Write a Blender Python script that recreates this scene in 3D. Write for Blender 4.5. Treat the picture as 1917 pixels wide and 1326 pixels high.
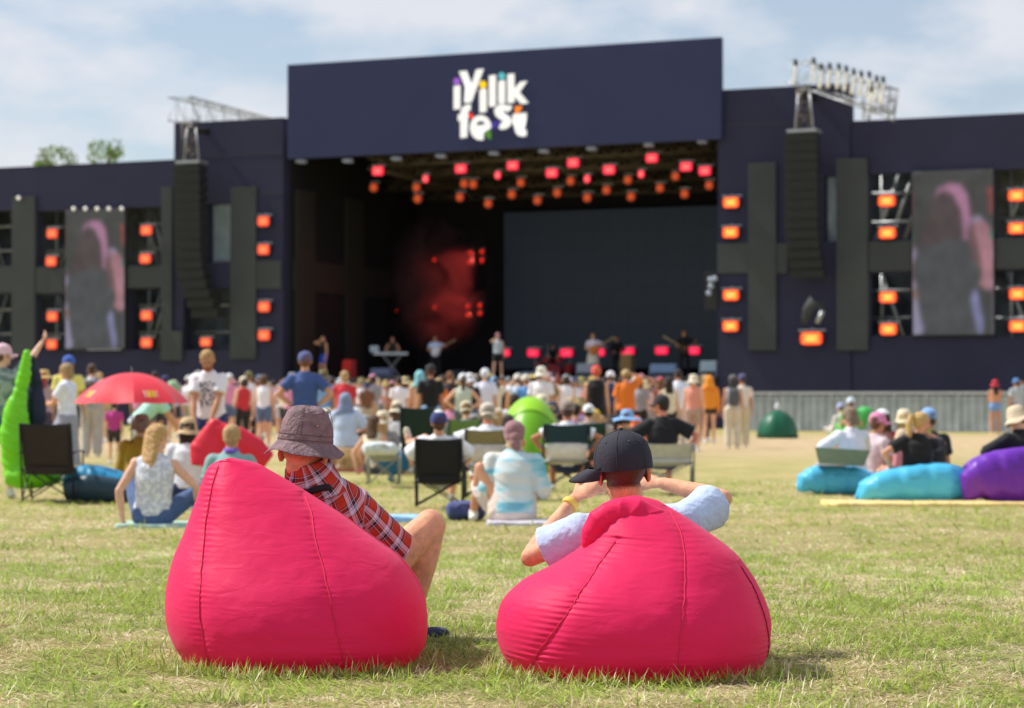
import bpy, bmesh, math, random
import numpy as np
from mathutils import Vector, Matrix
random.seed(7); rng = np.random.default_rng(11)
scene = bpy.context.scene
for o in list(bpy.data.objects): bpy.data.objects.remove(o, do_unlink=True)
COL = scene.collection
PI = math.pi
# ------------------------------------------------------------------ camera, sky, sun, exposure
FPX = 4280.0; CAMH = 1.155; PITCH = math.atan(82.0/FPX)
cd = bpy.data.cameras.new('camera'); cam = bpy.data.objects.new('camera', cd); COL.objects.link(cam)
cam.location = (0, 0, CAMH); cam.rotation_euler = (PI/2 + PITCH, 0, 0)
cd.sensor_width = 36.0; cd.lens = FPX/1917*36.0; cd.clip_start = 0.1; cd.clip_end = 6000
cd.dof.use_dof = True; cd.dof.focus_distance = 8.35; cd.dof.aperture_fstop = 4.0; cd.dof.aperture_blades = 0
scene.camera = cam
SUN_EL = math.radians(50); SUN_AZ = math.radians(20)      # from the left, a touch beyond the camera's side line
sd = Vector((-math.cos(SUN_EL)*math.cos(SUN_AZ), math.cos(SUN_EL)*math.sin(SUN_AZ), math.sin(SUN_EL)))
w = bpy.data.worlds.new('World'); scene.world = w; w.use_nodes = True
nt = w.node_tree; N = nt.nodes; LK = nt.links
bg = N['Background']; bg.inputs['Strength'].default_value = 0.12
sky = N.new('ShaderNodeTexSky'); sky.sky_type = 'NISHITA'; sky.sun_disc = False
sky.sun_elevation = SUN_EL; sky.sun_rotation = math.atan2(sd.x, sd.y)
sky.air_density = 1.0; sky.dust_density = 0.6; sky.ozone_density = 1.5
tc = N.new('ShaderNodeTexCoord'); mp = N.new('ShaderNodeMapping'); mp.inputs['Scale'].default_value = (1, 1, 2.3)
mp.inputs['Location'].default_value = (3.1, 0.4, 1.7)
n1 = N.new('ShaderNodeTexNoise'); n1.inputs['Scale'].default_value = 12; n1.inputs['Detail'].default_value = 7; n1.inputs['Roughness'].default_value = 0.52
rmp = N.new('ShaderNodeValToRGB'); rmp.color_ramp.elements[0].position = 0.40; rmp.color_ramp.elements[1].position = 0.60
rmp.color_ramp.elements[0].color = (0.38, 0.38, 0.38, 1); rmp.color_ramp.elements[1].color = (0.95, 0.95, 0.95, 1)
mx = N.new('ShaderNodeMixRGB'); mx.inputs['Color2'].default_value = (5.2, 5.35, 5.75, 1)
LK.new(tc.outputs['Generated'], mp.inputs['Vector']); LK.new(mp.outputs['Vector'], n1.inputs['Vector'])
LK.new(n1.outputs['Fac'], rmp.inputs['Fac']); LK.new(rmp.outputs['Color'], mx.inputs['Fac'])
hs = N.new('ShaderNodeHueSaturation'); hs.inputs['Saturation'].default_value = 1.15; hs.inputs['Value'].default_value = 0.76
LK.new(sky.outputs['Color'], hs.inputs['Color'])
LK.new(hs.outputs['Color'], mx.inputs['Color1']); LK.new(mx.outputs['Color'], bg.inputs['Color'])
sl = bpy.data.lights.new('sun', 'SUN'); so = bpy.data.objects.new('sun', sl); COL.objects.link(so)
sl.energy = 4.2; sl.angle = math.radians(0.5); sl.color = (1.0, 0.955, 0.88)
so.rotation_euler = sd.to_track_quat('Z', 'Y').to_euler(); so.location = (-40, 0, 50)
scene.view_settings.view_transform = 'Standard'; scene.view_settings.look = 'None'
scene.view_settings.exposure = 0.33; scene.view_settings.gamma = 1.0; scene.view_settings.use_curve_mapping = False
scene.render.engine = 'CYCLES'
scene.cycles.max_bounces = 8; scene.cycles.transparent_max_bounces = 8

# ------------------------------------------------------------------ geometry helpers
cp, sp_ = math.cos(PITCH), math.sin(PITCH)
def ray(px, py):
    x = (px-958.5)/FPX; y = (663.0-py)/FPX
    v = Vector((x, cp - y*sp_, sp_ + y*cp)); return v/v.y
def P(px, py, d): r = ray(px, py); return Vector((r.x*d, d, CAMH + r.z*d))
def dist_for(py, z=0.0): return (z-CAMH)/ray(958, py).z
def gz(y):
    t = np.clip((19.0-y)/10.0, 0, 1); return 0.2*t*t*(3-2*t)
def G(px, d): r = ray(px, 700); return Vector((r.x*d, d, float(gz(d))))

MATS = {}
def lin(c):
    return tuple(((v/255)/12.92 if v/255 <= 0.04045 else ((v/255+0.055)/1.055)**2.4) for v in c)
def mat(name, col, rough=0.7, metal=0.0, var=0.12, vscale=8.0, bump=0.0, bscale=60.0, emit=0.0, spec=0.4, coat=0.0, sss=0.0, trans=0.0, sheen=0.0):
    if name in MATS: return MATS[name]
    m = bpy.data.materials.new(name); m.use_nodes = True; MATS[name] = m
    n = m.node_tree.nodes; l = m.node_tree.links; b = n['Principled BSDF']
    b.inputs['Roughness'].default_value = rough; b.inputs['Metallic'].default_value = metal
    b.inputs['Specular IOR Level'].default_value = spec
    if coat: b.inputs['Coat Weight'].default_value = coat
    if sheen: b.inputs['Sheen Weight'].default_value = sheen
    if sss:
        b.inputs['Subsurface Weight'].default_value = sss; b.inputs['Subsurface Radius'].default_value = (0.5, 0.2, 0.1)
        b.inputs['Subsurface Scale'].default_value = 0.02
    t = n.new('ShaderNodeTexCoord')
    ns = n.new('ShaderNodeTexNoise'); ns.inputs['Scale'].default_value = vscale; ns.inputs['Detail'].default_value = 4
    l.new(t.outputs['Object'], ns.inputs['Vector'])
    r = n.new('ShaderNodeValToRGB'); r.color_ramp.elements[0].position = 0.3; r.color_ramp.elements[1].position = 0.7
    r.color_ramp.elements[0].color = tuple(max(0, c*(1-var)) for c in col)+(1,)
    r.color_ramp.elements[1].color = tuple(min(1, c*(1+var)) for c in col)+(1,)
    l.new(ns.outputs['Fac'], r.inputs['Fac']); l.new(r.outputs['Color'], b.inputs['Base Color'])
    if bump:
        n2 = n.new('ShaderNodeTexNoise'); n2.inputs['Scale'].default_value = bscale; n2.inputs['Detail'].default_value = 5
        l.new(t.outputs['Object'], n2.inputs['Vector'])
        bp = n.new('ShaderNodeBump'); bp.inputs['Strength'].default_value = bump; bp.inputs['Distance'].default_value = 0.02
        l.new(n2.outputs['Fac'], bp.inputs['Height']); l.new(bp.outputs['Normal'], b.inputs['Normal'])
    if emit:
        b.inputs['Emission Color'].default_value = tuple(col)+(1,); b.inputs['Emission Strength'].default_value = emit
    if trans:
        tr = n.new('ShaderNodeBsdfTranslucent'); tr.inputs['Color'].default_value = tuple(col)+(1,)
        mxx = n.new('ShaderNodeMixShader'); mxx.inputs[0].default_value = trans
        out = n['Material Output']; l.new(b.outputs[0], mxx.inputs[1]); l.new(tr.outputs[0], mxx.inputs[2]); l.new(mxx.outputs[0], out.inputs['Surface'])
    return m
def cloth(rgb, kind='cloth'):
    nm = '%s_%d_%d_%d' % (kind, *[int(c) for c in rgb])
    c = lin(rgb)
    if kind == 'skin': return mat(nm, c, 0.55, var=0.12, vscale=25, bump=0.10, bscale=300, sss=0.08)
    if kind == 'hair': return mat(nm, c, 0.5, var=0.45, vscale=70, bump=0.9, bscale=130)
    if kind == 'nylon': return mat(nm, c, 0.42, var=0.06, vscale=3, bump=0.12, bscale=25, trans=0.12)
    return mat(nm, c, 0.85, var=0.10, vscale=12, bump=0.35, bscale=28, sheen=0.15)

def link(o, parent=None):
    COL.objects.link(o)
    if parent is not None: o.parent = parent
    return o
def mobj(name, me, m=None, parent=None, loc=None, mtx=None, smooth=None):
    o = bpy.data.objects.new(name, me); link(o, parent)
    if len(me.materials) == 0: me.materials.append(None)
    if m is not None:
        o.material_slots[0].link = 'OBJECT'; o.material_slots[0].material = m
    if loc is not None: o.location = loc
    if mtx is not None: o.matrix_basis = mtx
    return o
def empty(name, loc=(0,0,0), rz=0.0, s=1.0):
    o = bpy.data.objects.new(name, None); COL.objects.link(o); o.location = loc; o.rotation_euler = (0,0,rz); o.scale = (s,s,s)
    o.empty_display_size = 0.1
    return o
def tag(o, label=None, cat=None, group=None, kind=None):
    if label: o['label'] = label
    if cat: o['category'] = cat
    if group: o['group'] = group
    if kind: o['kind'] = kind
    return o

class Sh:
    """collects closed shells"""
    def __init__(s): s.v = []; s.f = []; s.n = 0
    def add(s, v, f):
        s.v.append(np.asarray(v, float)); s.f += [tuple(i+s.n for i in q) for q in f]; s.n += len(v); return s
    def rings(s, R, closed=True):
        # R: list of (n,3) rings; caps with centre points
        n = len(R[0]); V = np.concatenate([np.asarray(r) for r in R]); F = []
        for k in range(len(R)-1):
            a = k*n; b = a+n
            for i in range(n): j = (i+1) % n; F.append((a+i, a+j, b+j, b+i))
        if closed:
            c0 = len(V); V = np.vstack([V, np.mean(R[0], 0), np.mean(R[-1], 0)]); e = (len(R)-1)*n
            for i in range(n):
                j = (i+1) % n; F.append((c0, j, i)); F.append((c0+1, e+i, e+j))
        return s.add(V, F)
    def ell(s, c, r, M=None, n=14, m=9):
        M = np.array(M) if M is not None else np.eye(3); R = []
        r = np.array(r if hasattr(r, '__len__') else (r,r,r), float)
        for k in range(m):
            ph = -PI/2 + PI*(k+0.5)/m if False else -PI/2+PI*(k+0.35)/(m-0.3)
            a = np.arange(n)*2*PI/n
            p = np.stack([np.cos(a)*math.cos(ph), np.sin(a)*math.cos(ph), np.full(n, math.sin(ph))], 1)*r
            R.append(p@M.T + np.array(c))
        return s.rings(R)
    def cap(s, p, q, r1, r2, n=12, flat=None, fl=1.0):
        p = Vector(p); q = Vector(q); d = (q-p); L = d.length
        if L < 1e-6: d = Vector((0,0,1)); L = 1e-6
        d = d/L if L > 0 else d
        x = Vector(flat) if flat is not None else (Vector((1,0,0)) if abs(d.x) < 0.8 else Vector((0,1,0)))
        x = (x - d*x.dot(d)).normalized(); y = d.cross(x); a = np.arange(n)*2*PI/n; R = []
        seq = [(-1, .15), (-.8, .6), (-.45, .9), (0, 1)]
        prof = [(c*r1, w_*r1) for c, w_ in seq] + [(L+(-c)*r2, w_*r2) for c, w_ in reversed(seq)]
        xx, yy, dd, pp = map(np.array, (x, y, d, p))
        for h, r in prof:
            R.append(pp + dd*h + np.outer(np.cos(a)*r, xx) + np.outer(np.sin(a)*r*fl, yy))
        return s.rings(R)
    def loft(s, C, A, B, lat, n=20, closed=True, e=1.0):
        C = [np.array(c, float) for c in C]; a = np.arange(n)*2*PI/n; R = []
        for k in range(len(C)):
            t = C[min(k+1, len(C)-1)] - C[max(k-1, 0)]; t = t/np.linalg.norm(t)
            la = np.array(lat[k] if isinstance(lat, list) else lat, float)
            x = la - t*la.dot(t); x /= np.linalg.norm(x); y = np.cross(t, x)
            ca = np.sign(np.cos(a))*np.abs(np.cos(a))**e; sa = np.sign(np.sin(a))*np.abs(np.sin(a))**e
            R.append(C[k] + np.outer(ca*A[k], x) + np.outer(sa*B[k], y))
        return s.rings(R, closed)
    def box(s, x0, x1, y0, y1, z0, z1):
        V = [(x0,y0,z0),(x1,y0,z0),(x1,y1,z0),(x0,y1,z0),(x0,y0,z1),(x1,y0,z1),(x1,y1,z1),(x0,y1,z1)]
        return s.add(V, [(0,3,2,1),(4,5,6,7),(0,1,5,4),(1,2,6,5),(2,3,7,6),(3,0,4,7)])
    def tube(s, pts, r, n=8, closed=True):
        pts = [Vector(p) for p in pts]; R = []; a = np.arange(n)*2*PI/n; prev = None
        for k, p in enumerate(pts):
            t = (pts[min(k+1, len(pts)-1)] - pts[max(k-1, 0)]).normalized()
            x = prev if prev is not None else (Vector((1,0,0)) if abs(t.x) < 0.8 else Vector((0,1,0)))
            x = (x - t*x.dot(t)).normalized(); prev = x; y = t.cross(x)
            rr = r[k] if hasattr(r, '__len__') else r
            R.append(np.array(p) + np.outer(np.cos(a)*rr, np.array(x)) + np.outer(np.sin(a)*rr, np.array(y)))
        return s.rings(R, closed)
    def lathe(s, prof, n=32, wob=None, closed=False):
        a = np.arange(n)*2*PI/n; R = []
        for r, z in prof: R.append(np.stack([np.cos(a)*r, np.sin(a)*r, np.full(n, z)], 1))
        return s.rings(R, closed)
    def mesh(s, name='m', smooth=False, bevel=0.0):
        me = bpy.data.meshes.new(name); V = np.concatenate(s.v) if s.v else np.zeros((0,3))
        me.from_pydata(V.tolist(), [], s.f); me.update()
        if bevel:
            bm = bmesh.new(); bm.from_mesh(me)
            bmesh.ops.bevel(bm, geom=list(bm.edges), offset=bevel, segments=2, affect='EDGES', profile=0.6)
            bm.to_mesh(me); bm.free()
        if smooth: me.polygons.foreach_set('use_smooth', [True]*len(me.polygons))
        me.materials.append(None)
        return me
    def solid(s, name, vox=0.014, it=3, sf=0.5):
        me = s.mesh(name); o = bpy.data.objects.new('tmp', me); COL.objects.link(o)
        r = o.modifiers.new('r', 'REMESH'); r.mode = 'VOXEL'; r.voxel_size = vox; r.use_smooth_shade = True
        if it: q = o.modifiers.new('s', 'SMOOTH'); q.factor = sf; q.iterations = it
        dg = bpy.context.evaluated_depsgraph_get()
        out = bpy.data.meshes.new_from_object(o.evaluated_get(dg), preserve_all_data_layers=False, depsgraph=dg)
        bpy.data.objects.remove(o, do_unlink=True); bpy.data.meshes.remove(me)
        out.name = name; out.polygons.foreach_set('use_smooth', [True]*len(out.polygons))
        if len(out.materials) == 0: out.materials.append(None)
        return out

def vnoise(x, y, seed=0):
    xi = np.floor(x).astype(np.int64); yi = np.floor(y).astype(np.int64); fx = x-xi; fy = y-yi
    fx = fx*fx*(3-2*fx); fy = fy*fy*(3-2*fy)
    def h(a, b):
        v = np.sin((a*127.1 + b*311.7 + seed*74.7))*43758.5453; return v - np.floor(v)
    return (h(xi,yi)*(1-fx)+h(xi+1,yi)*fx)*(1-fy) + (h(xi,yi+1)*(1-fx)+h(xi+1,yi+1)*fx)*fy
def fbm(x, y, seed=0, oct=4):
    s = 0; a = 0.5
    for k in range(oct): s = s + a*vnoise(x*2**k, y*2**k, seed+k); a *= 0.5
    return s
def catmull(xs, ys, q):
    # monotone-ish smooth interpolation
    xs = np.array(xs, float); ys = np.array(ys, float); m = np.gradient(ys, xs)
    k = np.clip(np.searchsorted(xs, q)-1, 0, len(xs)-2); h = xs[k+1]-xs[k]; t = (q-xs[k])/h
    return (2*t**3-3*t**2+1)*ys[k] + (t**3-2*t**2+t)*h*m[k] + (-2*t**3+3*t**2)*ys[k+1] + (t**3-t**2)*h*m[k+1]

# ------------------------------------------------------------------ ground
def build_ground():
    xs = np.unique(np.concatenate([np.linspace(-1500, -40, 12), np.linspace(-40, 40, 81), np.linspace(40, 1500, 12)]))
    ys = np.unique(np.concatenate([np.linspace(-60, 4, 6), np.linspace(4, 32, 113), np.linspace(32, 110, 40), np.linspace(110, 4000, 14)]))
    X, Y = np.meshgrid(xs, ys); Z = gz(Y) - 0.012 + 0.02*(fbm(X*1.3, Y*1.3, 3)-0.5)*(np.abs(X) < 39)
    V = np.stack([X, Y, Z], -1).reshape(-1, 3); nx = len(xs); F = []
    for j in range(len(ys)-1):
        for i in range(nx-1): a = j*nx+i; F.append((a, a+1, a+nx+1, a+nx))
    m = bpy.data.materials.new('field_soil_and_straw'); m.use_nodes = True
    n = m.node_tree.nodes; l = m.node_tree.links; b = n['Principled BSDF']; b.inputs['Roughness'].default_value = 0.95
    b.inputs['Specular IOR Level'].default_value = 0.15
    t = n.new('ShaderNodeTexCoord')
    def noise(sc, det=5, rough=0.6, vec=None):
        q = n.new('ShaderNodeTexNoise'); q.inputs['Scale'].default_value = sc; q.inputs['Detail'].default_value = det
        q.inputs['Roughness'].default_value = rough; l.new(vec or t.outputs['Object'], q.inputs['Vector']); return q.outputs['Fac']
    def ramp(f, stops):
        r = n.new('ShaderNodeValToRGB'); e = r.color_ramp.elements
        e[0].position = stops[0][0]; e[0].color = stops[0][1]+(1,); e[1].position = stops[-1][0]; e[1].color = stops[-1][1]+(1,)
        for p_, c_ in stops[1:-1]: q = e.new(p_); q.color = c_+(1,)
        l.new(f, r.inputs['Fac']); return r.outputs['Color']
    big = ramp(noise(0.9, 7, 0.7), [(0.39, (.22,.26,.055)), (0.50, (.40,.36,.13)), (0.63, (.56,.44,.22))])
    fine = ramp(noise(14, 6, 0.7), [(0.32, (.24,.23,.08)), (0.5, (.46,.38,.17)), (0.68, (.68,.56,.33))])
    mx1 = n.new('ShaderNodeMixRGB'); mx1.inputs['Fac'].default_value = 0.42; l.new(big, mx1.inputs['Color1']); l.new(fine, mx1.inputs['Color2'])
    # trampled dry strip in front of the barrier
    sx = n.new('ShaderNodeSeparateXYZ'); l.new(t.outputs['Object'], sx.inputs[0])
    ad = n.new('ShaderNodeMath'); ad.operation = 'MULTIPLY_ADD'; ad.inputs[1].default_value = 14.0
    l.new(noise(0.12, 3), ad.inputs[0]); l.new(sx.outputs['Y'], ad.inputs[2])
    mr = ramp(ad.outputs[0], [(0.0, (0,0,0)), (1.0, (1,1,1))])
    md = n.new('ShaderNodeMapRange'); md.inputs['From Min'].default_value = 46; md.inputs['From Max'].default_value = 60; l.new(ad.outputs[0], md.inputs['Value'])
    md2 = n.new('ShaderNodeMapRange'); md2.inputs['From Min'].default_value = 82; md2.inputs['From Max'].default_value = 74; l.new(ad.outputs[0], md2.inputs['Value'])
    mu = n.new('ShaderNodeMath'); mu.operation = 'MULTIPLY'; l.new(md.outputs[0], mu.inputs[0]); l.new(md2.outputs[0], mu.inputs[1])
    mx2 = n.new('ShaderNodeMixRGB'); l.new(mu.outputs[0], mx2.inputs['Fac']); l.new(mx1.outputs[0], mx2.inputs['Color1'])
    dry = ramp(noise(3, 5), [(0.35, (.46,.35,.19)), (0.65, (.60,.46,.29))]); l.new(dry, mx2.inputs['Color2'])
    # brown thatch and soil specks close by, also painting the dark gaps between blades
    sp = ramp(noise(70, 3, 0.6), [(0.40, (.8,.8,.8)), (0.52, (0,0,0))]); mn = n.new('ShaderNodeMapRange'); mn.inputs['From Min'].default_value = 26; mn.inputs['From Max'].default_value = 17; l.new(sx.outputs['Y'], mn.inputs['Value'])
    mm = n.new('ShaderNodeMixRGB'); mm.blend_type = 'MULTIPLY'; mm.inputs['Fac'].default_value = 1; l.new(sp, mm.inputs['Color1']); l.new(mn.outputs[0], mm.inputs['Color2'])
    mx3 = n.new('ShaderNodeMixRGB'); l.new(mm.outputs[0], mx3.inputs['Fac']); l.new(mx2.outputs[0], mx3.inputs['Color1']); mx3.inputs['Color2'].default_value = (.13,.10,.045,1)
    l.new(mx3.outputs[0], b.inputs['Base Color'])
    bp = n.new('ShaderNodeBump'); bp.inputs['Strength'].default_value = 0.7; bp.inputs['Distance'].default_value = 0.05
    l.new(noise(22, 6, 0.7), bp.inputs['Height']); l.new(bp.outputs[0], b.inputs['Normal'])
    me = bpy.data.meshes.new('ground'); me.from_pydata(V.tolist(), [], F); me.polygons.foreach_set('use_smooth', [True]*len(F))
    o = mobj('ground', me, m); tag(o, kind='structure')
build_ground()

def build_grass():
    segs = []
    def zone(y0, y1, dens, wid, lmin, lmax, flat):
        ex = 0.235*y1 + 1.6; n = int((y1-y0)*2*ex*dens)
        y = rng.uniform(y0, y1, n); x = rng.uniform(-ex, ex, n); k = np.abs(x) < 0.235*y+0.5+1.1*rng.random(n)**2; x = x[k]; y = y[k]; n = len(x)
        pat = fbm(x*2.6+5, y*1.3, 21, 4) + 1.0*(fbm(x*7, y*6, 5, 3)-0.45)
        green = np.clip((pat-0.44)*4.8 + 0.31 - np.clip((y-13)/26, 0, 0.22), 0.08, 0.85)
        g = rng.random(n) < green
        ln = rng.uniform(lmin, lmax, n)*(0.7+0.6*g)*np.where(rng.random(n) < 0.03, 1.7, 1.0)
        el = np.where(g, rng.gamma(1.8, 0.13, n), rng.gamma(1.5, 0.09, n)); el = np.clip(el, 0.02, 1.2)*flat + 0.03
        az = rng.uniform(0, 2*PI, n)
        # locally combed direction, as mown swaths are
        comb = fbm(x*0.8, y*0.8, 77, 3)*2*PI*1.5; use = rng.random(n) < 0.5; az = np.where(use, comb+rng.normal(0, .5, n), az)
        cl = fbm(x*9, y*9, 31, 2); base = gz(y) - 0.008 + 0.018*np.clip(cl-0.3, 0, 1)*(rng.random(n))
        segs.append((x, y, base, ln, el, az, wid*rng.uniform(0.6, 1.3, n), g))
    zone(6.6, 11.5, 5200, 0.0036, 0.025, 0.075, 1.0)
    zone(11.5, 17, 1900, 0.0055, 0.03, 0.085, 1.0)
    zone(17, 32, 300, 0.012, 0.04, 0.10, 1.1)
    # taller tufts pressed round the bean bags and scattered
    def tufts(cx, cy, n, spread, l0, l1, w_):
        x = cx + rng.normal(0, spread, n); y = cy + rng.normal(0, spread*0.8, n)
        segs.append((x, y, gz(y)-0.004, rng.uniform(l0, l1, n), rng.uniform(0.25, 1.2, n), rng.uniform(0, 2*PI, n), np.full(n, w_), rng.random(n) < 0.7))
    for k in range(430):
        yy = rng.uniform(6.9, 16); xx = rng.uniform(-1, 1)*(0.235*yy+0.3)
        tufts(xx, yy, int(rng.integers(14, 40)), 0.03+0.03*rng.random(), 0.035, 0.09, 0.0036)
    for k in range(70):      # flat broad-leaved weeds in small rosettes
        yy = rng.uniform(7.0, 14); xx = rng.uniform(-1, 1)*(0.235*yy+0.3); n_ = int(rng.integers(6, 16)); x_ = xx+rng.normal(0, .022, n_); y_ = yy+rng.normal(0, .022, n_)
        segs.append((x_, y_, gz(y_)+0.006, rng.uniform(.02, .045, n_), rng.uniform(0.1, 0.5, n_), rng.uniform(0, 2*PI, n_), np.full(n_, .012), np.ones(n_, bool)))
    for (bx, by, ax, ay) in ((-0.78, 8.3, 0.46, 0.44), (0.45, 8.1, 0.50, 0.44)):
        for k in range(70):
            a = PI + rng.uniform(-0.2, PI+0.2); rr = 1.0+rng.normal(0.02, 0.04)
            tufts(bx+ax*rr*math.cos(a), by+ay*rr*math.sin(a), 14, 0.02, 0.03, 0.085, 0.0034)
    x, y, z, ln, el, az, wd, g = [np.concatenate(q) for q in zip(*segs)]
    n = len(x); dx = np.cos(az); dy = np.sin(az); hx = -dy*wd/2; hy = dx*wd/2
    curl = rng.uniform(-0.5, 0.15, n)
    p0 = np.stack([x, y, z], 1); h1 = ln*0.5
    p1 = p0 + np.stack([dx*np.cos(el)*h1, dy*np.cos(el)*h1, np.sin(el)*h1], 1)
    e2 = el+curl; p2 = p1 + np.stack([dx*np.cos(e2)*h1, dy*np.cos(e2)*h1, np.sin(e2)*h1], 1)
    p2[:, 2] = np.maximum(p2[:, 2], gz(p2[:, 1])-0.002)
    hw = np.stack([hx, hy, np.zeros(n)], 1)
    V = np.stack([p0-hw, p0+hw, p1+hw*0.9, p1-hw*0.9, p2], 1).reshape(-1, 3)
    i = np.arange(n)*5
    loops = np.stack([i, i+1, i+2, i+3, i+3, i+2, i+4], 1).reshape(-1)
    starts = np.stack([np.arange(n)*7, np.arange(n)*7+4], 1).reshape(-1); tot = np.tile([4, 3], n)
    me = bpy.data.meshes.new('grass'); me.vertices.add(len(V)); me.vertices.foreach_set('co', V.reshape(-1))
    me.loops.add(len(loops)); me.loops.foreach_set('vertex_index', loops.astype(np.int32))
    me.polygons.add(len(starts)); me.polygons.foreach_set('loop_start', starts.astype(np.int32)); me.polygons.foreach_set('loop_total', tot.astype(np.int32))
    me.update(calc_edges=True)
    t = rng.random(n)[:, None]**.8
    gc = np.array([.075,.165,.007])*(1-t) + np.array([.50,.66,.085])*t
    sc = np.array([.58,.43,.20])*(1-t) + np.array([.98,.90,.66])*t
    br = rng.random(n) < 0.12; sc[br] *= np.array([.62,.48,.45])
    mixg = rng.random(n) < 0.35; gc[mixg] = gc[mixg]*0.5 + np.array([.60,.56,.26])*0.5
    c = np.where(g[:, None], gc, sc); C = np.ones((n, 5, 4)); C[:, :, :3] = c[:, None, :]
    at = me.color_attributes.new('blade', 'FLOAT_COLOR', 'POINT'); at.data.foreach_set('color', C.reshape(-1))
    m = bpy.data.materials.new('grass_blades'); m.use_nodes = True; nn = m.node_tree.nodes; l = m.node_tree.links; b = nn['Principled BSDF']
    a = nn.new('ShaderNodeAttribute'); a.attribute_name = 'blade'; l.new(a.outputs['Color'], b.inputs['Base Color'])
    b.inputs['Roughness'].default_value = 0.55; b.inputs['Specular IOR Level'].default_value = 0.3
    tr = nn.new('ShaderNodeBsdfTranslucent'); l.new(a.outputs['Color'], tr.inputs['Color'])
    ms = nn.new('ShaderNodeMixShader'); ms.inputs[0].default_value = 0.3; l.new(b.outputs[0], ms.inputs[1]); l.new(tr.outputs[0], ms.inputs[2])
    l.new(ms.outputs[0], nn['Material Output'].inputs['Surface'])
    tag(mobj('mown_grass', me, m), kind='stuff')
build_grass()
# ------------------------------------------------------------------ stage frame
TH = math.atan(FPX/10122.0)                  # how far the stage front is turned, right end nearer
SD = 85.6
SO = Vector(((1350-958.5)/50.0, SD, 0)); SU = Vector((math.cos(TH), -math.sin(TH), 0)); SM = Vector((math.sin(TH), math.cos(TH), 0))
def SP(px, py, t=0.0):
    r = ray(px, py); lam = (SO.dot(SM)+t)/r.dot(SM)
    q = Vector((r.x*lam, lam, 0)) - SO
    return q.dot(SU), CAMH + r.z*lam
def SQ(px, py, t=0.0): s, z = SP(px, py, t); return (s, t, z)
def pxof(s, t):
    p = SO + SU*s + SM*t; return 958.5 + FPX*p.x/p.y
def t_for(s, px):                            # depth at which the line of sight px meets the plane s = const
    a, b = -2.0, 40.0
    for _ in range(40):
        m_ = (a+b)/2
        if (pxof(s, m_) < px): a = m_
        else: b = m_
    return a
def staged(name): return empty(name, SO, -TH)
M_wall = mat('dark_mesh_cladding', lin((46, 47, 74)), 0.85, var=0.10, vscale=0.6, bump=0.15, bscale=9)
M_fascia = mat('dark_blue_fascia_mesh', lin((49, 55, 92)), 0.85, var=0.07, vscale=0.5, bump=0.12, bscale=9)
M_panel = mat('grey_led_strip_panel', lin((62, 67, 70)), 0.7, var=0.08, vscale=1.0)
M_black = mat('black_drape', (0.010, 0.010, 0.014), 0.9, var=0.2)
M_steel = mat('truss_aluminium', (0.42, 0.44, 0.46), 0.45, metal=0.6, var=0.1)
M_dsteel = mat('shaded_truss_aluminium', (0.15, 0.125, 0.10), 0.5, metal=0.5, var=0.15)  # same truss aluminium, with shade put into a darker brown colour
M_plast = mat('black_lamp_housing', (0.015, 0.015, 0.017), 0.5)
M_sheet = mat('grey_tarpaulin', lin((205, 218, 224)), 0.7, var=0.25, vscale=2.5, bump=0.4, bscale=3, trans=.4)
M_deck = mat('stage_deck', (0.03, 0.03, 0.035), 0.7)

def wall_mesh(s0, s1, z0, z1, holes, t0, t1):
    ss = sorted({s0, s1, *[v for h in holes for v in h[:2] if s0 < v < s1]}); zs = sorted({z0, z1, *[v for h in holes for v in h[2:] if z0 < v < z1]})
    q = Sh()
    solid = {}
    for i in range(len(ss)-1):
        for j in range(len(zs)-1):
            cs = (ss[i]+ss[i+1])/2; cz = (zs[j]+zs[j+1])/2
            solid[i, j] = not any(h[0] < cs < h[1] and h[2] < cz < h[3] for h in holes)
    for (i, j), sol in solid.items():
        if not sol: continue
        a, b, c, d = ss[i], ss[i+1], zs[j], zs[j+1]
        q.add([(a,t0,c),(b,t0,c),(b,t0,d),(a,t0,d)], [(0,1,2,3)]); q.add([(a,t1,c),(b,t1,c),(b,t1,d),(a,t1,d)], [(3,2,1,0)])
        if not solid.get((i-1, j)): q.add([(a,t0,c),(a,t0,d),(a,t1,d),(a,t1,c)], [(0,1,2,3)])
        if not solid.get((i+1, j)): q.add([(b,t0,c),(b,t1,c),(b,t1,d),(b,t0,d)], [(0,1,2,3)])
        if not solid.get((i, j-1)): q.add([(a,t0,c),(a,t1,c),(b,t1,c),(b,t0,c)], [(0,1,2,3)])
        if not solid.get((i, j+1)): q.add([(a,t0,d),(b,t0,d),(b,t1,d),(a,t1,d)], [(0,1,2,3)])
    return q.mesh('wall')
def HR(x0, y0, x1, y1, t=0.0):
    s0 = SP(x0, (y0+y1)/2, t)[0]; s1 = SP(x1, (y0+y1)/2, t)[0]; z1 = SP((x0+x1)/2, y0, t)[1]; z0 = SP((x0+x1)/2, y1, t)[1]
    return (s0, s1, z0, z1)
def boxm(s0, s1, t0, t1, z0, z1, bevel=0): q = Sh(); q.box(s0, s1, t0, t1, z0, z1); return q.mesh('box', bevel=bevel)

stage = staged('festival_stage'); tag(stage, 'huge dark open-air festival stage with lettered header and side wings', 'stage')
sL = SP(-260, 500)[0]; sA = SP(327, 400)[0]; sB = SP(531, 400)[0]; sC = SP(1345, 400)[0]; sD_ = SP(1592, 200)[0]; sE = SP(2150, 500)[0]
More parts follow.
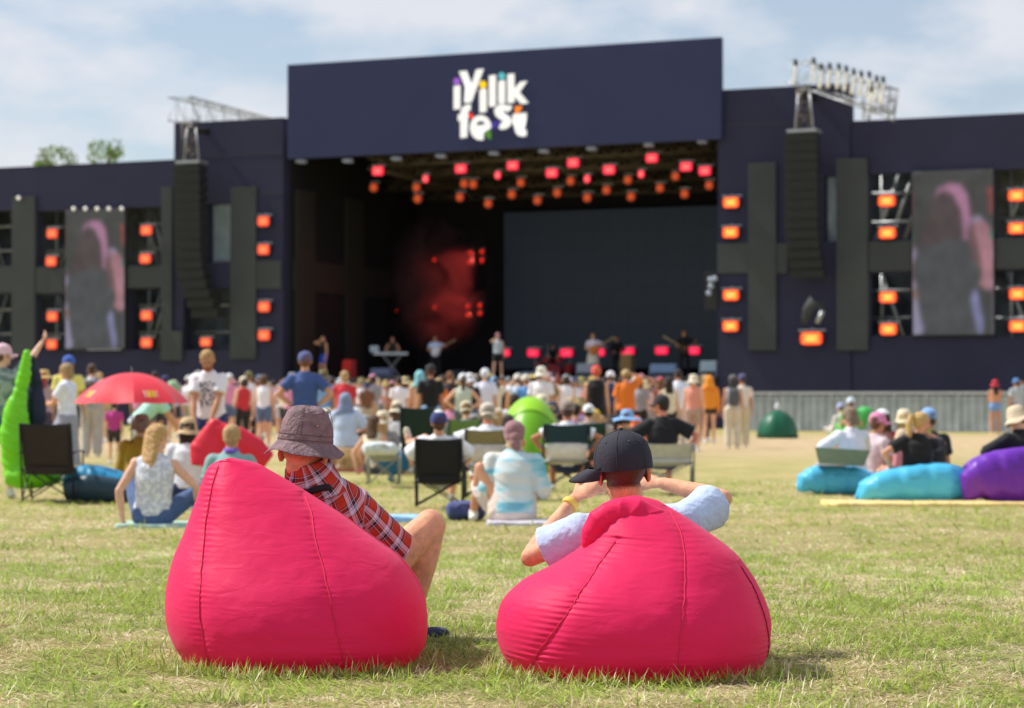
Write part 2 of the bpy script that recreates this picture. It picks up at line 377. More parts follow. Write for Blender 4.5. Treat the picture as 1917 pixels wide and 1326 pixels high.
# left wing walls
hl = [HR(-60,395,25,497), HR(66,395,127,497), HR(127,395,240,655), HR(240,388,303,495), HR(-60,552,25,655), HR(66,552,127,655), HR(240,541,303,655)]
ht = [HR(388,382,432,490), HR(345,541,432,655)]
W1 = mobj('wing_wall', wall_mesh(sL, sA-0.03, 0, 11.0, hl, 0, 0.5), M_wall, stage)
W2 = mobj('wing_wall', wall_mesh(sA, sB, 0, 12.56, ht, -0.05, 0.5), M_wall, stage)
hr = [HR(1543,330,1571,453), HR(1490,512,1545,655)]
hr2 = [HR(1626,325,1706,448), HR(1626,512,1706,628), HR(1862,315,2040,440), HR(1862,505,2040,630), HR(1710,322,1862,628)]
W3 = mobj('wing_wall', wall_mesh(sC, sD_, 0, 12.7, hr[:1], -0.05, 0.5), M_wall, stage)
W4 = mobj('wing_wall', wall_mesh(sD_+0.03, sE, 0, 11.3, hr2, 0, 0.5), M_wall, stage)
# raised grey panels (vertical strips and the bands that cross them)
def panel(x0, y0, x1, y1, proud=0.14, base=0.0, m=M_panel):
    s0, s1, z0, z1 = HR(x0, y0, x1, y1); mobj('grey_panel', boxm(s0, s1, base-proud, base-0.004, z0, z1), m, stage)
panel(25, 368, 68, 665); panel(305, 350, 325, 675, 0.16); panel(325, 620, 345, 675, 0.16, -0.054)
panel(435, 350, 483, 672, 0.14, -0.05); panel(483, 488, 529, 541, 0.10, -0.05)
panel(-60, 500, 24.5, 549, 0.10); panel(68.5, 500, 127, 549, 0.10); panel(240, 498, 304.5, 539, 0.10)
panel(1403, 305, 1455, 656, 0.14, -0.05); panel(1568, 297, 1590, 656, 0.14, -0.05); panel(1590, 297, 1626, 656, 0.19)
panel(1345, 456, 1402.5, 512, 0.10, -0.05); panel(1455.5, 456, 1476, 512, 0.10, -0.05); panel(1626.5, 452, 1709, 508, 0.10); panel(1862.5, 444, 2040, 502, 0.10)
# seams between the cladding sheets
for (x0, x1, yy, b) in ((330, 530, 290, -0.05), (1352, 1480, 232, -0.05), (485, 530, 362, -0.05), (1352, 1400, 700, -0.05)):
    s0, s1, z0, z1 = HR(x0, yy, x1, yy+1.5); mobj('cladding_seam', boxm(s0, s1, b-0.012, b-0.002, z0, z1), M_panel, stage)
# front header
fL = SP(538, 200, -.3)[0]; fR = SP(1350, 200, -.3)[0]
mobj('header', boxm(fL, fR, -0.3, -0.052, 10.83, 14.65), M_fascia, stage)
# inside: roof, side walls, back, deck
BK = 12.5
iL = SP(535, 500)[0]; iR = SP(1344, 500)[0]
mobj('roof', boxm(iL-0.6, iR+0.6, 1.01, BK+1, 11.6, 12.0), M_black, stage)
mobj('back_wall', boxm(iL-0.6, iR+8, BK, BK+0.3, 0, 11.59), M_black, stage)
deckz = 1.95
mobj('deck', boxm(iL, iR, -0.3, BK-0.01, deckz-0.25, deckz), M_deck, stage)
mobj('deck_skirt', boxm(iL, iR, 0.0, 0.1, 0, deckz-0.26), M_wall, stage)
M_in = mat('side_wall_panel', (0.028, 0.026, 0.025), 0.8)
# left inner wall with its own openings
def tw(px): return t_for(iL, px)
tt = [tw(v) for v in (552, 585, 645, 677, 760)]
q = Sh(); mobj('side_wall', boxm(iL-0.5, iL-0.01, 0.51, BK, 0, 11.59), M_black, stage)
mobj('side_wall', boxm(iR+0.01, iR+0.5, 0.51, BK, 0, 11.59), M_black, stage)
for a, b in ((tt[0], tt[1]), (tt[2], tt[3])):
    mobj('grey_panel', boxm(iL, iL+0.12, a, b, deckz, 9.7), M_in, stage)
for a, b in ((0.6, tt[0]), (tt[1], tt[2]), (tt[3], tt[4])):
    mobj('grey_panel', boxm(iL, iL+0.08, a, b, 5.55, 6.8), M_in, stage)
# masts on the left inside
for px, t, y0, y1 in ((765, 11.8, 360, 690), (637, 6, 410, 495), (686, 8, 420, 495)):
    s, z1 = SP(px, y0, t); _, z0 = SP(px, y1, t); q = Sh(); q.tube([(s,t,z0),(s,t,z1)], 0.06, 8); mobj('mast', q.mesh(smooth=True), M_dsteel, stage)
# behind the openings: two tarpaulins, elsewhere added sheets painted dim for the dark space
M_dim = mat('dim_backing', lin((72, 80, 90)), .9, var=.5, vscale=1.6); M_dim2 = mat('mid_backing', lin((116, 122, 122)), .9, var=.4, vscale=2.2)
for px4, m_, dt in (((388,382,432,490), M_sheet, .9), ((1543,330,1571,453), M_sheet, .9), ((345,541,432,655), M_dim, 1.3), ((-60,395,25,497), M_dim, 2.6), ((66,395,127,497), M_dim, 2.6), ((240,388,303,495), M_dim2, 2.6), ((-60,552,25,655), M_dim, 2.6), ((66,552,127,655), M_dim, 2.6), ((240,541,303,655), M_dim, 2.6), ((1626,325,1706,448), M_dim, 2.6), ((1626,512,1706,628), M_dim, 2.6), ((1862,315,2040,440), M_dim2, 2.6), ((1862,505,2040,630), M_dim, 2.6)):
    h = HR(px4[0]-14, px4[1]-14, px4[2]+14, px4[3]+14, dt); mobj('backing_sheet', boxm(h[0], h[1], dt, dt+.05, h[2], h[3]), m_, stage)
mobj('wing_roof', boxm(sL, sA-.05, .51, 4.5, 11.02, 11.12), M_black, stage); mobj('wing_roof', boxm(sD_+.05, sE, .51, 4.5, 11.22, 11.28), M_black, stage)
# ---- header lettering, traced as strokes: coordinates of the traced layout mapped on the header face
def LZ(x, y): s, z = SP(820 + x/7.8, 110 + y/7.8, -0.32); return (s, z)
def poly_mesh(poly, name, m, parent, dep=0.02, t0=-0.304, off=0.0):
    pts = [LZ(x, y) for x, y in poly]
    bm = bmesh.new(); vs = [bm.verts.new((s, t0-off, z)) for s, z in pts]; f = bm.faces.new(vs)
    bmesh.ops.triangulate(bm, faces=[f])
    r = bmesh.ops.extrude_face_region(bm, geom=list(bm.faces)); bmesh.ops.translate(bm, verts=[g for g in r['geom'] if isinstance(g, bmesh.types.BMVert)], vec=(0, -dep, 0))
    bmesh.ops.recalc_face_normals(bm, faces=bm.faces)
    me = bpy.data.meshes.new(name); bm.to_mesh(me); bm.free(); me.materials.append(None); return mobj(name, me, m, parent)
def stroke_poly(pts, w_, ends=None):
    L = []; R = []
    for k, (x, y) in enumerate(pts):
        x0, y0 = pts[max(k-1, 0)]; x1, y1 = pts[min(k+1, len(pts)-1)]; dx, dy = x1-x0, y1-y0; n = math.hypot(dx, dy); nx, ny = -dy/n, dx/n
        hw = (w_[k] if hasattr(w_, '__len__') else w_)/2; L.append((x+nx*hw, y+ny*hw)); R.append((x-nx*hw, y-ny*hw))
    return L + R[::-1]
def arc(cx, cy, rx, ry, a0, a1, n=14): return [(cx+rx*math.cos(math.radians(a0+(a1-a0)*k/n)), cy+ry*math.sin(math.radians(a0+(a1-a0)*k/n))) for k in range(n+1)]
Mw = mat('sign_white', (0.8, 0.8, 0.8), 0.6, var=0.01, emit=0.48);  # glow added so the lettering stays bright without shading
def sc(n, rgb): return mat('sign_'+n, lin(rgb), 0.6, var=0.01, emit=0.5)
sign = staged('festival_sign'); tag(sign, 'white and coloured lettering iyilik fest on the dark stage header', 'sign')
PL = lambda poly, off=0, m=Mw, nm='letter': poly_mesh(poly, nm, m, sign, off=off)
PL([(228,402),(326,390),(326,732),(228,744)])
PL([(304,190),(416,177),(492,368),(556,160),(668,147),(488,636),(382,648),(436,500)])
PL([(606,450),(708,438),(708,776),(606,790)])
PL([(744,250),(844,237),(844,692),(744,706)])
PL([(880,328),(980,315),(980,652),(880,664)])
PL([(1014,230),(1114,217),(1114,440),(1200,338),(1304,326),(1190,490),(1322,648),(1212,662),(1114,552),(1114,640),(1014,652)])
for (cx, cy, n_, rgb) in ((274,335,'violet',(142,84,190)), (656,380,'yellow',(255,205,0)), (930,256,'teal',(84,172,184))):
    PL(arc(cx, cy, 50, 55, 0, 345, 23), m=sc(n_, rgb), nm='letter_dot')
PL([(326,1160),(326,905),(290,910),(290,825),(326,818)] + arc(450,808,124,140,180,264,10) + [(476,662),(476,752)] + arc(468,806,44,48,262,180,6) + [(424,1148)])
PL([(x, y) for x, y in [(770,1014),(570,1040)] + arc(632,1010,66,80,158,62,8) + [(662,1082),(664,1180)] + arc(622,1008,156,182,74,352,30)])
# counter of the letter e: a dark inset the colour of the header
poly_mesh([(566,976),(684,962)] + arc(626,964,58,54,-2,-178,10)[0:], 'letter_counter', M_fascia, sign, dep=0.006, t0=-0.3255)
PL(stroke_poly([(1062,738),(1042,722)] + arc(948,770,84,56,-40,-178,10) + [(880,808),(930,850)] + arc(944,918,84,60,-62,58,10) + [(975,985),(930,990),(902,976)], [84,86]+[90]*11+[92,96]+[94]*11+[90,90,88]))
PL([(1086,814),(1292,788),(1292,872),(1226,882),(1226,1010)] + arc(1262,1010,36,34,180,90,5) + [(1292,1036),(1292,1128)] + arc(1228,1034,104,104,72,180,8) + [(1126,898),(1086,904)])
PL([(428,806),(508,800),(508,888),(460,866)], m=sc('red', (235,58,36)), nm='letter_accent')
PL([(662,1062),(772,1052),(772,1180),(722,1160),(686,1110)], m=sc('green', (74,124,38)), nm='letter_accent')
PL([(784,918),(892,912),(880,960),(842,1012),(788,1040)], m=sc('indigo', (58,44,140)), nm='letter_accent')
PL([(1126,698),(1228,690),(1206,752),(1160,798),(1126,806)], m=sc('orange', (246,132,20)), nm='letter_accent')

# ---- trusses
def truss(name, p, q_, w_, label, m=M_steel, n=None, parent=None, group=None, r=0.03, up=(0,0,1)):
    p = Vector(p); q_ = Vector(q_); d = (q_-p); L = d.length; d.normalize(); up = Vector(up); sd_ = d.cross(up).normalized(); u2 = sd_.cross(d)
    n = n or max(3, int(L/w_)); c = [(sd_*a+u2*b)*(w_/2) for a, b in ((-1,-1),(1,-1),(1,1),(-1,1))]
    a = Sh(); b = Sh(); ch_ = []
    for v in c:
        a.tube([p+v, q_+v], r, 6)
        if parent is None: ch_.append(Sh().tube([p+v, q_+v], r, 6))
    for k in range(n):
        u0, u1 = p+d*(L*k/n), p+d*(L*(k+1)/n)
        for j in range(4):
            j2 = (j+1) % 4; b.tube([u0+c[j], u1+c[j2]] if k % 2 else [u0+c[j2], u1+c[j]], r*0.6, 5); b.tube([u1+c[j], u1+c[j2]], r*0.6, 5)
    root = parent if parent is not None else staged(name)
    if parent is None:
        tag(root, label, 'truss', group); [mobj('chord', k_.mesh(smooth=True), m, root) for k_ in ch_]; mobj('brace', b.mesh(smooth=True), m, root)
    else:
        for k in range(1): a.v += b.v; a.f += [tuple(i+a.n for i in f) for f in b.f]
        mobj('truss_frame', a.mesh(smooth=True), m, root)
    return root
# left roof truss seen over the wing, running back towards the header
truss('roof_truss', SQ(335, 203, 3), SQ(520, 250, 16), 1.0, 'steel lighting truss lying on top of the left wing beside the header')
truss('roof_truss', SQ(1490, 133, 1), SQ(1660, 190, -3.0), 0.85, 'steel truss carrying white floodlights above the right wing')
truss('truss_tower', SQ(1645, 225, -2.6), SQ(1648, 165, -2.6), 0.9, 'short steel tower under the right end of the floodlight truss', up=(1,0,0))
for k, (px, py) in enumerate(((1360,0),)): pass
fl = [(1488,134),(1522,131),(1536,142),(1552,141),(1569,142),(1583,146),(1597,152),(1611,156),(1626,157),(1640,165),(1652,167),(1630,184),(1650,182)]
ORD = ['first','second','third','fourth','fifth','sixth','seventh','eighth','ninth','tenth','eleventh','twelfth','thirteenth','fourteenth','fifteenth','sixteenth','seventeenth','eighteenth','nineteenth','twentieth','twenty-first','twenty-second','twenty-third','twenty-fourth','twenty-fifth','twenty-sixth']
M_flood = mat('floodlight_reflector', (0.6, 0.57, 0.5), 0.25, metal=0.1, var=0.05, emit=0.30)
for k, (px, py) in enumerate(fl):
    t = 0.2 - 3.0*(px-1490)/170.0 - 0.7; s, z = SP(px, py, t); r_ = staged('floodlight'); tag(r_, ('small white floodlight hung low under the right end of the truss, %s of two' % ['left','right'][k-11]) if k > 10 else 'white floodlight on the truss above the right wing, %s from left of the upper row' % ORD[k], 'floodlight', 'floodlights on the right roof truss')
    q = Sh(); q.cap((s, t-0.15, z-0.42 if k < 11 else z-.2), (s+.05, t-0.1, z+.14), .07, .055, 10, fl=.6); mobj('reflector', q.mesh(smooth=True), M_flood, r_)
    q = Sh(); q.box(s-.03, s+.03, t-.04, t+.3, z+.2, z+.45); mobj('bracket', q.mesh(), M_plast, r_)
# ---- red lamps
def lamp_mat(nm, c_in, c_out, st):
    if nm in MATS: return MATS[nm]
    m = bpy.data.materials.new(nm); m.use_nodes = True; MATS[nm] = m; n = m.node_tree.nodes; l = m.node_tree.links; n.remove(n['Principled BSDF'])
    e = n.new('ShaderNodeEmission'); e.inputs['Strength'].default_value = st
    t = n.new('ShaderNodeTexCoord'); mp_ = n.new('ShaderNodeMapping'); mp_.inputs['Location'].default_value = (-.5,-.5,-.5); mp_.vector_type = 'POINT'
    l.new(t.outputs['Generated'], mp_.inputs['Vector']); sx = n.new('ShaderNodeSeparateXYZ'); l.new(mp_.outputs[0], sx.inputs[0])
    def ab(o_):
        a = n.new('ShaderNodeMath'); a.operation = 'ABSOLUTE'; l.new(o_, a.inputs[0]); return a.outputs[0]
    mxn = n.new('ShaderNodeMath'); mxn.operation = 'MAXIMUM'; l.new(ab(sx.outputs['X']), mxn.inputs[0]); l.new(ab(sx.outputs['Z']), mxn.inputs[1])
    r = n.new('ShaderNodeValToRGB'); r.color_ramp.elements[0].position = 0.12; r.color_ramp.elements[0].color = c_in+(1,); r.color_ramp.elements[1].position = 0.46; r.color_ramp.elements[1].color = c_out+(1,)
    l.new(mxn.outputs[0], r.inputs['Fac']); l.new(r.outputs[0], e.inputs['Color']); l.new(e.outputs[0], n['Material Output'].inputs['Surface']); return m
L_or = lamp_mat('lamp_orange_right', (1.0, .48, .09), (1.0, .045, .02), 1.35)
L_sal = lamp_mat('lamp_salmon_left', (1.0, .28, .10), (.95, .07, .04), 1.0)
L_red = lamp_mat('lamp_red', (1.0, .16, .14), (.9, .01, .05), 1.2)
L_pink = lamp_mat('lamp_pink_red', (1.0, .06, .12), (.9, .005, .06), 1.1)
L_dim = lamp_mat('lamp_dim_orange', (.60, .10, .03), (.30, .03, .01), 0.8)
L_deep = lamp_mat('lamp_deep_red', (.8, .03, .01), (.5, .01, .005), 0.95)
M_cool = mat('cool_white_lens', (.30, .35, .44), .3, emit=0.12)
def rr_lamp(px, py, wpx, hpx, t, lm, label, group, rnd=False, name='stage_lamp', cat='stage lamp'):
    s, z = SP(px, py, t); fd = FPX/(SO+SU*s+SM*t).y; w_, h_ = wpx/fd, hpx/fd
    r = staged(name); tag(r, label, cat, group)
    q = Sh(); n = 28; a = np.arange(n)*2*PI/n; e = 1.0 if rnd else 0.45
    X = np.sign(np.cos(a))*np.abs(np.cos(a))**e*w_/2; Z = np.sign(np.sin(a))*np.abs(np.sin(a))**e*h_/2
    q.rings([np.stack([s+X, np.full(n, t-.16), z+Z], 1), np.stack([s+X*.98, np.full(n, t-.19), z+Z*.98], 1), np.stack([s+X*.9, np.full(n, t-.205), z+Z*.9], 1)])
    mobj('lens', q.mesh(smooth=True), lm, r)
    q = Sh(); q.rings([np.stack([s+X*1.12, np.full(n, t-.17), z+Z*1.15], 1), np.stack([s+X*1.12, np.full(n, t-.03), z+Z*1.15], 1), np.stack([s+X*.7, np.full(n, t+.06), z+Z*.7], 1)])
    mobj('housing', q.mesh(smooth=False), M_plast, r)
    q = Sh(); q.box(s-w_*.62, s+w_*.62, t-.06, t-.03, z+h_*.58, z+h_*.70); q.box(s-.03, s+.03, t-.06, t+.1, z+h_*.5, z+h_*.8); mobj('yoke', q.mesh(), M_steel, r)
    return r
rows = ['topmost','second from top','third from top','lowest']
def column(lst, lm, where, w_, h_, t, grp):
    for k, (px, py) in enumerate(lst): rr_lamp(px, py, w_, h_, t, lm, 'glowing orange-red lamp %s, %s' % (where, rows[k]), grp)
column([(102,438),(100,490),(102,593),(101,645)], L_sal, 'in the column left of the left video screen', 24, 18, -.12, 'red lamps on the left wing')
column([(278,432),(276,485),(278,591),(278,642)], L_sal, 'in the column right of the left video screen', 25, 18, -.12, 'red lamps on the left wing')
column([(497,415),(497,468),(498,575),(498,628)], L_sal, 'in the column left of the stage opening', 25, 19, -.12, 'red lamps on the left wing')
column([(1371,380),(1370,436),(1371,553),(1370,611)], L_or, 'in the column right of the stage opening', 31, 20, -.12, 'orange lamps on the right wing')
column([(1662,377),(1663,437),(1664,557),(1665,617)], L_or, 'in the column left of the right video screen', 32, 21, -.12, 'orange lamps on the right wing')
column([(1905,367),(1905,428),(1907,551),(1907,611)], L_or, 'in the column right of the right video screen', 32, 21, -.12, 'orange lamps on the right wing')
rr_lamp(389, 641, 24, 16, -.2, L_sal, 'single glowing red lamp under the left hanging speaker array', 'red lamps on the left wing')
rr_lamp(1521, 634, 42, 24, -.2, L_or, 'large glowing orange lamp under the right hanging speaker array', 'orange lamps on the right wing')
for k, (px, py, t) in enumerate(((711,321,1.2),(866,317,1.2),(963,311,1.2),(1036,325,1.4),(1076,306,1.2),(1143,319,1.4),(1223,297,1.2),(1287,313,1.3),(1322,321,1.3))):
    rr_lamp(px, py, 24, 17, t, L_red, 'bright red rectangular lamp under the stage roof, %s from left of nine' % ORD[k], 'bright red lamps under the stage roof')
for k, (px, py) in enumerate(((800,336),(935,329),(1102,336),(1203,327))):
    rr_lamp(px, py, 13, 15, 1.6, L_red, 'small round red lamp under the stage roof, %s from left of four' % ORD[k], 'small red lamps under the stage roof', True)
dm = [(703,352),(783,352),(785,373),(864,370),(872,345),(889,346),(917,382),(961,365),(978,343),(1009,376),(1046,362),(1071,340),(1102,371),(1138,357),(1178,338),(1184,369),(1238,353),(1267,331),(1284,364),(1330,348)]
for k, (px, py) in enumerate(dm):
    rr_lamp(px, py, 17, 17, 4.6, L_dim, 'dim orange moving-head lamp under the stage roof, %s from left' % ORD[k], 'dim orange lamps under the stage roof', True)
for k, (px, py) in enumerate(((742,582),(816,487),(816,576),(878,574),(878,590),(882,491),(883,474),(901,572),(901,587),(905,472),(905,488))):
    rr_lamp(px, py, 9, 9, 10.5, L_deep, 'tiny deep red lamp beside the smoke at the back of the stage, %s from left' % ORD[k], 'deep red lamps at the back of the stage', True)
for k, (px, py) in enumerate(((566,303),(653,302),(744,298),(827,293),(926,288),(1020,284),(1109,279),(1216,272),(1316,266))):
    r = staged('spot_lamp'); tag(r, 'small pale twin spot under the front edge of the header, %s from left' % ORD[k], 'spot lamp', 'pale spots under the header')
    for dx in (-4, 4):
        s, z = SP(px+dx, py, .3); q = Sh(); q.cap((s, .05, z), (s, .35, z), .07, .08, 10); mobj('lens', q.mesh(smooth=True), M_cool, r)
    q = Sh(); q.box(s-.2, s+.04, .36, .42, z+.05, 10.829); mobj('bracket', q.mesh(), M_plast, r)
for k, (px, py, w_, h_) in enumerate(((952,661,13,14),(1001,661,24,15),(1063,661,26,15),(1129,660,13,15),(1178,659,26,16),(1241,657,26,14),(1301,657,24,14))):
    rr_lamp(px, py, w_, h_, 9, L_pink, 'pink-red lamp standing on the stage floor behind the band, %s from left' % ORD[k], 'pink lamps on the stage floor', w_ < 15)
for k, px in enumerate((139,161,183,205,229)):
    s, z = SP(px, 391, -.3); r = staged('bulb_lamp'); tag(r, 'small white bulb above the left video screen, %s from left' % ORD[k], 'bulb', 'white bulbs above the left screen')
    q = Sh(); q.ell((s, -.35, z), .085); mobj('bulb', q.mesh(smooth=True), mat('bulb_white', (.9,.85,.82), .3, emit=.35), r); q = Sh(); q.box(s-.03, s+.03, -.3, -.01, z-.03, z+.03); mobj('arm', q.mesh(), M_plast, r)
s, z = SP(36, 371, -.3); r = staged('bulb_lamp'); tag(r, 'small white bulb at the top of the leftmost grey panel', 'bulb'); q = Sh(); q.ell((s, -.35, z), .085); mobj('bulb', q.mesh(smooth=True), MATS['bulb_white'], r); q = Sh(); q.box(s-.03, s+.03, -.32, -.145, z-.03, z+.03); mobj('arm', q.mesh(), M_plast, r)
# roof trusses inside, with cross members
for k, (t, z) in enumerate(((2.2, 10.9), (4.6, 10.7), (6.6, 10.8), (8.6, 10.5), (10.8, 10.2))):
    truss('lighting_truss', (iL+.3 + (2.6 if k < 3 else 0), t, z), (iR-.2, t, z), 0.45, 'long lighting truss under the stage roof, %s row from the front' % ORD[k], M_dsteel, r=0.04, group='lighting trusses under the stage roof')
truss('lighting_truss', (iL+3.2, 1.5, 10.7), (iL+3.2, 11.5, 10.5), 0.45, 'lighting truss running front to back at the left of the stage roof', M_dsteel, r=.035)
# scaffold seen through the wing openings
def scaff(h, k, lab, nd=3, m=M_steel):
    r = staged('scaffold'); tag(r, lab, 'scaffold'); s0, s1, z0, z1 = h
    for i in range(2): q = Sh(); z = z0+(z1-z0)*(0.3+0.45*i); q.tube([(s0-.2, 1.2, z), (s1+.2, 1.2, z)], .055, 6); mobj('ledger', q.mesh(smooth=True), m, r)
    for i in range(nd): q = Sh(); s = s0+(s1-s0)*(i+.3)/nd; q.tube([(s-.35, 1.5, z0-.2), (s+.65, 1.5, z1+.2)] if k % 2 else [(s+.5, 1.5, z0-.2), (s-.4, 1.5, z1+.2)], .06, 6); mobj('diagonal', q.mesh(smooth=True), m, r)
    for i in range(2): q = Sh(); s = s0+(s1-s0)*(.1+.8*i); q.tube([(s, 1.35, z0-.2), (s, 1.35, z1+.2)], .05, 6); mobj('standard', q.mesh(smooth=True), m, r)
for k, (h, nd, lab) in enumerate(((hl[0],2,'scaffold behind the upper opening at the left edge'),(hl[1],1,'scaffold behind the upper opening left of the left screen'),(hl[3],4,'scaffold behind the upper opening right of the left screen'),(hl[4],2,'scaffold behind the lower opening at the left edge'),(hl[5],1,'scaffold behind the lower opening left of the left screen'),(hl[6],5,'scaffold behind the lower opening right of the left screen'),(ht[1],4,'scaffold behind the opening under the left speaker array'),(hr2[0],3,'scaffold behind the upper opening left of the right screen'),(hr2[1],1,'scaffold behind the lower opening left of the right screen'),(hr2[2],3,'scaffold behind the upper opening right of the right screen'),(hr2[3],2,'scaffold behind the lower opening right of the right screen'))):
    scaff(h, k, 'pale steel '+lab, nd)
# ---- large dark screen on the back of the stage
q = HR(945, 392, 1352, 690, 11.9); bs = staged('video_wall'); tag(bs, 'large switched-off dark video wall at the back of the stage', 'video wall')
M_off = mat('off_screen_added_glow', lin((26, 33, 42)), 0.5, var=.08, vscale=.5, emit=0.4)  # unlit tiles; the emission stands in for reflected sky
nx_, nz_ = 12, 8
for i in range(nx_):
    for j in range(nz_):
        a0 = q[0]+(q[1]-q[0])*i/nx_; a1 = q[0]+(q[1]-q[0])*(i+1)/nx_; b0 = q[2]+(q[3]-q[2])*j/nz_; b1 = q[2]+(q[3]-q[2])*(j+1)/nz_
        mobj('screen_tile', boxm(a0+.004, a1-.004, 11.8, 11.95, b0+.004, b1-.004), M_off, bs)
# ---- side video screens, the picture printed as vertex colour
def pip(X, Y, poly):
    ins = np.zeros(X.shape, bool); n = len(poly)
    for i in range(n):
        x0, y0 = poly[i]; x1, y1 = poly[(i+1) % n]
        if y0 == y1: continue
        c = ((y0 > Y) != (y1 > Y)) & (X < (x1-x0)*(Y-y0)/(y1-y0)+x0); ins ^= c
    return ins
def screen_image():
    W, H = 90, 170; X, Y = np.meshgrid((np.arange(W)+.5)/W*152, (np.arange(H)+.5)/H*305)
    A = lambda L_: [((x/3.211+1320)-1710, (y/3.211+60)-325) for x, y in L_]
    B = lambda L_: [((x/3.013+1320)-1710, (y/3.013+420)-325) for x, y in L_]
    im = np.ones((H, W, 3))*np.array([72, 74, 74.])
    im += (20*(fbm(X/30, Y/40, 4)-.5))[:, :, None]
    def put(poly, c, n=1): im[pip(X, Y, poly)] = c
    put(A([(1700,960),(1740,960),(1745,1110),(1715,1120)]), (190,70,62))
    put(A([(1390,1000),(1420,945),(1500,925),(1560,940),(1600,1010),(1640,1284),(1500,1300),(1390,1300)])+B([(1530,150),(1400,300),(1200,300),(1220,100)]), (88,70,74))
    put(A([(1385,1015),(1405,955),(1470,928),(1540,930),(1590,1000),(1604,1120),(1610,1284),(1560,1284),(1545,1100),(1500,1000),(1440,975)]), (200,128,172))
    put(B([(1200,150),(1400,100),(1500,110),(1560,330),(1540,370),(1500,430),(1560,640),(1230,640),(1200,330)]), (80,84,90))
    put(A([(1605,1140),(1650,1118),(1700,1170),(1738,1230),(1738,1284),(1640,1300)]), (176,160,204))
    put(B([(1520,0),(1600,10),(1638,120),(1640,370),(1600,390),(1545,360),(1565,300),(1535,180),(1515,80)]), (206,134,150))
    put(B([(1480,60),(1520,40),(1560,200),(1570,290),(1520,220)]), (128,86,92))
    put(B([(1170,190),(1190,130),(1202,160),(1180,240)]), (170,165,220)); put(B([(1172,320),(1196,330),(1212,480),(1242,600),(1215,640),(1165,640)]), (172,164,204)); put(B([(1180,380),(1202,380),(1202,430),(1180,430)]), (200,110,80))
    put(B([(1500,430),(1532,365),(1550,420),(1578,560),(1572,640),(1545,640),(1512,500)]), (150,150,215))
    put(B([(1615,60),(1632,60),(1632,100),(1615,95)]), (30,160,110))
    im *= (.80+.4*fbm(X/14, Y/18, 12, 3))[:, :, None]
    for _ in range(14):
        im = (im + np.roll(im,1,0) + np.roll(im,-1,0) + np.roll(im,1,1) + np.roll(im,-1,1))/5
    im = im*.8+im.mean(2, keepdims=True)*.2; im = im*.94/255; return np.where(im <= .04045, im/12.92, ((im+.055)/1.055)**2.4)
SIMG = screen_image()
m = bpy.data.materials.new('led_picture'); m.use_nodes = True; n_ = m.node_tree.nodes; l_ = m.node_tree.links; a_ = n_.new('ShaderNodeAttribute'); a_.attribute_name = 'picture'
b_ = n_['Principled BSDF']; b_.inputs['Base Color'].default_value = (.012,.012,.014,1); b_.inputs['Roughness'].default_value = .6; l_.new(a_.outputs['Color'], b_.inputs['Emission Color']); b_.inputs['Emission Strength'].default_value = .55
M_pic = m
def side_screen(x0, y0, x1, y1, label):
    s0, s1, z0, z1 = HR(x0, y0, x1, y1); r = staged('video_screen'); tag(r, label, 'video screen')
    H, W = SIMG.shape[:2]; S, Z = np.meshgrid(np.linspace(s0, s1, W), np.linspace(z1, z0, H)); V = np.stack([S, np.full(S.shape, -.22), Z], -1).reshape(-1, 3)
    F = [(j*W+i, (j+1)*W+i, (j+1)*W+i+1, j*W+i+1) for j in range(H-1) for i in range(W-1)]
    me = bpy.data.meshes.new('picture'); me.from_pydata(V.tolist(), [], F); C = np.ones((H*W, 4)); C[:, :3] = SIMG.reshape(-1, 3)
    me.color_attributes.new('picture', 'FLOAT_COLOR', 'POINT').data.foreach_set('color', C.reshape(-1)); mobj('picture', me, M_pic, r)
    mobj('screen_frame', boxm(s0-.03, s1+.03, -.215, -.01, z0-.03, z1+.03), M_plast, r)
side_screen(128, 393, 238, 653, 'tall video screen on the left wing showing a close-up of a performer')
side_screen(1711, 320, 1862, 627, 'tall video screen on the right wing showing a close-up of a performer')
# ---- hanging speaker arrays
M_spk = mat('speaker_grille', (0.016, 0.019, 0.022), .7, bump=.3, bscale=20)
def array(pts, wpx, label, t, lean):
    r = staged('speaker_array'); tag(r, label, 'speaker array'); n = len(pts)
    for k in range(n-1):
        s, z = SP(pts[k][0], pts[k][1], t); s2, z2 = SP(pts[k+1][0], pts[k+1][1], t)
        fd = FPX/(SO+SU*s+SM*t).y; w_ = wpx/fd/2; q = Sh(); ty = lean[k]; h = (z-z2)*.47; cz = (z+z2)/2; cs = (s+s2)/2
        q.add([(cs-w_, t-.1+ty, cz-h),(cs+w_, t-.1+ty, cz-h),(cs+w_*.8, t+.75+ty, cz-h*.8),(cs-w_*.8, t+.75+ty, cz-h*.8),(cs-w_, t-.1+ty-.03, cz+h),(cs+w_, t-.1+ty-.03, cz+h),(cs+w_*.8, t+.75+ty, cz+h*.8),(cs-w_*.8, t+.75+ty, cz+h*.8)], [(0,3,2,1),(4,5,6,7),(0,1,5,4),(1,2,6,5),(2,3,7,6),(3,0,4,7)])
        mobj('speaker_box', q.mesh(bevel=.02), M_spk, r)
    s, z = SP(*pts[0], t); q = Sh(); q.box(s-.55, s+.55, t-.05, t+.7, z+.05, z+.16); mobj('rigging_frame', q.mesh(), M_steel, r)
    q = Sh(); 
    for ds in (-.35, .35): q.tube([(s+ds, t+.3, z+.1), (s+ds*.6, t+.3, z+1.5)], .03, 6)
    mobj('chain', q.mesh(smooth=True), M_steel, r)
    q = Sh(); q.tube([(s, t+.3, z+1.5), (s, t+3, z+1.5)], .14, 6); mobj('outrigger', q.mesh(smooth=True), M_plast, r)
nl = 16
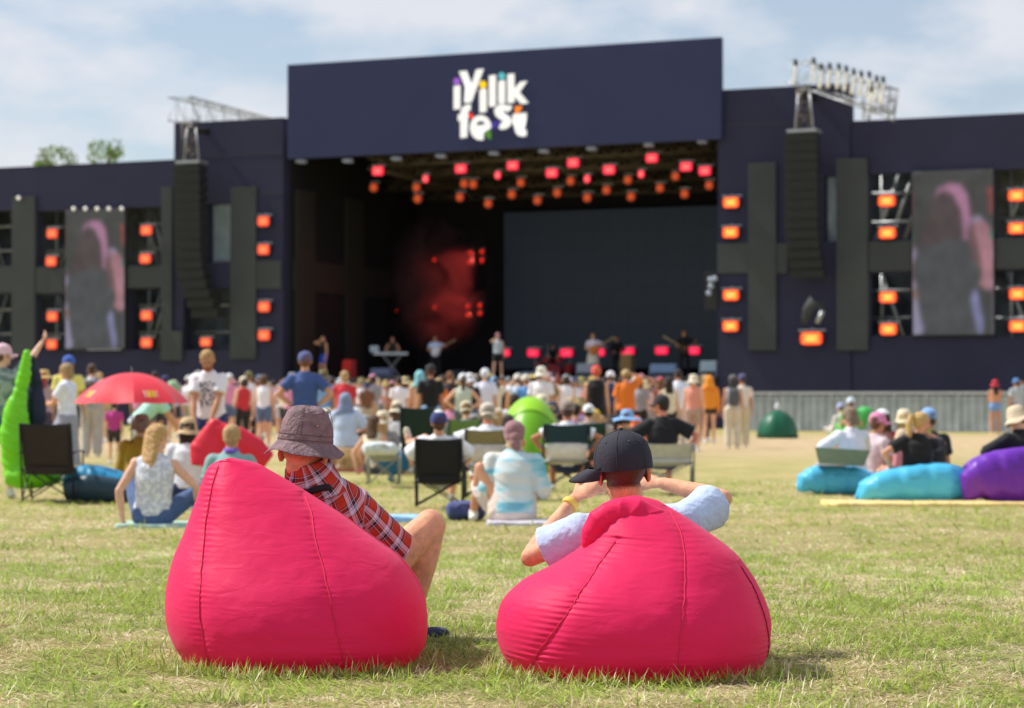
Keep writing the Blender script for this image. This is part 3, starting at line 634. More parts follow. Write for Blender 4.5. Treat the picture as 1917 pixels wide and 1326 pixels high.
lp = [(351+ (max(0,(k-9))/7)**2*16 + k*.25, 308+(594-308)*k/nl) for k in range(nl+1)]
array(lp, 57, 'tall black curved speaker array hanging in front of the left wing', -1.6, [(max(0, k-8)/8)**2*.9 for k in range(nl)])
nr = 15
rp = [(1501+ (max(0,(k-9))/6)**2*6, 250+(520-250)*k/nr) for k in range(nr+1)]
array(rp, 63, 'tall black speaker array hanging in front of the right wing', -1.6, [(max(0, k-8)/8)**2*.9 for k in range(nr)])
for (px, y0, y1, lab) in ((354, 232, 300, 'short vertical truss above the left speaker array'), (1506, 165, 243, 'short vertical truss above the right speaker array')):
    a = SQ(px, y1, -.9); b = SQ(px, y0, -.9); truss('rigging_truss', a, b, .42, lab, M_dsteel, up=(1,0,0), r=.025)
# box of cables under the right array and chrome thing
r = staged('cable_hoist'); tag(r, 'silver cable hoist and straps hanging over the large orange lamp', 'hoist')
q = Sh(); a = SQ(1520, 592, -.8)
q.loft([SQ(1505,606,-.85), SQ(1512,580,-.8), SQ(1524,562,-.8), SQ(1536,568,-.8), SQ(1541,592,-.8)], [.10,.20,.24,.18,.08], [.04,.06,.08,.06,.03], (1,0,.4), 14); mobj('strap', q.mesh(smooth=True), mat('grey_webbing', lin((66,70,70)), .8, var=.4, vscale=3), r)
q = Sh(); q.tube([SQ(1530, 605, -.9), SQ(1541, 582, -.9)], .09, 8); mobj('hook', q.mesh(smooth=True), M_steel, r)
r = staged('lamp_cluster'); tag(r, 'cluster of small white spots on the right edge of the stage opening', 'spot lamp')
for px, py in ((1331,524),(1339,522),(1332,536),(1328,549)):
    s, z = SP(px, py, -.2); q = Sh(); q.ell((s, -.25, z), .11); mobj('lens', q.mesh(smooth=True), M_cool, r)
s, z = SP(1334, 545, .1); q = Sh(); q.box(s-.25, s+.25, -.1, .2, z-.7, z+.7); mobj('bracket', q.mesh(), M_plast, r)
# ---- smoke lit by red lamps
sm = staged('red_smoke'); s0, s1, z0, z1 = HR(760, 440, 912, 668, 9.6)
q = Sh(); q.box(s0-1.0, s1+.9, 7.2, 9.9, z0, z1+1.4); so_ = mobj('smoke', q.mesh(), None, None)
bpy.data.objects.remove(sm); so_.name = 'red_smoke'; so_.location = SO; so_.rotation_euler = (0, 0, -TH); tag(so_, kind='stuff')
m = bpy.data.materials.new('stage_smoke'); m.use_nodes = True; n_ = m.node_tree.nodes; l_ = m.node_tree.links; n_.remove(n_['Principled BSDF'])
pv = n_.new('ShaderNodeVolumePrincipled'); pv.inputs['Color'].default_value = (.85, .4, .4, 1); pv.inputs['Anisotropy'].default_value = .1
t_ = n_.new('ShaderNodeTexCoord'); ns_ = n_.new('ShaderNodeTexNoise'); ns_.inputs['Scale'].default_value = .75; ns_.inputs['Detail'].default_value = 5; ns_.inputs['Distortion'].default_value = .8; l_.new(t_.outputs['Object'], ns_.inputs['Vector'])
gr = n_.new('ShaderNodeTexGradient'); gr.gradient_type = 'SPHERICAL'; mp_ = n_.new('ShaderNodeMapping'); mp_.inputs['Location'].default_value = (-1.05,-1.05,-1.0); mp_.inputs['Scale'].default_value = (2.1, 2.1, 2.0)
l_.new(t_.outputs['Generated'], mp_.inputs['Vector']); l_.new(mp_.outputs[0], gr.inputs['Vector'])
mr_ = n_.new('ShaderNodeMapRange'); mr_.inputs['From Min'].default_value = .40; mr_.inputs['From Max'].default_value = .62; mr_.inputs['To Max'].default_value = 1.6; l_.new(ns_.outputs['Fac'], mr_.inputs['Value'])
mu_ = n_.new('ShaderNodeMath'); mu_.operation = 'MULTIPLY'; l_.new(mr_.outputs[0], mu_.inputs[0]); l_.new(gr.outputs['Fac'], mu_.inputs[1]); l_.new(mu_.outputs[0], pv.inputs['Density'])
l_.new(pv.outputs[0], n_['Material Output'].inputs['Volume']); so_.material_slots[0].link = 'OBJECT'; so_.material_slots[0].material = m
for (px, py, e_, t0_, ax, ay, at_) in ((900, 480, 200, 10.8, 850, 520, 8.6), (900, 585, 190, 10.8, 850, 600, 8.6)):
    pl = bpy.data.lights.new('red_lamp_light', 'SPOT'); pl.energy = e_; pl.color = (1, .13, .10); pl.shadow_soft_size = .15; pl.spot_size = math.radians(75); pl.spot_blend = .6
    a = SQ(px, py, t0_); c = SQ(ax, ay, at_); w3 = lambda v: SO+SU*v[0]+SM*v[1]+Vector((0, 0, v[2])); po = bpy.data.objects.new('red_lamp_light', pl); COL.objects.link(po); po.location = w3(a); po.rotation_euler = (w3(a)-w3(c)).to_track_quat('Z', 'Y').to_euler()
# ---- barrier fence in front of the right wing
def fence():
    root = staged('barrier_fence'); tag(root, 'long grey corrugated barrier fence with pale top rail before the right wing', 'fence')
    t = -4.9; s0 = SP(1386, 770, t)[0]; s1 = SP(2150, 770, t)[0]; w_ = 1.1; n = int((s1-s0)/w_)
    Mf = mat('grey_barrier_sheet', lin((178, 187, 193)), .6, var=.22, vscale=1.5, metal=.2)
    pm = None; pm2 = None
    for k in range(n):
        if pm is None:
            X = np.linspace(0, w_-.03, 34); D = .035*np.sign(np.sin(X*2*PI/.275)); F = []; V = [(x, d, .06) for x, d in zip(X, D)] + [(x, d, 1.22) for x, d in zip(X, D)]
            V += [(x, d+.01, .06) for x, d in zip(X, D)] + [(x, d+.01, 1.22) for x, d in zip(X, D)]
            for i in range(33): F += [(i, i+1, 35+i, 34+i), (68+i+1, 68+i, 102+i, 103+i)]
            pm = bpy.data.meshes.new('barrier_panel'); pm.from_pydata(V, [], F); pm.materials.append(None)
            q = Sh(); q.box(-.03, .03, -.05, .03, 0, 1.26); pm2 = q.mesh()
        s = s0+k*w_; mobj('barrier_panel', pm, Mf, root, (s, t, 0)); mobj('post', pm2, Mf, root, (s-.02, t, 0))
    q = Sh(); q.box(s0-.1, s1, t-.06, t+.06, 1.265, 1.36); mobj('top_rail', q.mesh(bevel=.01), mat('pale_rail', (.5,.52,.54), .5, metal=.3), root)
    q = Sh(); q.box(s0-.1, s1, t-.08, t+.02, .0, .05); mobj('foot_rail', q.mesh(), M_steel, root)
fence()
# ---- tree beyond the left wing
def tree():
    r = empty('tree', G(150, 150), 0, 1.09); r.location.z = 0; tag(r, 'green leafy treetop showing above the left wing of the stage', 'tree')
    q = Sh(); q.tube([(0,0,0),(.1,0,5),(-.1,.1,10),(.2,0,14)], [.4,.32,.22,.1], 10)
    for k in range(14):
        a = k*2.4; z = 7+k*.6; q.tube([(0,0,z-1.5),(math.cos(a)*1.5, math.sin(a)*1.5, z),(math.cos(a)*2.6, math.sin(a)*2.6, z+1.8)], [.14,.09,.03], 6)
    mobj('trunk', q.mesh(smooth=True), mat('bark', (.12,.09,.06), .9, bump=.5), r)
    cl = []
    for cx, z0, rr in ((-1.5, 15.3, 1.3), (1.4, 15.9, 1.1), (0, 13.2, 2.6), (-1.9, 12.3, 2.0), (2, 12.5, 2.0), (0, 10, 2.8), (2.1,15.9,.6),(-2.2,15,.6),(-1,16.0,.6)):
        n = int(420*rr*rr); v = rng.normal(0, 1, (n, 3)); v /= np.linalg.norm(v, axis=1)[:, None]; rad = rr*rng.uniform(.35, 1.08, n)**.6
        cl.append(v*rad[:, None]*np.array([1, .9, .8]) + np.array([cx, rng.normal(0, .3), z0]))
    C = np.concatenate(cl); n = len(C); C = C[fbm(C[:, 0]*1.3+C[:, 2]*.7, C[:, 2]*1.6+C[:, 1], 9, 3) > .38]; n = len(C)
    a = rng.normal(0, 1, (n, 3)); a /= np.linalg.norm(a, axis=1)[:, None]; b = np.cross(a, rng.normal(0, 1, (n, 3))); b /= np.linalg.norm(b, axis=1)[:, None]; sz = rng.uniform(.07, .16, n)[:, None]
    V = np.stack([C-a*sz, C+b*sz*.5, C+a*sz, C-b*sz*.5], 1).reshape(-1, 3); i = np.arange(n)*4
    me = bpy.data.meshes.new('crown'); me.from_pydata(V.tolist(), [], np.stack([i, i+1, i+2, i+3], 1).tolist())
    mobj('crown', me, mat('leaf', (.17,.27,.05), .6, var=.5, vscale=.8, trans=.35), r)
tree()
# ------------------------------------------------------------------ people
V3 = Vector
def ik(a, t, l1, l2, pole):
    a = V3(a); t = V3(t); d = t-a; D = min(d.length, (l1+l2)*.998); d.normalize(); x = (l1*l1-l2*l2+D*D)/(2*D); h = math.sqrt(max(0, l1*l1-x*x))
    p = V3(pole); p = (p - d*p.dot(d)); p = p.normalized() if p.length > 1e-5 else V3((0,0,1))
    return a+d*x+p*h, a+d*D
def rotm(yaw=0, pitch=0, roll=0):     # yaw left +, pitch up +, roll towards +X
    return Matrix.Rotation(yaw, 3, 'Z') @ Matrix.Rotation(pitch, 3, 'X') @ Matrix.Rotation(roll, 3, 'Y')
def skel(pel=(0,0,.95), lean=0.0, lean2=None, side=0.0, tyaw=0.0, hyaw=0.0, hpitch=0.0, hroll=0.0, lw=None, rw=None, lp=None, rp=None, la=None, ra=None, lkp=None, rkp=None, foot=(0,1,0), wide=1.0):
    J = {}; pel = V3(pel); Rt = Matrix.Rotation(tyaw, 3, 'Z'); lean2 = lean if lean2 is None else lean2
    def up(a): return Rt @ V3((side, math.sin(a), math.cos(a))).normalized()
    L = Rt @ V3((1,0,0)); u1 = up(lean); u2 = up(lean2); L = (L - u1*L.dot(u1)).normalized(); F = u1.cross(L)
    ch = pel+u1*.28; nb = ch+u2*.23; J.update(pel=pel, u1=u1, u2=u2, L=L, F=F, ch=ch, nb=nb)
    J['hip'] = {-1: pel-L*.09-u1*.03, 1: pel+L*.09-u1*.03}
    J['sh'] = {-1: nb-u2*.085-L*.168*wide, 1: nb-u2*.085+L*.168*wide}
    u3 = (u2*.75+V3((0,0,1))*.4).normalized(); H = rotm(hyaw+tyaw, hpitch, hroll)
    J['head'] = nb+u3*.155+H@V3((0,.025,0)); J['H'] = H; J['el'] = {}; J['wr'] = {}; J['kn'] = {}; J['an'] = {}; J['foot'] = V3(foot)
    for s_, w_, p_ in ((-1, lw, lp), (1, rw, rp)):
        sh = J['sh'][s_]; w_ = V3(w_) if w_ is not None else sh+V3((s_*.07,.05,-.53)); p_ = p_ or (s_*.35,-1,-.1)
        J['el'][s_], J['wr'][s_] = ik(sh, w_, .285, .255, p_)
    for s_, w_, p_ in ((-1, la, lkp), (1, ra, rkp)):
        hp = J['hip'][s_]; w_ = V3(w_) if w_ is not None else V3((s_*.11,0,.08)); p_ = p_ or (s_*.15,1,0)
        J['kn'][s_], J['an'][s_] = ik(hp, w_, .43, .42, p_)
    return J
def hand(q, w_, d, nrm, side, curl=.35, det=1, spread=1.0):
    d = V3(d).normalized(); n = V3(nrm); n = (n-d*n.dot(d)).normalized(); x = d.cross(n)*side       # x towards the thumb
    q.cap(w_, w_+d*.085, .026, .036, 10, flat=x, fl=.42)
    for k in range(4):
        b = w_+d*(.083-.004*abs(k-1))+x*(.027-.018*k)*spread; l = (.040,.046,.043,.034)[k]; a = curl; r = .0088 if det > 1 else .0095
        d1 = (d*math.cos(a)-n*math.sin(a)+x*(.10-.07*k)*spread).normalized(); p1 = b+d1*l; a2 = a*2.1; d2 = (d*math.cos(a2)-n*math.sin(a2)).normalized(); p2 = p1+d2*l*.62
        a3 = a*3; d3 = (d*math.cos(a3)-n*math.sin(a3)).normalized()
        q.cap(b-d*.02, p1, r*1.1, r, 8); q.cap(p1, p2, r, r*.92, 8); q.cap(p2, p2+d3*l*.45, r*.92, r*.8, 8)
    b = w_+d*.022+x*.022; t1 = b+(d*.6+x*.75-n*.15).normalized()*.042; q.cap(b, t1, .013, .0105, 8); q.cap(t1, t1+(d*.85+x*.3-n*.35).normalized()*.032, .0105, .0085, 8)
def body(J, det=0, scale=1.0):
    q = Sh(); p, u1, u2, L, F, ch, nb = [J[k] for k in ('pel','u1','u2','L','F','ch','nb')]
    q.loft([p-u1*.13, p-u1*.10, p-u1*.03, p+u1*.09, p+u1*.17, ch, ch+u2*.11, nb-u2*.045, nb+u2*.02], [.06,.12,.165,.145,.14,.158,.165,.10,.05], [.05,.085,.115,.098,.095,.108,.10,.065,.045], L)
    q.cap(J['sh'][-1], J['sh'][1], .052, .052, 12)
    hs_ = J.get('big', 1.0); H = np.array(J['H'])*hs_; hc = np.array(J['head']); hh = lambda x,y,z: V3(hc+H@np.array((x,y,z)))
    q.cap(nb-u2*.03, hh(0,-.015,-.05), .058*hs_, .054*hs_, 14)
    q.ell(hh(0,-.012,.028), (.077,.095,.086), H, 18, 12); q.ell(hh(0,.022,-.045), (.058,.062,.072), H, 16, 10); q.ell(hh(0,.052,-.088), (.028,.028,.024), H)
    q.cap(hh(0,.085,.012), hh(0,.108,-.028), .009, .015, 8); q.ell(hh(0,.078,.03), (.05,.018,.012), H)
    for s_ in (-1, 1):
        q.ell(hh(s_*.081,-.008,-.012), (.009,.02,.032), H @ np.array(Matrix.Rotation(s_*.35, 3, 'Z')), 12, 8)
        q.cap(J['sh'][s_], J['el'][s_], .05, .036); q.ell(J['sh'][s_], (.056,.056,.056))
        e, w_ = J['el'][s_], J['wr'][s_]; fd = (w_-e).normalized(); m_ = e+fd*.08; q.cap(e, m_, .036, .040); q.cap(m_, w_, .040, .025)
        cl = J.get('curl', {}).get(s_, .35); nn = J.get('hn', {}).get(s_, V3((s_,0.2,0))); hd = J.get('hd', {}).get(s_, fd)
        hand(q, w_, hd, nn, J.get('hs', {}).get(s_, -s_ if det else -s_), cl, det)
        hp, k, a = J['hip'][s_], J['kn'][s_], J['an'][s_]; tk = J.get('thick', 1); q.cap(hp, k, .082*min(tk, 1.1), .052*tk, 14); q.ell(hp-F*.03, (.08,.08,.09))
        sd = (a-k).normalized(); back = (k-(hp+a)/2); back = -back.normalized() if back.length > .02 else -F
        q.ell(k, (.052*tk,.052*tk,.055*tk)); q.cap(k, k+sd*.13+back*.012, .05*tk, .054*tk, 12); q.cap(k+sd*.13+back*.012, a, .054*tk, .034*tk, 12)
        f = J['foot']; ff = V3((f.x, f.y, f.z)).normalized(); q.cap(a-ff*.03+V3((0,0,-.03)), a+ff*.13+V3((0,0,-.05)), .034, .028, 10, fl=.9)
    return q.solid('body', {0:.0155, 1:.011, 2:.0065}[det], {0:2, 1:3, 2:4}[det])
def openend(q, p, e, r1, r2, n=16):
    p = V3(p); e = V3(e); d = (e-p).normalized(); x = V3((1,0,0)) if abs(d.x) < .8 else V3((0,1,0)); x = (x-d*x.dot(d)).normalized(); y = d.cross(x); a = np.arange(n)*2*PI/n; L = (e-p).length; R = []
    for h, r in ((-r1*.9, r1*.4), (-r1*.5, r1*.85), (0, r1), (L*.5, (r1+r2)/2*.99), (L*.85, r2), (L, r2*1.04)): R.append(np.array(p)+np.array(d)*h+np.outer(np.cos(a)*r, np.array(x))+np.outer(np.sin(a)*r, np.array(y)))
    q.rings(R)
def shirt(J, sleeve=.6, inf=.016, det=0, length=.03, collar=.02, loose=0.0, wrist=False):
    q = Sh(); p, u1, u2, L, F, ch, nb = [J[k] for k in ('pel','u1','u2','L','F','ch','nb')]; i = inf; l = loose
    q.loft([p-u1*length, p-u1*(length-.02), p+u1*.09, p+u1*.17, ch, ch+u2*.11, nb-u2*.045, nb+u2*collar], [.160+i+l,.165+i+l,.15+i+l,.148+i+l*.6,.16+i+l*.3,.168+i,.105+i,.062+i*.4], [.115+i+l,.12+i+l,.104+i+l,.102+i+l*.6,.112+i+l*.3,.104+i,.07+i,.056+i*.4], L, 24)
    if sleeve > 0:
        q.cap(J['sh'][-1], J['sh'][1], .052+i, .052+i, 12)
        for s_ in (-1, 1):
            s0, e, w_ = J['sh'][s_], J['el'][s_], J['wr'][s_]; a = min(sleeve, 1.0); d = (e-s0); openend(q, s0, s0+d*a, .055+i, .047+i+.012*(1 if sleeve < 1 else 0)+l*.5)
            q.ell(s0, (.058+i,)*3)
            if sleeve > 1: q.cap(e, e+(w_-e)*(sleeve-1), .045+i, .032+i, 12)
    elif sleeve == 0:
        for s_ in (-1, 1): q.cap(nb-u2*.05+L*s_*.07, nb-u2*.09+L*s_*.13, .05+i, .05+i, 10)
    m_ = q.solid('shirt', {0:.017, 1:.012, 2:.0075}[det], {0:2, 1:2, 2:2}[det])
    if det: wrinkle(m_, .0035 if det == 2 else .006, 9)
    return m_
def wrinkle(me, amp, sc):
    n = len(me.vertices); co = np.empty(n*3); me.vertices.foreach_get('co', co); co = co.reshape(-1, 3); no = np.empty(n*3); me.vertices.foreach_get('normal', no); no = no.reshape(-1, 3)
    a = fbm(co[:, 0]*sc+co[:, 2]*sc*1.7+3, co[:, 1]*sc-co[:, 2]*sc*.9+9, 5, 3); d = (1-np.abs(2*a-1)*2.2)
    co += no*(d*amp)[:, None]; me.vertices.foreach_set('co', co.reshape(-1)); me.update()
def bottoms(J, ln=.8, inf=.02, det=0, skirt=None):
    q = Sh(); p, u1, L = J['pel'], J['u1'], J['L']
    q.loft([p-u1*.12, p-u1*.08, p-u1*.02, p+u1*.06, p+u1*.09], [.13+inf,.16+inf,.168+inf*.6,.156+inf*.4,.15], [.10+inf,.115+inf,.118+inf*.6,.108+inf*.4,.104], L)
    if skirt:
        m_ = (J['kn'][-1]+J['kn'][1])/2; a = (J['an'][-1]+J['an'][1])/2; e = m_ if skirt == 1 else m_+(a-m_)*.7
        q.loft([p, p-u1*.08, (p*2+m_)/3, (p+m_*2)/3, e], [.165+inf, .18+inf, .20+inf,.22+inf,.25+inf], [.12+inf,.13+inf,.15+inf,.17+inf,.19+inf], L)
    else:
        for s_ in (-1, 1):
            h, k, a = J['hip'][s_], J['kn'][s_], J['an'][s_]; openend(q, h, h+(k-h)*min(ln, 1), .084+inf, (.060 if ln < 1 else .052)+inf); q.ell(h-J['F']*.03, (.085+inf*.6,)*3)
            if ln > 1: q.cap(k, k+(a-k)*(ln-1), .054+inf, .042+inf, 12)
    m_ = q.solid('bottoms', {0:.017, 1:.012, 2:.009}[det], 2)
    if det: wrinkle(m_, .005, 11)
    return m_
def shoe(J, s_, det=0):
    q = Sh(); f = J['foot']; a = J['an'][s_]; ff = V3((f.x, f.y, 0 if abs(f.z) < .5 else f.z)).normalized()
    dn = V3((0,0,-1)) if abs(ff.z) < .5 else V3((0,1,0))
    if s_ > 0 and 'foot_r' in J: ff = J['foot_r']; dn = V3((0,0,-1))
    q.cap(a-ff*.045+dn*.045, a+ff*.15+dn*.055, .042, .040, 12, flat=(1,0,0) if abs(ff.x) < .7 else (0,1,0), fl=.8); q.cap(a+dn*.005, a+ff*.03+dn*.045, .046, .042, 12)
    return q.solid('shoe', .014 if det == 0 else .01, 2)
# --- headwear and hair in head coordinates (origin at head centre, +Y face, +Z up)
HEADM = {}
def headmesh(kind):
    if kind in HEADM: return HEADM[kind]
    q = Sh(); sm_ = True
    if kind == 'hair_short': q.ell((0,-.022,.036), (.084,.096,.088)); q.ell((0,-.05,-.01), (.072,.06,.07)); me = q.solid('hair', .009, 2); wrinkle(me, .006, 40)
    elif kind == 'hair_long':
        q.ell((0,-.02,.036), (.087,.10,.088)); q.loft([(0,-.06,.06),(0,-.07,-.02),(0,-.08,-.12),(0,-.10,-.22),(0,-.11,-.30)], [.08,.092,.095,.09,.06], [.05,.05,.04,.032,.02], (1,0,0)); me = q.solid('hair', .009, 2); wrinkle(me, .006, 30)
    elif kind == 'hair_xlong':
        q.ell((0,-.02,.036), (.087,.10,.088)); q.loft([(0,-.06,.06),(0,-.07,-.02),(0,-.08,-.14),(0,-.115,-.30),(0,-.115,-.44)], [.08,.092,.090,.085,.05], [.05,.05,.04,.034,.02], (1,0,0)); me = q.solid('hair', .009, 2); wrinkle(me, .006, 30)
    elif kind == 'hair_bob': q.ell((0,-.02,.036), (.09,.102,.09)); q.loft([(0,-.045,.05),(0,-.05,-.03),(0,-.055,-.11)], [.085,.10,.09], [.055,.06,.045], (1,0,0)); me = q.solid('hair', .009, 2); wrinkle(me, .008, 30)
    elif kind == 'hair_pony': q.ell((0,-.02,.036), (.085,.098,.088)); q.ell((0,-.05,-.01), (.072,.06,.07)); q.loft([(0,-.10,.07),(0,-.15,.06),(0,-.17,-.02),(0,-.16,-.14),(0,-.14,-.22)], [.02,.034,.045,.040,.015], [.02,.03,.035,.03,.015], (1,0,0)); me = q.solid('hair', .009, 2); wrinkle(me, .005, 30)
    elif kind == 'hair_bun': q.ell((0,-.02,.036), (.085,.098,.088)); q.ell((0,-.05,-.01), (.072,.06,.07)); q.ell((0,-.05,.135), (.045,.045,.04)); me = q.solid('hair', .009, 2); wrinkle(me, .005, 30)
    elif kind == 'hair_tail': q.loft([(0,-.055,-.02),(.0,-.075,-.09),(.015,-.095,-.16),(.02,-.105,-.24)], [.066,.070,.062,.03], [.04,.035,.028,.015], (1,0,0)); me = q.solid('hair', .009, 2); wrinkle(me, .008, 30)
    elif kind == 'beard': q.ell((0,.040,-.070), (.058,.055,.045)); q.ell((0,.03,-.05), (.064,.045,.04)); me = q.solid('beard', .008, 2); wrinkle(me, .003, 40)
    elif kind == 'cap':
        q.lathe([(.096,.0),(.0965,.02),(.094,.05),(.084,.083),(.064,.107),(.036,.121),(.010,.127),(.001,.128)], 36); q.lathe([(.009,.127),(.009,.132),(.004,.136),(.0005,.136)], 10)
        for v in q.v: v[:, 1] = v[:, 1]*1.12-.008
        me = q.mesh('cap', True)
    elif kind == 'brim':
        pts_t = []; n = 24; R = []
        for k in range(9):
            f = k/8; ring = []
            for i in range(n): 
                a = -1.15+2.3*i/(n-1); r0 = .098; x = math.sin(a)*(r0+(-.008)*f); y = math.cos(a)*r0*1.12-.008; y2 = y + f*.075*(math.cos(a*1.28)**.5 if math.cos(a*1.28) > 0 else 0); z = .008 - .9*x*x*4*(.4+f*.6)*1.35 - f*f*.012
                ring.append((x*(1-.12*f*abs(math.sin(a))), y2, z))
            R.append(ring)
        V = [p for r in R for p in r]; V2 = [(x, y, z-.005) for x, y, z in V]; m0 = len(V); F = []
        for k in range(8):
            for i in range(n-1): a = k*n+i; F += [(a, a+1, a+n+1, a+n), (m0+a, m0+a+n, m0+a+n+1, m0+a+1)]
        for i in range(n-1): a = 8*n+i; F.append((a, a+1, m0+a+1, m0+a))
        q.add(V+V2, F); me = q.mesh('brim', True)
    elif kind in ('bucket', 'sunhat', 'bucket_fine'):
        n = 96 if kind == 'bucket_fine' else 32
        pr = [(.001,.127),(.035,.125),(.060,.117),(.078,.101),(.091,.068),(.099,.03),(.102,.008),(.1035,.006),(.1045,-.012),(.104,-.014),(.106,-.016),(.122,-.034),(.138,-.052),(.150,-.066),(.1505,-.069),(.148,-.068),(.135,-.055),(.103,-.018)]
        if kind == 'sunhat': pr = [(.001,.125),(.05,.122),(.08,.105),(.093,.05),(.10,.012),(.104,.008),(.14,-.002),(.185,-.015),(.21,-.028),(.211,-.032),(.18,-.022),(.10,.004)]
        if kind == 'bucket_fine':
            pr = [(r_, z_*.96 if z_ > 0 else z_*.88) for r_, z_ in pr]; pr = [(r_*(1-.0*z_), z_) for r_, z_ in pr]; pr2 = []
            for i in range(len(pr)-1):
                for f in np.linspace(0, 1, 7)[:-1]: pr2.append((pr[i][0]*(1-f)+pr[i+1][0]*f, pr[i][1]*(1-f)+pr[i+1][1]*f))
            pr = pr2+[pr[-1]]
        q.lathe(pr, n); v = q.v[0]; a = np.arctan2(v[:, 1], v[:, 0]); r = np.hypot(v[:, 0], v[:, 1]); br = np.clip((r-.104)/.05, 0, 1)
        v[:, 2] += br*(.009*np.sin(3*a+1)+.006*np.sin(5*a)); v[:, 1] = v[:, 1]*1.10-.008
        if kind == 'bucket_fine':
            cr = np.clip((.101-r)/.04, 0, 1)*(v[:, 2] > 0); nz = fbm(v[:, 0]*28+a*1.2, v[:, 2]*34+a*2, 3, 3)-.45
            v[:, 0] *= 1+.10*nz*cr; v[:, 1] *= 1+.10*nz*cr; v[:, 2] += .016*nz*np.clip((v[:, 2]-.05)/.05, 0, 1)
            v[:, 2] += .0011*np.sin(r*2*PI/.0055)*br       # stitched rows on the brim
            sidew = np.minimum(np.abs(np.abs(a)-.35), np.abs(np.abs(a)-2.5)); v[:, 2] += 0.0
        me = q.mesh('hat', True)
    elif kind == 'hood':
        q.ell((0,-.02,.03), (.105,.125,.115)); q.loft([(0,-.04,.02),(0,-.05,-.06),(0,-.06,-.14),(0,-.06,-.20)], [.105,.112,.15,.20], [.09,.085,.095,.10], (1,0,0)); me = q.solid('hood', .01, 3)
    elif kind == 'scarf':
        q.ell((0,-.018,.036), (.097,.114,.098)); q.ell((0,-.05,-.02), (.085,.075,.07)); q.ell((.01,-.12,-.03), (.045,.035,.04)); q.loft([(0,-.11,-.04),(.01,-.135,-.09),(.02,-.13,-.15)], [.03,.045,.03], [.02,.02,.01], (1,0,0)); me = q.solid('scarf', .009, 2); wrinkle(me, .006, 45)
    elif kind == 'eye':
        for s_ in (-1, 1): q.ell((s_*.031,.083,.008), (.014,.008,.007))
        me = q.mesh('eyes', True)
    elif kind == 'mouth': q.ell((0,.083,-.062), (.022,.006,.006)); me = q.mesh('mouth', True)
    elif kind == 'specs':
        for s_ in (-1, 1): q.tube([(s_*.088,.10,.045),(s_*.094,.0,.05),(s_*.088,-.06,.035)], .003, 6); q.ell((s_*.042,.118,.052), (.032,.006,.018))
        me = q.mesh('sunglasses', True)
    HEADM[kind] = me; return me
def wear(J, kind, parent, m, name, yaw=0.0, tilt=0.0, s=1.0, up=0.0):
    M = Matrix.Translation(J['head']) @ J['H'].to_4x4() @ Matrix.Rotation(yaw, 4, 'Z') @ Matrix.Rotation(tilt, 4, 'X') @ Matrix.Translation((0,0,up)) @ Matrix.Scale(s, 4)
    return mobj(name, headmesh(kind), m, parent, mtx=M)
def headgear(J, parent, hat=None, hair=None, hcol=(90,66,44), hatcol=(240,240,238), yaw=0.0, brimcol=None):
    if hair: wear(J, hair, parent, cloth(hcol, 'hair'), 'hair')
    if hat in ('cap', 'backcap'):
        y = yaw + (PI if hat == 'backcap' else 0); c = wear(J, 'cap', parent, cloth(hatcol), 'cap', y, up=.012)
        b = mobj('brim', headmesh('brim'), cloth(brimcol or hatcol), c)
    elif hat: wear(J, hat, parent, cloth(hatcol), {'bucket':'bucket_hat','sunhat':'sun_hat','hood':'hood','scarf':'head_scarf','bucket_fine':'bucket_hat'}[hat], yaw, up=.012 if hat in ('bucket','sunhat') else 0)
def garment_set(J, key, cache, top, bot, det):
    pass
PM = {}     # cached pose meshes
def pm(key, fn):
    if key not in PM: PM[key] = fn()
    return PM[key]
POSES = {}
def pose(name, **k): POSES[name] = skel(**k)
pose('stand'); pose('stand_b', side=.05, la=(-.13,.03,.08), ra=(.10,-.04,.08), hyaw=.3, lw=(-.16,.22,1.05)); 
pose('stand_fold', lw=(.05,.20,1.16), rw=(-.05,.22,1.14), lp=(-1,-.1,-.6), rp=(1,-.1,-.6))
pose('stand_phone', rw=(.09,.24,1.62), rp=(1,.1,-.6), lw=(-.08,.25,1.58), lp=(-1,.1,-.6))
pose('stand_brow', rw=(.10,.05,1.66), rp=(1,.2,-.2)); pose('stand_hip', lw=(-.17,.02,1.02), lp=(-1,-.3,.1), rw=(.17,.02,1.02), rp=(1,-.3,.1))
pose('stand_up', rw=(.30,.10,1.92), rp=(1,0,.2)); pose('stand_cup', rw=(.18,.30,1.25), rp=(.6,-1,-.4), hyaw=-.5)
pose('sit_ground', pel=(0,0,.12), lean=.12, lean2=.18, la=(.10,.36,.07), ra=(-.10,.42,.07), lkp=(-1,.3,.6), rkp=(1,.3,.6), lw=(-.16,.32,.30), rw=(.16,.34,.30), lp=(-.4,-1,-.6), rp=(.4,-1,-.6))
pose('sit_ground_prop', pel=(0,0,.12), lean=-.12, lean2=.0, la=(.05,.60,.07), ra=(.25,.62,.07), lkp=(-.5,.3,1), rkp=(.5,.3,1), lw=(-.26,-.12,.07), rw=(.34,-.02,.07), lp=(-1,-.3,0), rp=(1,-.3,0))
pose('sit_chair', pel=(0,0,.36), lean=-.14, lean2=.0, la=(-.14,.42,.08), ra=(.14,.44,.08), lkp=(-.1,.3,1), rkp=(.1,.3,1), lw=(-.26,.20,.52), rw=(.26,.20,.52), lp=(-1,-.4,-.2), rp=(1,-.4,-.2))
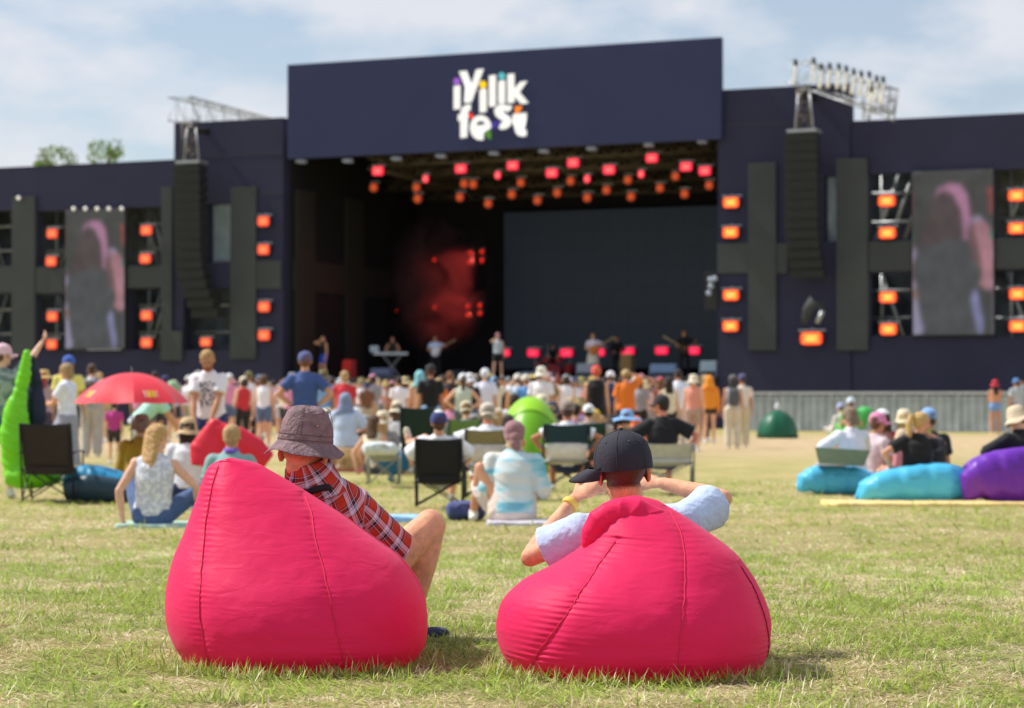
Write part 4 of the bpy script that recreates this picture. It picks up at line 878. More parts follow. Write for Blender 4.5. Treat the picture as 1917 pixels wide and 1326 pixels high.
def shape_key(pk, gk, det):
    J = POSES[pk]
    kind = gk[0]
    if kind == 'body': return pm((pk, 'body', det), lambda: body(J, det))
    if kind == 'tee': return pm((pk, 'tee', det), lambda: shirt(J, .62, .018, det))
    if kind == 'loose': return pm((pk, 'loose', det), lambda: shirt(J, .8, .024, det, loose=.03, length=.08))
    if kind == 'long': return pm((pk, 'long', det), lambda: shirt(J, 1.92, .018, det, length=.06, loose=.015))
    if kind == 'tank': return pm((pk, 'tank', det), lambda: shirt(J, 0, .012, det))
    if kind == 'crop': return pm((pk, 'crop', det), lambda: shirt(J, 0, .012, det, length=-.12, collar=-.04))
    if kind == 'shorts': return pm((pk, 'shorts', det), lambda: bottoms(J, .72, .022, det))
    if kind == 'minis': return pm((pk, 'minis', det), lambda: bottoms(J, .35, .018, det))
    if kind == 'pants': return pm((pk, 'pants', det), lambda: bottoms(J, 1.88, .014, det))
    if kind == 'wide': return pm((pk, 'wide', det), lambda: bottoms(J, 1.92, .045, det))
    if kind == 'skirt': return pm((pk, 'skirt', det), lambda: bottoms(J, 1, .02, det, skirt=1))
    if kind == 'dress': return pm((pk, 'dress', det), lambda: bottoms(J, 1, .03, det, skirt=2))
    if kind == 'shoe': return pm((pk, 'shoe', gk[1], det), lambda: shoe(J, gk[1], det))
SK = [(226,172,140), (214,156,124), (196,138,106), (232,184,156)]
PEOPLE = []
def person(px, d, pk, label, top=('tee', (240,240,245)), bot=('shorts', (40,42,50)), hair='hair_short', hcol=(88,64,44), hat=None, hatcol=(240,240,238), rz=0.0, H=1.72, det=0, skin=None, hatyaw=0, shoe_=(225,222,215), face=False, dz=0.0, group=None, brimcol=None, beard=None, loc=None, topmat=None, botmat=None):
    g = G(px, d) if loc is None else V3(loc); r = empty('person', (g.x, g.y, g.z+dz), rz, H/1.75); J = POSES[pk]
    tag(r, label, 'person', group); sk = cloth(skin or SK[len(PEOPLE) % 4], 'skin')
    mobj('body', shape_key(pk, ('body',), det), sk, r)
    tn = {'tee':'t_shirt','loose':'shirt','long':'long_sleeved_top','tank':'tank_top','crop':'crop_top'}
    if top: mobj(tn[top[0]], shape_key(pk, top, det), topmat or cloth(top[1]), r)
    bn = {'shorts':'shorts','minis':'shorts','pants':'trousers','wide':'trousers','skirt':'skirt','dress':'skirt'}
    if bot: mobj(bn[bot[0]], shape_key(pk, bot, det), botmat or cloth(bot[1]), r)
    if shoe_:
        for s_ in (-1, 1): mobj('shoe', shape_key(pk, ('shoe', s_), det), cloth(shoe_), r)
    headgear(J, r, hat, hair, hcol, hatcol, hatyaw, brimcol)
    if face:
        wear(J, 'eye', r, mat('eye_dark', (.03,.02,.015), .2), 'eyes'); wear(J, 'mouth', r, mat('lip', (.42,.13,.11), .5), 'mouth')
    if beard: wear(J, 'beard', r, cloth(beard, 'hair'), 'beard')
    PEOPLE.append(r); return r
def dhead(py, H): return FPX*(H-CAMH)/(745-py)     # distance at which a standing head top of height H shows at row py

# ------------------------------------------------------------------ bean bags
M_pink = None
def pink_mat():
    m = bpy.data.materials.new('pink_bean_bag_nylon'); m.use_nodes = True; n = m.node_tree.nodes; l = m.node_tree.links; b = n['Principled BSDF']
    b.inputs['Base Color'].default_value = (.92, .024, .145, 1); b.inputs['Roughness'].default_value = .55; b.inputs['Specular IOR Level'].default_value = .16; b.inputs['Sheen Weight'].default_value = .16
    b.inputs['Sheen Tint'].default_value = (1, .5, .7, 1)
    t = n.new('ShaderNodeTexCoord'); w1 = n.new('ShaderNodeTexNoise'); w1.inputs['Scale'].default_value = 9; w1.inputs['Detail'].default_value = 5; w1.inputs['Distortion'].default_value = .6
    w2 = n.new('ShaderNodeTexNoise'); w2.inputs['Scale'].default_value = 420; w2.inputs['Detail'].default_value = 2
    mp_ = n.new('ShaderNodeMapping'); mp_.inputs['Scale'].default_value = (1,1,2.6); l.new(t.outputs['Object'], mp_.inputs['Vector']); l.new(mp_.outputs[0], w1.inputs['Vector']); l.new(t.outputs['Object'], w2.inputs['Vector'])
    b1 = n.new('ShaderNodeBump'); b1.inputs['Strength'].default_value = .22; b1.inputs['Distance'].default_value = .02; l.new(w1.outputs['Fac'], b1.inputs['Height'])
    b2 = n.new('ShaderNodeBump'); b2.inputs['Strength'].default_value = .18; b2.inputs['Distance'].default_value = .001; l.new(w2.outputs['Fac'], b2.inputs['Height']); l.new(b1.outputs[0], b2.inputs['Normal']); l.new(b2.outputs[0], b.inputs['Normal'])
    tr = n.new('ShaderNodeBsdfTranslucent'); tr.inputs['Color'].default_value = (.9, .02, .08, 1); l.new(b1.outputs[0], tr.inputs['Normal'])
    ms = n.new('ShaderNodeMixShader'); ms.inputs[0].default_value = .30; l.new(b.outputs[0], ms.inputs[1]); l.new(tr.outputs[0], ms.inputs[2]); l.new(ms.outputs[0], n['Material Output'].inputs['Surface'])
    return m
def bean_bag(d0, lev, g_py, seams, near, label, fold=None, contact=None):
    """lev: (row, left col, right col) at distance d0; near: depth profile (h, near, far) from centre"""
    sc = FPX/d0; g0 = float(gz(d0)); X = lambda px: (px-958.5)/sc
    hs = np.array([(g_py-r[0])/sc for r in lev][::-1]); xl = np.array([X(r[1]) for r in lev][::-1]); xr = np.array([X(r[2]) for r in lev][::-1])
    x0 = (xl[0]+xr[0])/2; hq = np.concatenate([hs[0]+(hs[-1]-hs[0])*(1-np.cos(np.linspace(0, PI, 210)))/2])
    L_ = catmull(hs, xl, hq); R_ = catmull(hs, xr, hq); nh = [n_[0] for n_ in near]; Nn = catmull(nh, [n_[1] for n_ in near], hq); Nf = catmull(nh, [n_[2] for n_ in near], hq)
    nA = 320; a = np.arange(nA)*2*PI/nA; rings = []
    # underside: rings closing in on the ground
    def ring(cx, cy, hw, hd, z, e=.92):
        ca = np.sign(np.cos(a))*np.abs(np.cos(a))**e; sa = np.sign(np.sin(a))*np.abs(np.sin(a))**e
        return np.stack([cx+ca*hw, cy+sa*hd, np.full(nA, z)], 1)
    cx, cy, hw, hd = (L_[0]+R_[0])/2, (Nn[0]+Nf[0])/2, (R_[0]-L_[0])/2, (Nf[0]-Nn[0])/2
    for f, z in ((.02,-.012),(.4,-.012),(.75,-.012),(.90,-.010),(.955,-.002),(.985,hs[0]*.4)): rings.append(ring(cx, cy, hw*f, hd*f, z))
    for k in range(len(hq)): rings.append(ring((L_[k]+R_[k])/2, (Nn[k]+Nf[k])/2, (R_[k]-L_[k])/2, (Nf[k]-Nn[k])/2, hq[k]))
    k = -1; rings.append(ring((L_[k]+R_[k])/2, (Nn[k]+Nf[k])/2, (R_[k]-L_[k])/2*.5, (Nf[k]-Nn[k])/2*.5, hq[k]+.004))
    V = np.array(rings); nr_ = V.shape[0]; x = V[..., 0]; z = V[..., 2]; c = V.mean(1, keepdims=True); nrm = V-c; nrm[..., 2] = 0; nrm /= (np.linalg.norm(nrm, axis=-1, keepdims=True)+1e-6)
    disp = .016*(fbm(x*3.1+z*1.3, z*4+a[None, :]*.6, 41, 3)-.45) + .010*(fbm(x*7+11, z*9, 5, 3)-.45)
    facing = np.clip(-nrm[..., 1]*2.2+.25, 0, 1); sheets = []
    dz_ = np.clip(z/.06, 0, 1)
    cords = []
    for sm_ in seams:
        pts = sm_['p']; sh = np.array([(g_py-p[1])/sc for p in pts][::-1]); sx = np.array([X(p[0]) for p in pts][::-1])
        xs_ = np.interp(z, sh, sx); D = x-xs_; act = ((z < sh[-1]+.01)).astype(float)*facing
        sl_ = np.gradient(xs_[:, 0], z[:, 0]+1e-9*np.arange(nr_)) if False else 0
        disp += -.003*np.exp(-(D/.006)**2)*act - .005*np.exp(-(D/.03)**2)*act
        ph = z*2*PI/.019 + 3.5*(fbm(x*3, z*16, 9, 3)) + D*sm_.get('slant', 8)
        reach = sm_.get('reach', .05)*(0.25+0.8*vnoise(z*22, z*0+3.3, 17))
        disp += .5*sm_.get('amp', .0034)*np.sin(ph)*np.exp(-np.abs(D)/reach)*act*(np.abs(D) > .002)*np.clip(1.9*vnoise(z*15+5, np.sign(D)*7+z*0, 23)-.25, 0, 2)
        cords.append((sm_, sh, sx))
    V = V + nrm*disp[..., None]*dz_[..., None]
    Vv = V.reshape(-1, 3); F = []; idx = np.arange(nr_*nA).reshape(nr_, nA)
    A_ = idx[:-1]; B_ = idx[1:]; F = np.stack([A_, np.roll(A_, -1, 1), np.roll(B_, -1, 1), B_], -1).reshape(-1, 4).tolist()
    F.append(list(idx[-1])); F.append(list(idx[0][::-1]))
    Vv = Vv - np.array([x0, 0, 0])
    me = bpy.data.meshes.new('bag'); me.from_pydata(Vv.tolist(), [], F); me.polygons.foreach_set('use_smooth', [True]*len(F)); me.materials.append(None)
    root = empty('bean_bag', (x0, d0, g0)); tag(root, label, 'bean bag'); mobj('cover', me, M_pink, root)
    for sm_, sh, sx in cords:
        pts = []
        for h in np.linspace(max(sh[0], .015), sh[-1]-.004, 60):
            r = int(np.argmin(np.abs(z[:, 0]-h))); xx = np.interp(h, sh, sx); row = V[r]; cand = np.where(row[:, 1] < (row[:, 1].max()+row[:, 1].min())/2)[0]
            i = cand[np.argmin(np.abs(row[cand, 0]-xx))]; p = row[i]; pts.append((p[0]-x0, p[1]-.0025, p[2]))
        q = Sh(); pts = [tuple(np.mean([pts[max(0,min(len(pts)-1,i+k))] for k in (-1,0,1)], 0)) for i in range(len(pts))]; q.tube(pts, .0019, 6); mobj('seam', q.mesh(smooth=True), sm_.get('mat'), root)
    return root, x0
M_pink = pink_mat(); M_seam = mat('pink_seam', (.66,.02,.08), .7); M_seamd = mat('dark_seam', (.10,.008,.015), .7)
lev1 = [(859,421,440),(862,410,462),(867,399,480),(880,388,505),(905,377,547),(933,367,592),(960,357,636),(992,346,682),(1042,326,748),(1085,317,781),(1118,314,795),(1150,315,799),(1180,321,799),(1205,331,795),(1224,343,785)]
near1 = [(0,-.40,.40),(.04,-.455,.45),(.12,-.475,.46),(.25,-.44,.42),(.4,-.33,.34),(.55,-.21,.24),(.66,-.12,.16),(.71,-.07,.10),(.76,-.03,.05)]
bag1, bx1 = bean_bag(8.35, lev1, 1234, [dict(p=[(413,868),(404,905),(397,960),(397,1050),(399,1130),(409,1190),(424,1236)], mat=M_seam, amp=.0030, reach=.045),
      dict(p=[(572,925),(590,955),(601,1000),(620,1050),(640,1120),(654,1180),(664,1236)], mat=M_seam, amp=.0026, reach=.05)], near1, 'pink bean bag leaning left, under the man in bucket hat and plaid shirt')
lev2 = [(930,1172,1206),(934,1150,1224),(945,1132,1247),(960,1124,1272),(988,1112,1313),(1010,1098,1345),(1027,1080,1367),(1054,1037,1391),(1082,980,1410),(1113,944,1427),(1152,929,1440),(1190,930,1441),(1215,938,1438),(1236,950,1428)]
near2 = [(0,-.40,.40),(.04,-.455,.45),(.12,-.475,.46),(.25,-.43,.40),(.35,-.34,.30),(.45,-.24,.22),(.53,-.16,.14),(.58,-.09,.09),(.62,-.04,.04)]
bag2, bx2 = bean_bag(8.15, lev2, 1246, [dict(p=[(1150,1003),(1120,1040),(1075,1100),(1040,1150),(1005,1200),(985,1246)], mat=M_seam, amp=.0056, reach=.11, slant=20),
      dict(p=[(1250,950),(1268,990),(1272,1040),(1264,1110),(1255,1180),(1250,1246)], mat=M_seam, amp=.0020, reach=.05),
      dict(p=[(1378,1052),(1402,1092),(1420,1140),(1431,1190),(1430,1246)], mat=M_seamd, amp=.0030, reach=.04)], near2, 'pink bean bag with folded-over top, under the man in the dark cap')
# the collapsed tip of the second bag, folded over to the left
q = Sh(); 
def P2(px, py, dd=8.02): p = P(px, py, dd); return V3((p.x-bx2, p.y-8.15, p.z-float(gz(8.15))))
ch_ = [(1105,1014,.036),(1112,996,.046),(1126,976,.052),(1152,962,.054),(1190,960,.055),(1228,976,.048),(1262,1006,.024)]
for (x0_, y0_, r0_), (x1_, y1_, r1_) in zip(ch_, ch_[1:]): q.cap(P2(x0_, y0_, 8.07), P2(x1_, y1_, 8.07), r0_, r1_, 16)
fm = q.solid('fold', .0055, 9); n_ = len(fm.vertices); co = np.empty(n_*3); fm.vertices.foreach_get('co', co); co = co.reshape(-1, 3); no = np.empty(n_*3); fm.vertices.foreach_get('normal', no); no = no.reshape(-1, 3)
c0 = np.array(P2(1176, 1012, 8.07)); rel = co-c0; an = np.arctan2(rel[:, 2], rel[:, 0]); rd = np.hypot(rel[:, 0], rel[:, 2])
w_ = np.sin(an*7+3*fbm(rd*20, an*2, 3, 2)+rd*18); co += no*(.0075*(1-np.abs(w_)**.6*1.6)*np.clip(1.25-rd/.17, 0, 1))[:, None]; fm.vertices.foreach_set('co', co.reshape(-1)); fm.update(); mobj('folded_tip', fm, M_pink, bag2)

# ------------------------------------------------------------------ the two men in the bean bags
def plaid():
    m = bpy.data.materials.new('red_plaid_flannel'); m.use_nodes = True; n = m.node_tree.nodes; l = m.node_tree.links; b = n['Principled BSDF']; b.inputs['Roughness'].default_value = .9; b.inputs['Specular IOR Level'].default_value = .15
    a = n.new('ShaderNodeAttribute'); a.attribute_name = 'weave'; s = n.new('ShaderNodeSeparateXYZ'); l.new(a.outputs['Vector'], s.inputs[0])
    def stripe(o_):
        d = n.new('ShaderNodeMath'); d.operation = 'MULTIPLY'; d.inputs[1].default_value = 1/.072; l.new(o_, d.inputs[0]); f = n.new('ShaderNodeMath'); f.operation = 'FRACT'; l.new(d.outputs[0], f.inputs[0])
        r = n.new('ShaderNodeValToRGB'); r.color_ramp.interpolation = 'CONSTANT'; e = r.color_ramp.elements
        st = [(0,(.52,.045,.02)),(.24,(.04,.012,.03)),(.27,(.48,.05,.03)),(.30,(.72,.64,.78)),(.48,(.05,.03,.09)),(.51,(.72,.64,.78)),(.56,(.06,.018,.03)),(.72,(.72,.60,.72)),(.75,(.05,.02,.05)),(.80,(.55,.06,.03))]
        e[0].position = 0; e[0].color = st[0][1]+(1,); e[1].position = st[1][0]; e[1].color = st[1][1]+(1,)
        for p_, c_ in st[2:]: q_ = e.new(p_); q_.color = c_+(1,)
        l.new(f.outputs[0], r.inputs['Fac']); return r.outputs['Color']
    mx_ = n.new('ShaderNodeMixRGB'); mx_.inputs[0].default_value = .5; l.new(stripe(s.outputs['X']), mx_.inputs[1]); l.new(stripe(s.outputs['Y']), mx_.inputs[2]); l.new(mx_.outputs[0], b.inputs['Base Color'])
    t = n.new('ShaderNodeTexCoord'); ns = n.new('ShaderNodeTexNoise'); ns.inputs['Scale'].default_value = 22; ns.inputs['Detail'].default_value = 4; l.new(t.outputs['Object'], ns.inputs['Vector']); bp = n.new('ShaderNodeBump'); bp.inputs['Strength'].default_value = .5; bp.inputs['Distance'].default_value = .015; l.new(ns.outputs['Fac'], bp.inputs['Height']); l.new(bp.outputs[0], b.inputs['Normal'])
    return m
def weave_uv(me, segs):
    n = len(me.vertices); co = np.empty(n*3); me.vertices.foreach_get('co', co); co = co.reshape(-1, 3); best = np.full(n, 1e9); U = np.zeros((n, 3))
    for (a, b, r, lat, off) in segs:
        a = np.array(a); b = np.array(b); d = b-a; L = np.linalg.norm(d); d = d/L; lat = np.array(lat, float); lat = lat-d*lat.dot(d); lat /= np.linalg.norm(lat); y = np.cross(d, lat)
        t = np.clip((co-a)@d, 0, L); c = a+np.outer(t, d); dd = np.linalg.norm(co-c, axis=1)-r; k = dd < best; best[k] = dd[k]; rel = co-a; ang = np.arctan2(rel@y, rel@lat)
        uu = np.where(np.full(n, r > .08), rel@lat, ang*r*1.0)
        U[k, 0] = (uu+off)[k]; U[k, 1] = (rel@d+off*.7)[k]
    at = me.attributes.new('weave', 'FLOAT_VECTOR', 'POINT'); at.data.foreach_set('vector', U.reshape(-1))
def nape(J, parent, m):
    q = Sh(); q.ell((0,-.022,.032), (.0785,.0885,.088)); q.loft([(0,-.050,.01),(0,-.056,-.030),(0,-.056,-.062)], [.068,.056,.040], [.050,.042,.028], (1,0,0)); me = q.solid('hair', .006, 2); return mobj('hair', me, m, parent, mtx=Matrix.Translation(J['head'])@J['H'].to_4x4()@Matrix.Scale(J.get('big', 1), 4))
def hero(root_loc, J, s=1.0):
    return empty('person', root_loc)
def WL(px, py, d, org): p = P(px, py, d); return p-org
def strands(J, zlim, n, m, parent, yr=(-1.0, .1), ln=.008, seed=1, name='hair'):
    """short cropped hairs on the lower back of the head"""
    rg = np.random.default_rng(seed); v = rg.normal(0, 1, (n*6, 3)); v /= np.linalg.norm(v, axis=1)[:, None]; v = v[(v[:, 1] < yr[1])]
    p = v*np.array([.0785,.0965,.0875]) + np.array([0,-.012,.028]); p2 = v*np.array([.062,.062,.075]) + np.array([0,-.022,-.035]); kk = v[:, 2] < -.35; p[kk] = p2[kk]
    k = (p[:, 2] > zlim[0]) & (p[:, 2] < zlim[1]); p = p[k][:n]; v = v[k][:n]; m_ = len(p)
    d = v*.8+np.array([0,-.1,-.7])+rg.normal(0, .25, (m_, 3)); d /= np.linalg.norm(d, axis=1)[:, None]; w_ = np.cross(d, v); w_ /= np.linalg.norm(w_, axis=1)[:, None]+1e-6
    V = np.stack([p-v*.002-w_*.0007, p-v*.002+w_*.0007, p+d*ln], 1).reshape(-1, 3); V = V@np.array(J['H']).T + np.array(J['head']); i = np.arange(m_)*3
    me = bpy.data.meshes.new('hair'); me.from_pydata(V.tolist(), [], np.stack([i, i+1, i+2], 1).tolist()); return mobj(name, me, m, parent)
# man in bucket hat and plaid shirt
org = V3((-.74, 8.75, .2)); Wp = lambda px, py, d: WL(px, py, d, org)
J = {}; nb = Wp(586, 909, 8.61); pel = V3((-.60, 8.95, .40))-org; ch = nb.lerp(pel, .45)+V3((0,-.03,0)); J.update(pel=pel, ch=ch, nb=nb, u1=(ch-pel).normalized(), u2=(nb-ch).normalized())
sR = Wp(676, 962, 8.70); sL_ = Wp(520, 950, 8.58); J['L'] = (sR-sL_).normalized(); J['F'] = J['u1'].cross(J['L']).normalized(); J['sh'] = {-1: sL_, 1: sR}
J['H'] = rotm(-.34, -.14, .06); J['head'] = Wp(571, 846, 8.6)
eR, wR = ik(sR, V3((-.50, 9.12, .56))-org, .285, .255, (1.2,-.3,-.5)); eR = Wp(742, 1037, 8.83)
eL, wL = ik(sL_, V3((-.72, 9.10, .58))-org, .285, .255, (-1,-.3,-.5)); J['el'] = {-1: eL, 1: eR}; J['wr'] = {-1: wL, 1: wR}
hR = V3((-.60, 9.0, .40))-org; hL = V3((-.68, 8.97, .39))-org; kR = Wp(806, 984, 9.22); kL = V3((-.62, 9.30, .62))-org
J['hip'] = {-1: hL, 1: hR}; J['kn'] = {-1: kL, 1: kR}; J['an'] = {-1: V3((-.60, 9.42, .28))-org, 1: Wp(764, 1166, 9.20)}; J['foot'] = V3((.85,.52,0))
J1 = J; man1 = empty('person', org); tag(man1, 'man in purple bucket hat and red plaid shirt in the left pink bean bag', 'person')
J['big'] = 1.12; J['thick'] = 1.22
def hero_skin(name, hair):
    m = mat(name, lin((222,160,124)), .55, var=.16, vscale=30, bump=.28, bscale=200, sss=.10); n = m.node_tree.nodes; l = m.node_tree.links; b = n['Principled BSDF']; src = b.inputs['Base Color'].links[0].from_socket
    a = n.new('ShaderNodeAttribute'); a.attribute_name = 'hairline'; t = n.new('ShaderNodeTexCoord'); s = n.new('ShaderNodeTexNoise'); s.inputs['Scale'].default_value = 260; s.inputs['Detail'].default_value = 3; l.new(t.outputs['Object'], s.inputs['Vector'])
    ad = n.new('ShaderNodeMath'); ad.operation = 'MULTIPLY_ADD'; ad.inputs[1].default_value = 1.1; l.new(s.outputs['Fac'], ad.inputs[0]); l.new(a.outputs['Fac'], ad.inputs[2])
    r = n.new('ShaderNodeMapRange'); r.inputs['From Min'].default_value = .72; r.inputs['From Max'].default_value = 1.25; l.new(ad.outputs[0], r.inputs['Value'])
    x = n.new('ShaderNodeMixRGB'); l.new(r.outputs[0], x.inputs[0]); l.new(src, x.inputs[1]); x.inputs[2].default_value = lin(hair)+(1,); l.new(x.outputs[0], b.inputs['Base Color']); return m
def hairline(me, J, z0=-.06, soft=.035):
    n = len(me.vertices); co = np.empty(n*3); me.vertices.foreach_get('co', co); L_ = (co.reshape(-1, 3)-np.array(J['head']))@np.array(J['H'])/J.get('big', 1)
    a = np.clip((L_[:, 2]-z0)/soft, 0, 1)*np.clip((.045-L_[:, 1])/.03, 0, 1)*np.clip((.0795-np.abs(L_[:, 0]))/.004, 0, 1); at = me.attributes.new('hairline', 'FLOAT', 'POINT'); at.data.foreach_set('value', a.astype(float)); return me
q = hairline(body(J, 2), J, -.05, .06); mobj('body', q, hero_skin('hero_skin_fair', (124,74,48)), man1)
sh1 = shirt(J, .93, .020, 2, length=.02, collar=.045, loose=.012)
c_ = Sh(); nbv = J['nb']; cu = (J['head']-nbv).normalized(); c_.loft([nbv-cu*.05, nbv+cu*.02, nbv+cu*.088], [.130,.104,.088], [.105,.092,.083], J['L'], 26); 
def weave1(me): weave_uv(me, [(J['pel'], J['nb'], .15, J['L'], 0), (J['sh'][1], J['el'][1], .06, J['F'], .03), (J['sh'][-1], J['el'][-1], .06, J['F'], .05)])
weave1(sh1); M_plaid = plaid(); mobj('plaid_shirt', sh1, M_plaid, man1)
cm = c_.solid('collar', .006, 3); wrinkle(cm, .003, 20); weave_uv(cm, [(J['nb']-J['u2']*.1, J['nb']+J['u2']*.1, .075, J['F'], .02)]); mobj('collar', cm, M_plaid, man1)
bt = bottoms(J, .32, .02, 2); mobj('shorts', bt, cloth((120,112,104)), man1)
[mobj('shoe', shoe(J, k_, 1), cloth((38,48,78)), man1) for k_ in (-1, 1)]
M_hat1 = mat('faded_plum_cotton', lin((128,104,110)), .9, var=.28, vscale=24, bump=.7, bscale=75)
wear(J, 'bucket_fine', man1, M_hat1, 'bucket_hat', .2, tilt=.10, up=.050, s=1.0)
for k, a0 in enumerate((-1.5, .2, 1.75, 3.3)):      # crown panel seams
    pts = []
    for r, z in ((.062,.122),(.081,.110),(.091,.075),(.0985,.034),(.102,.010)): pts.append((math.cos(a0)*r*1.005, math.sin(a0)*r*1.105-.008, z+.001))
    q = Sh(); q.tube(pts, .0011, 6); hatobj = [o for o in man1.children if o.name.startswith('bucket_hat')][0]; mobj('crown_seam', q.mesh(smooth=True), mat('plum_thread', lin((92,72,78)), .9), hatobj)
for z0, rr in ((.014,.1028),(-.006,.1050)):
    q = Sh(); q.tube([(math.cos(v)*rr, math.sin(v)*rr*1.10-.008, z0) for v in np.linspace(0, 2*PI, 61)], .0010, 5, False); mobj('band_stitching', q.mesh(smooth=True), MATS['plum_thread'], hatobj)
q = Sh(); pp = (math.cos(-.9)*.0965, math.sin(-.9)*.0965*1.1-.008, .052); q.ell(pp, (.0035,.0035,.0035)); mobj('eyelet', q.mesh(smooth=True), mat('brass', (.6,.35,.2), .4, metal=.8), hatobj)
M_hh = mat('cropped_brown_hair', lin((172,108,74)), .8, var=.3, vscale=90, bump=.8, bscale=240)
wear(J, 'eye', man1, mat('eye_dark', (.03,.02,.015), .2), 'eyes'); wear(J, 'mouth', man1, mat('lip', (.42,.13,.11), .5), 'mouth')
q = Sh(); a = J['nb']; q.tube([Wp(566,925,8.49), Wp(590,917,8.50), Wp(612,912,8.52), Wp(632,922,8.60)], [.012,.014,.013,.008], 10); me = q.mesh(smooth=True)
mobj('strap', me, mat('black_strap', (.012,.012,.016), .8, bump=.2), man1)
# man in dark cap and pale blue shirt
org = V3((.46, 8.7, .2)); Wp = lambda px, py, d: WL(px, py, d, org)
J = {}; nb = Wp(1176, 957, 8.5); pel = V3((.50, 9.0, .38))-org; ch = nb.lerp(pel, .45)+V3((0,-.04,0)); J.update(pel=pel, ch=ch, nb=nb, u1=(ch-pel).normalized(), u2=(nb-ch).normalized())
sR = Wp(1284, 976, 8.58); sL_ = Wp(1084, 1000, 8.52); J['L'] = (sR-sL_).normalized(); J['F'] = J['u1'].cross(J['L']).normalized(); J['sh'] = {-1: sL_, 1: sR}
J['H'] = rotm(.12, .02, -.08); J['head'] = Wp(1167, 884, 8.46); J['el'] = {-1: Wp(992, 1044, 8.58), 1: Wp(1354, 934, 8.78)}; J['wr'] = {-1: Wp(1073, 937, 8.74), 1: Wp(1240, 905, 8.92)}
J['big'] = 1.10; J['hd'] = {-1: (Wp(1130, 895, 8.72)-Wp(1073, 937, 8.74)).normalized(), 1: V3((-1,.1,-.02))}; J['hn'] = {-1: V3((-.45,-.8,.55)), 1: V3((0,-.6,.8))}; J['curl'] = {-1: .55, 1: .4}; J['hs'] = {-1: -1, 1: 1}
J['hip'] = {-1: V3((.40,9.02,.36))-org, 1: V3((.60,9.02,.36))-org}; J['kn'] = {-1: V3((.34,9.36,.55))-org, 1: V3((.62,9.38,.54))-org}; J['an'] = {-1: V3((.36,9.62,.26))-org, 1: V3((.62,9.64,.26))-org}; J['foot'] = V3((0,1,0))
man2 = empty('person', org); tag(man2, 'man in dark navy cap and pale blue t-shirt in the right pink bean bag', 'person')
mobj('body', hairline(body(J, 2), J, -.062, .03), hero_skin('hero_skin_dark_hair', (78,46,32)), man2)
M_pale = mat('pale_blue_cotton', lin((186,204,238)), .85, var=.05, vscale=10, bump=.9, bscale=14, sheen=.2)
mobj('t_shirt', shirt(J, .66, .020, 2, length=.02, collar=.01, loose=.012), M_pale, man2); mobj('shorts', bottoms(J, .8, .02, 1), cloth((44,50,70)), man2); [mobj('shoe', shoe(J, k_, 1), cloth((220,220,220)), man2) for k_ in (-1, 1)]
M_cap2 = mat('navy_black_cotton', lin((42,42,54)), .85, var=.15, vscale=20, bump=.15, bscale=110)
cp2 = wear(J, 'cap', man2, M_cap2, 'cap', 0.0, up=.012, s=1.13); mobj('brim', headmesh('brim'), M_cap2, cp2, mtx=Matrix.Rotation(1.12, 4, 'Z')@Matrix.Rotation(-.30, 4, 'X')@Matrix.Translation((0,.0,.034))@Matrix.Scale(1.06, 4))
for k in range(6):
    a0 = 1.18+PI/6+k*PI/3; pts = [(math.cos(a0+PI/2)*r*1.004, math.sin(a0+PI/2)*r*1.124-.008, z+.0005) for r, z in ((.0965,.003),(.0965,.02),(.094,.05),(.084,.083),(.064,.107),(.036,.121),(.012,.127))]
    q = Sh(); q.tube(pts, .0012, 6); mobj('panel_seam', q.mesh(smooth=True), mat('cap_thread', lin((60,58,66)), .9), cp2)
    a1 = a0+PI/6; q = Sh(); q.ell((math.cos(a1+PI/2)*.0765, math.sin(a1+PI/2)*.0765*1.12-.008, .094), (.003,.003,.003)); mobj('eyelet', q.mesh(smooth=True), mat('eyelet_dark', lin((96,90,92)), .6), cp2)
M_dh = mat('cropped_dark_hair', lin((96,56,38)), .8, var=.35, vscale=90, bump=.8, bscale=240)
q = Sh(); q.tube([(.098,.055,.028),(.103,-.005,.026),(.099,-.05,.012)], .0028, 6); q.ell((.101,-.0,.034), (.004,.012,.008)); mobj('sunglasses', q.mesh(smooth=True), mat('smoked_plastic', (.01,.012,.02), .2), man2, mtx=Matrix.Translation(J['head'])@J['H'].to_4x4())
wl, fdv = J['wr'][-1], (J['wr'][-1]-J['el'][-1]).normalized(); q = Sh(); c0 = wl-fdv*.022
q.loft([c0-fdv*.012, c0-fdv*.004, c0+fdv*.004, c0+fdv*.012], [.032,.034,.034,.032], [.031,.033,.033,.031], (0,0,1), 20); mobj('wristband', q.mesh(smooth=True), mat('yellow_paper_band', lin((240,196,84)), .6), man2)
wear(J, 'eye', man2, MATS['eye_dark'], 'eyes'); wear(J, 'mouth', man2, MATS['lip'], 'mouth')
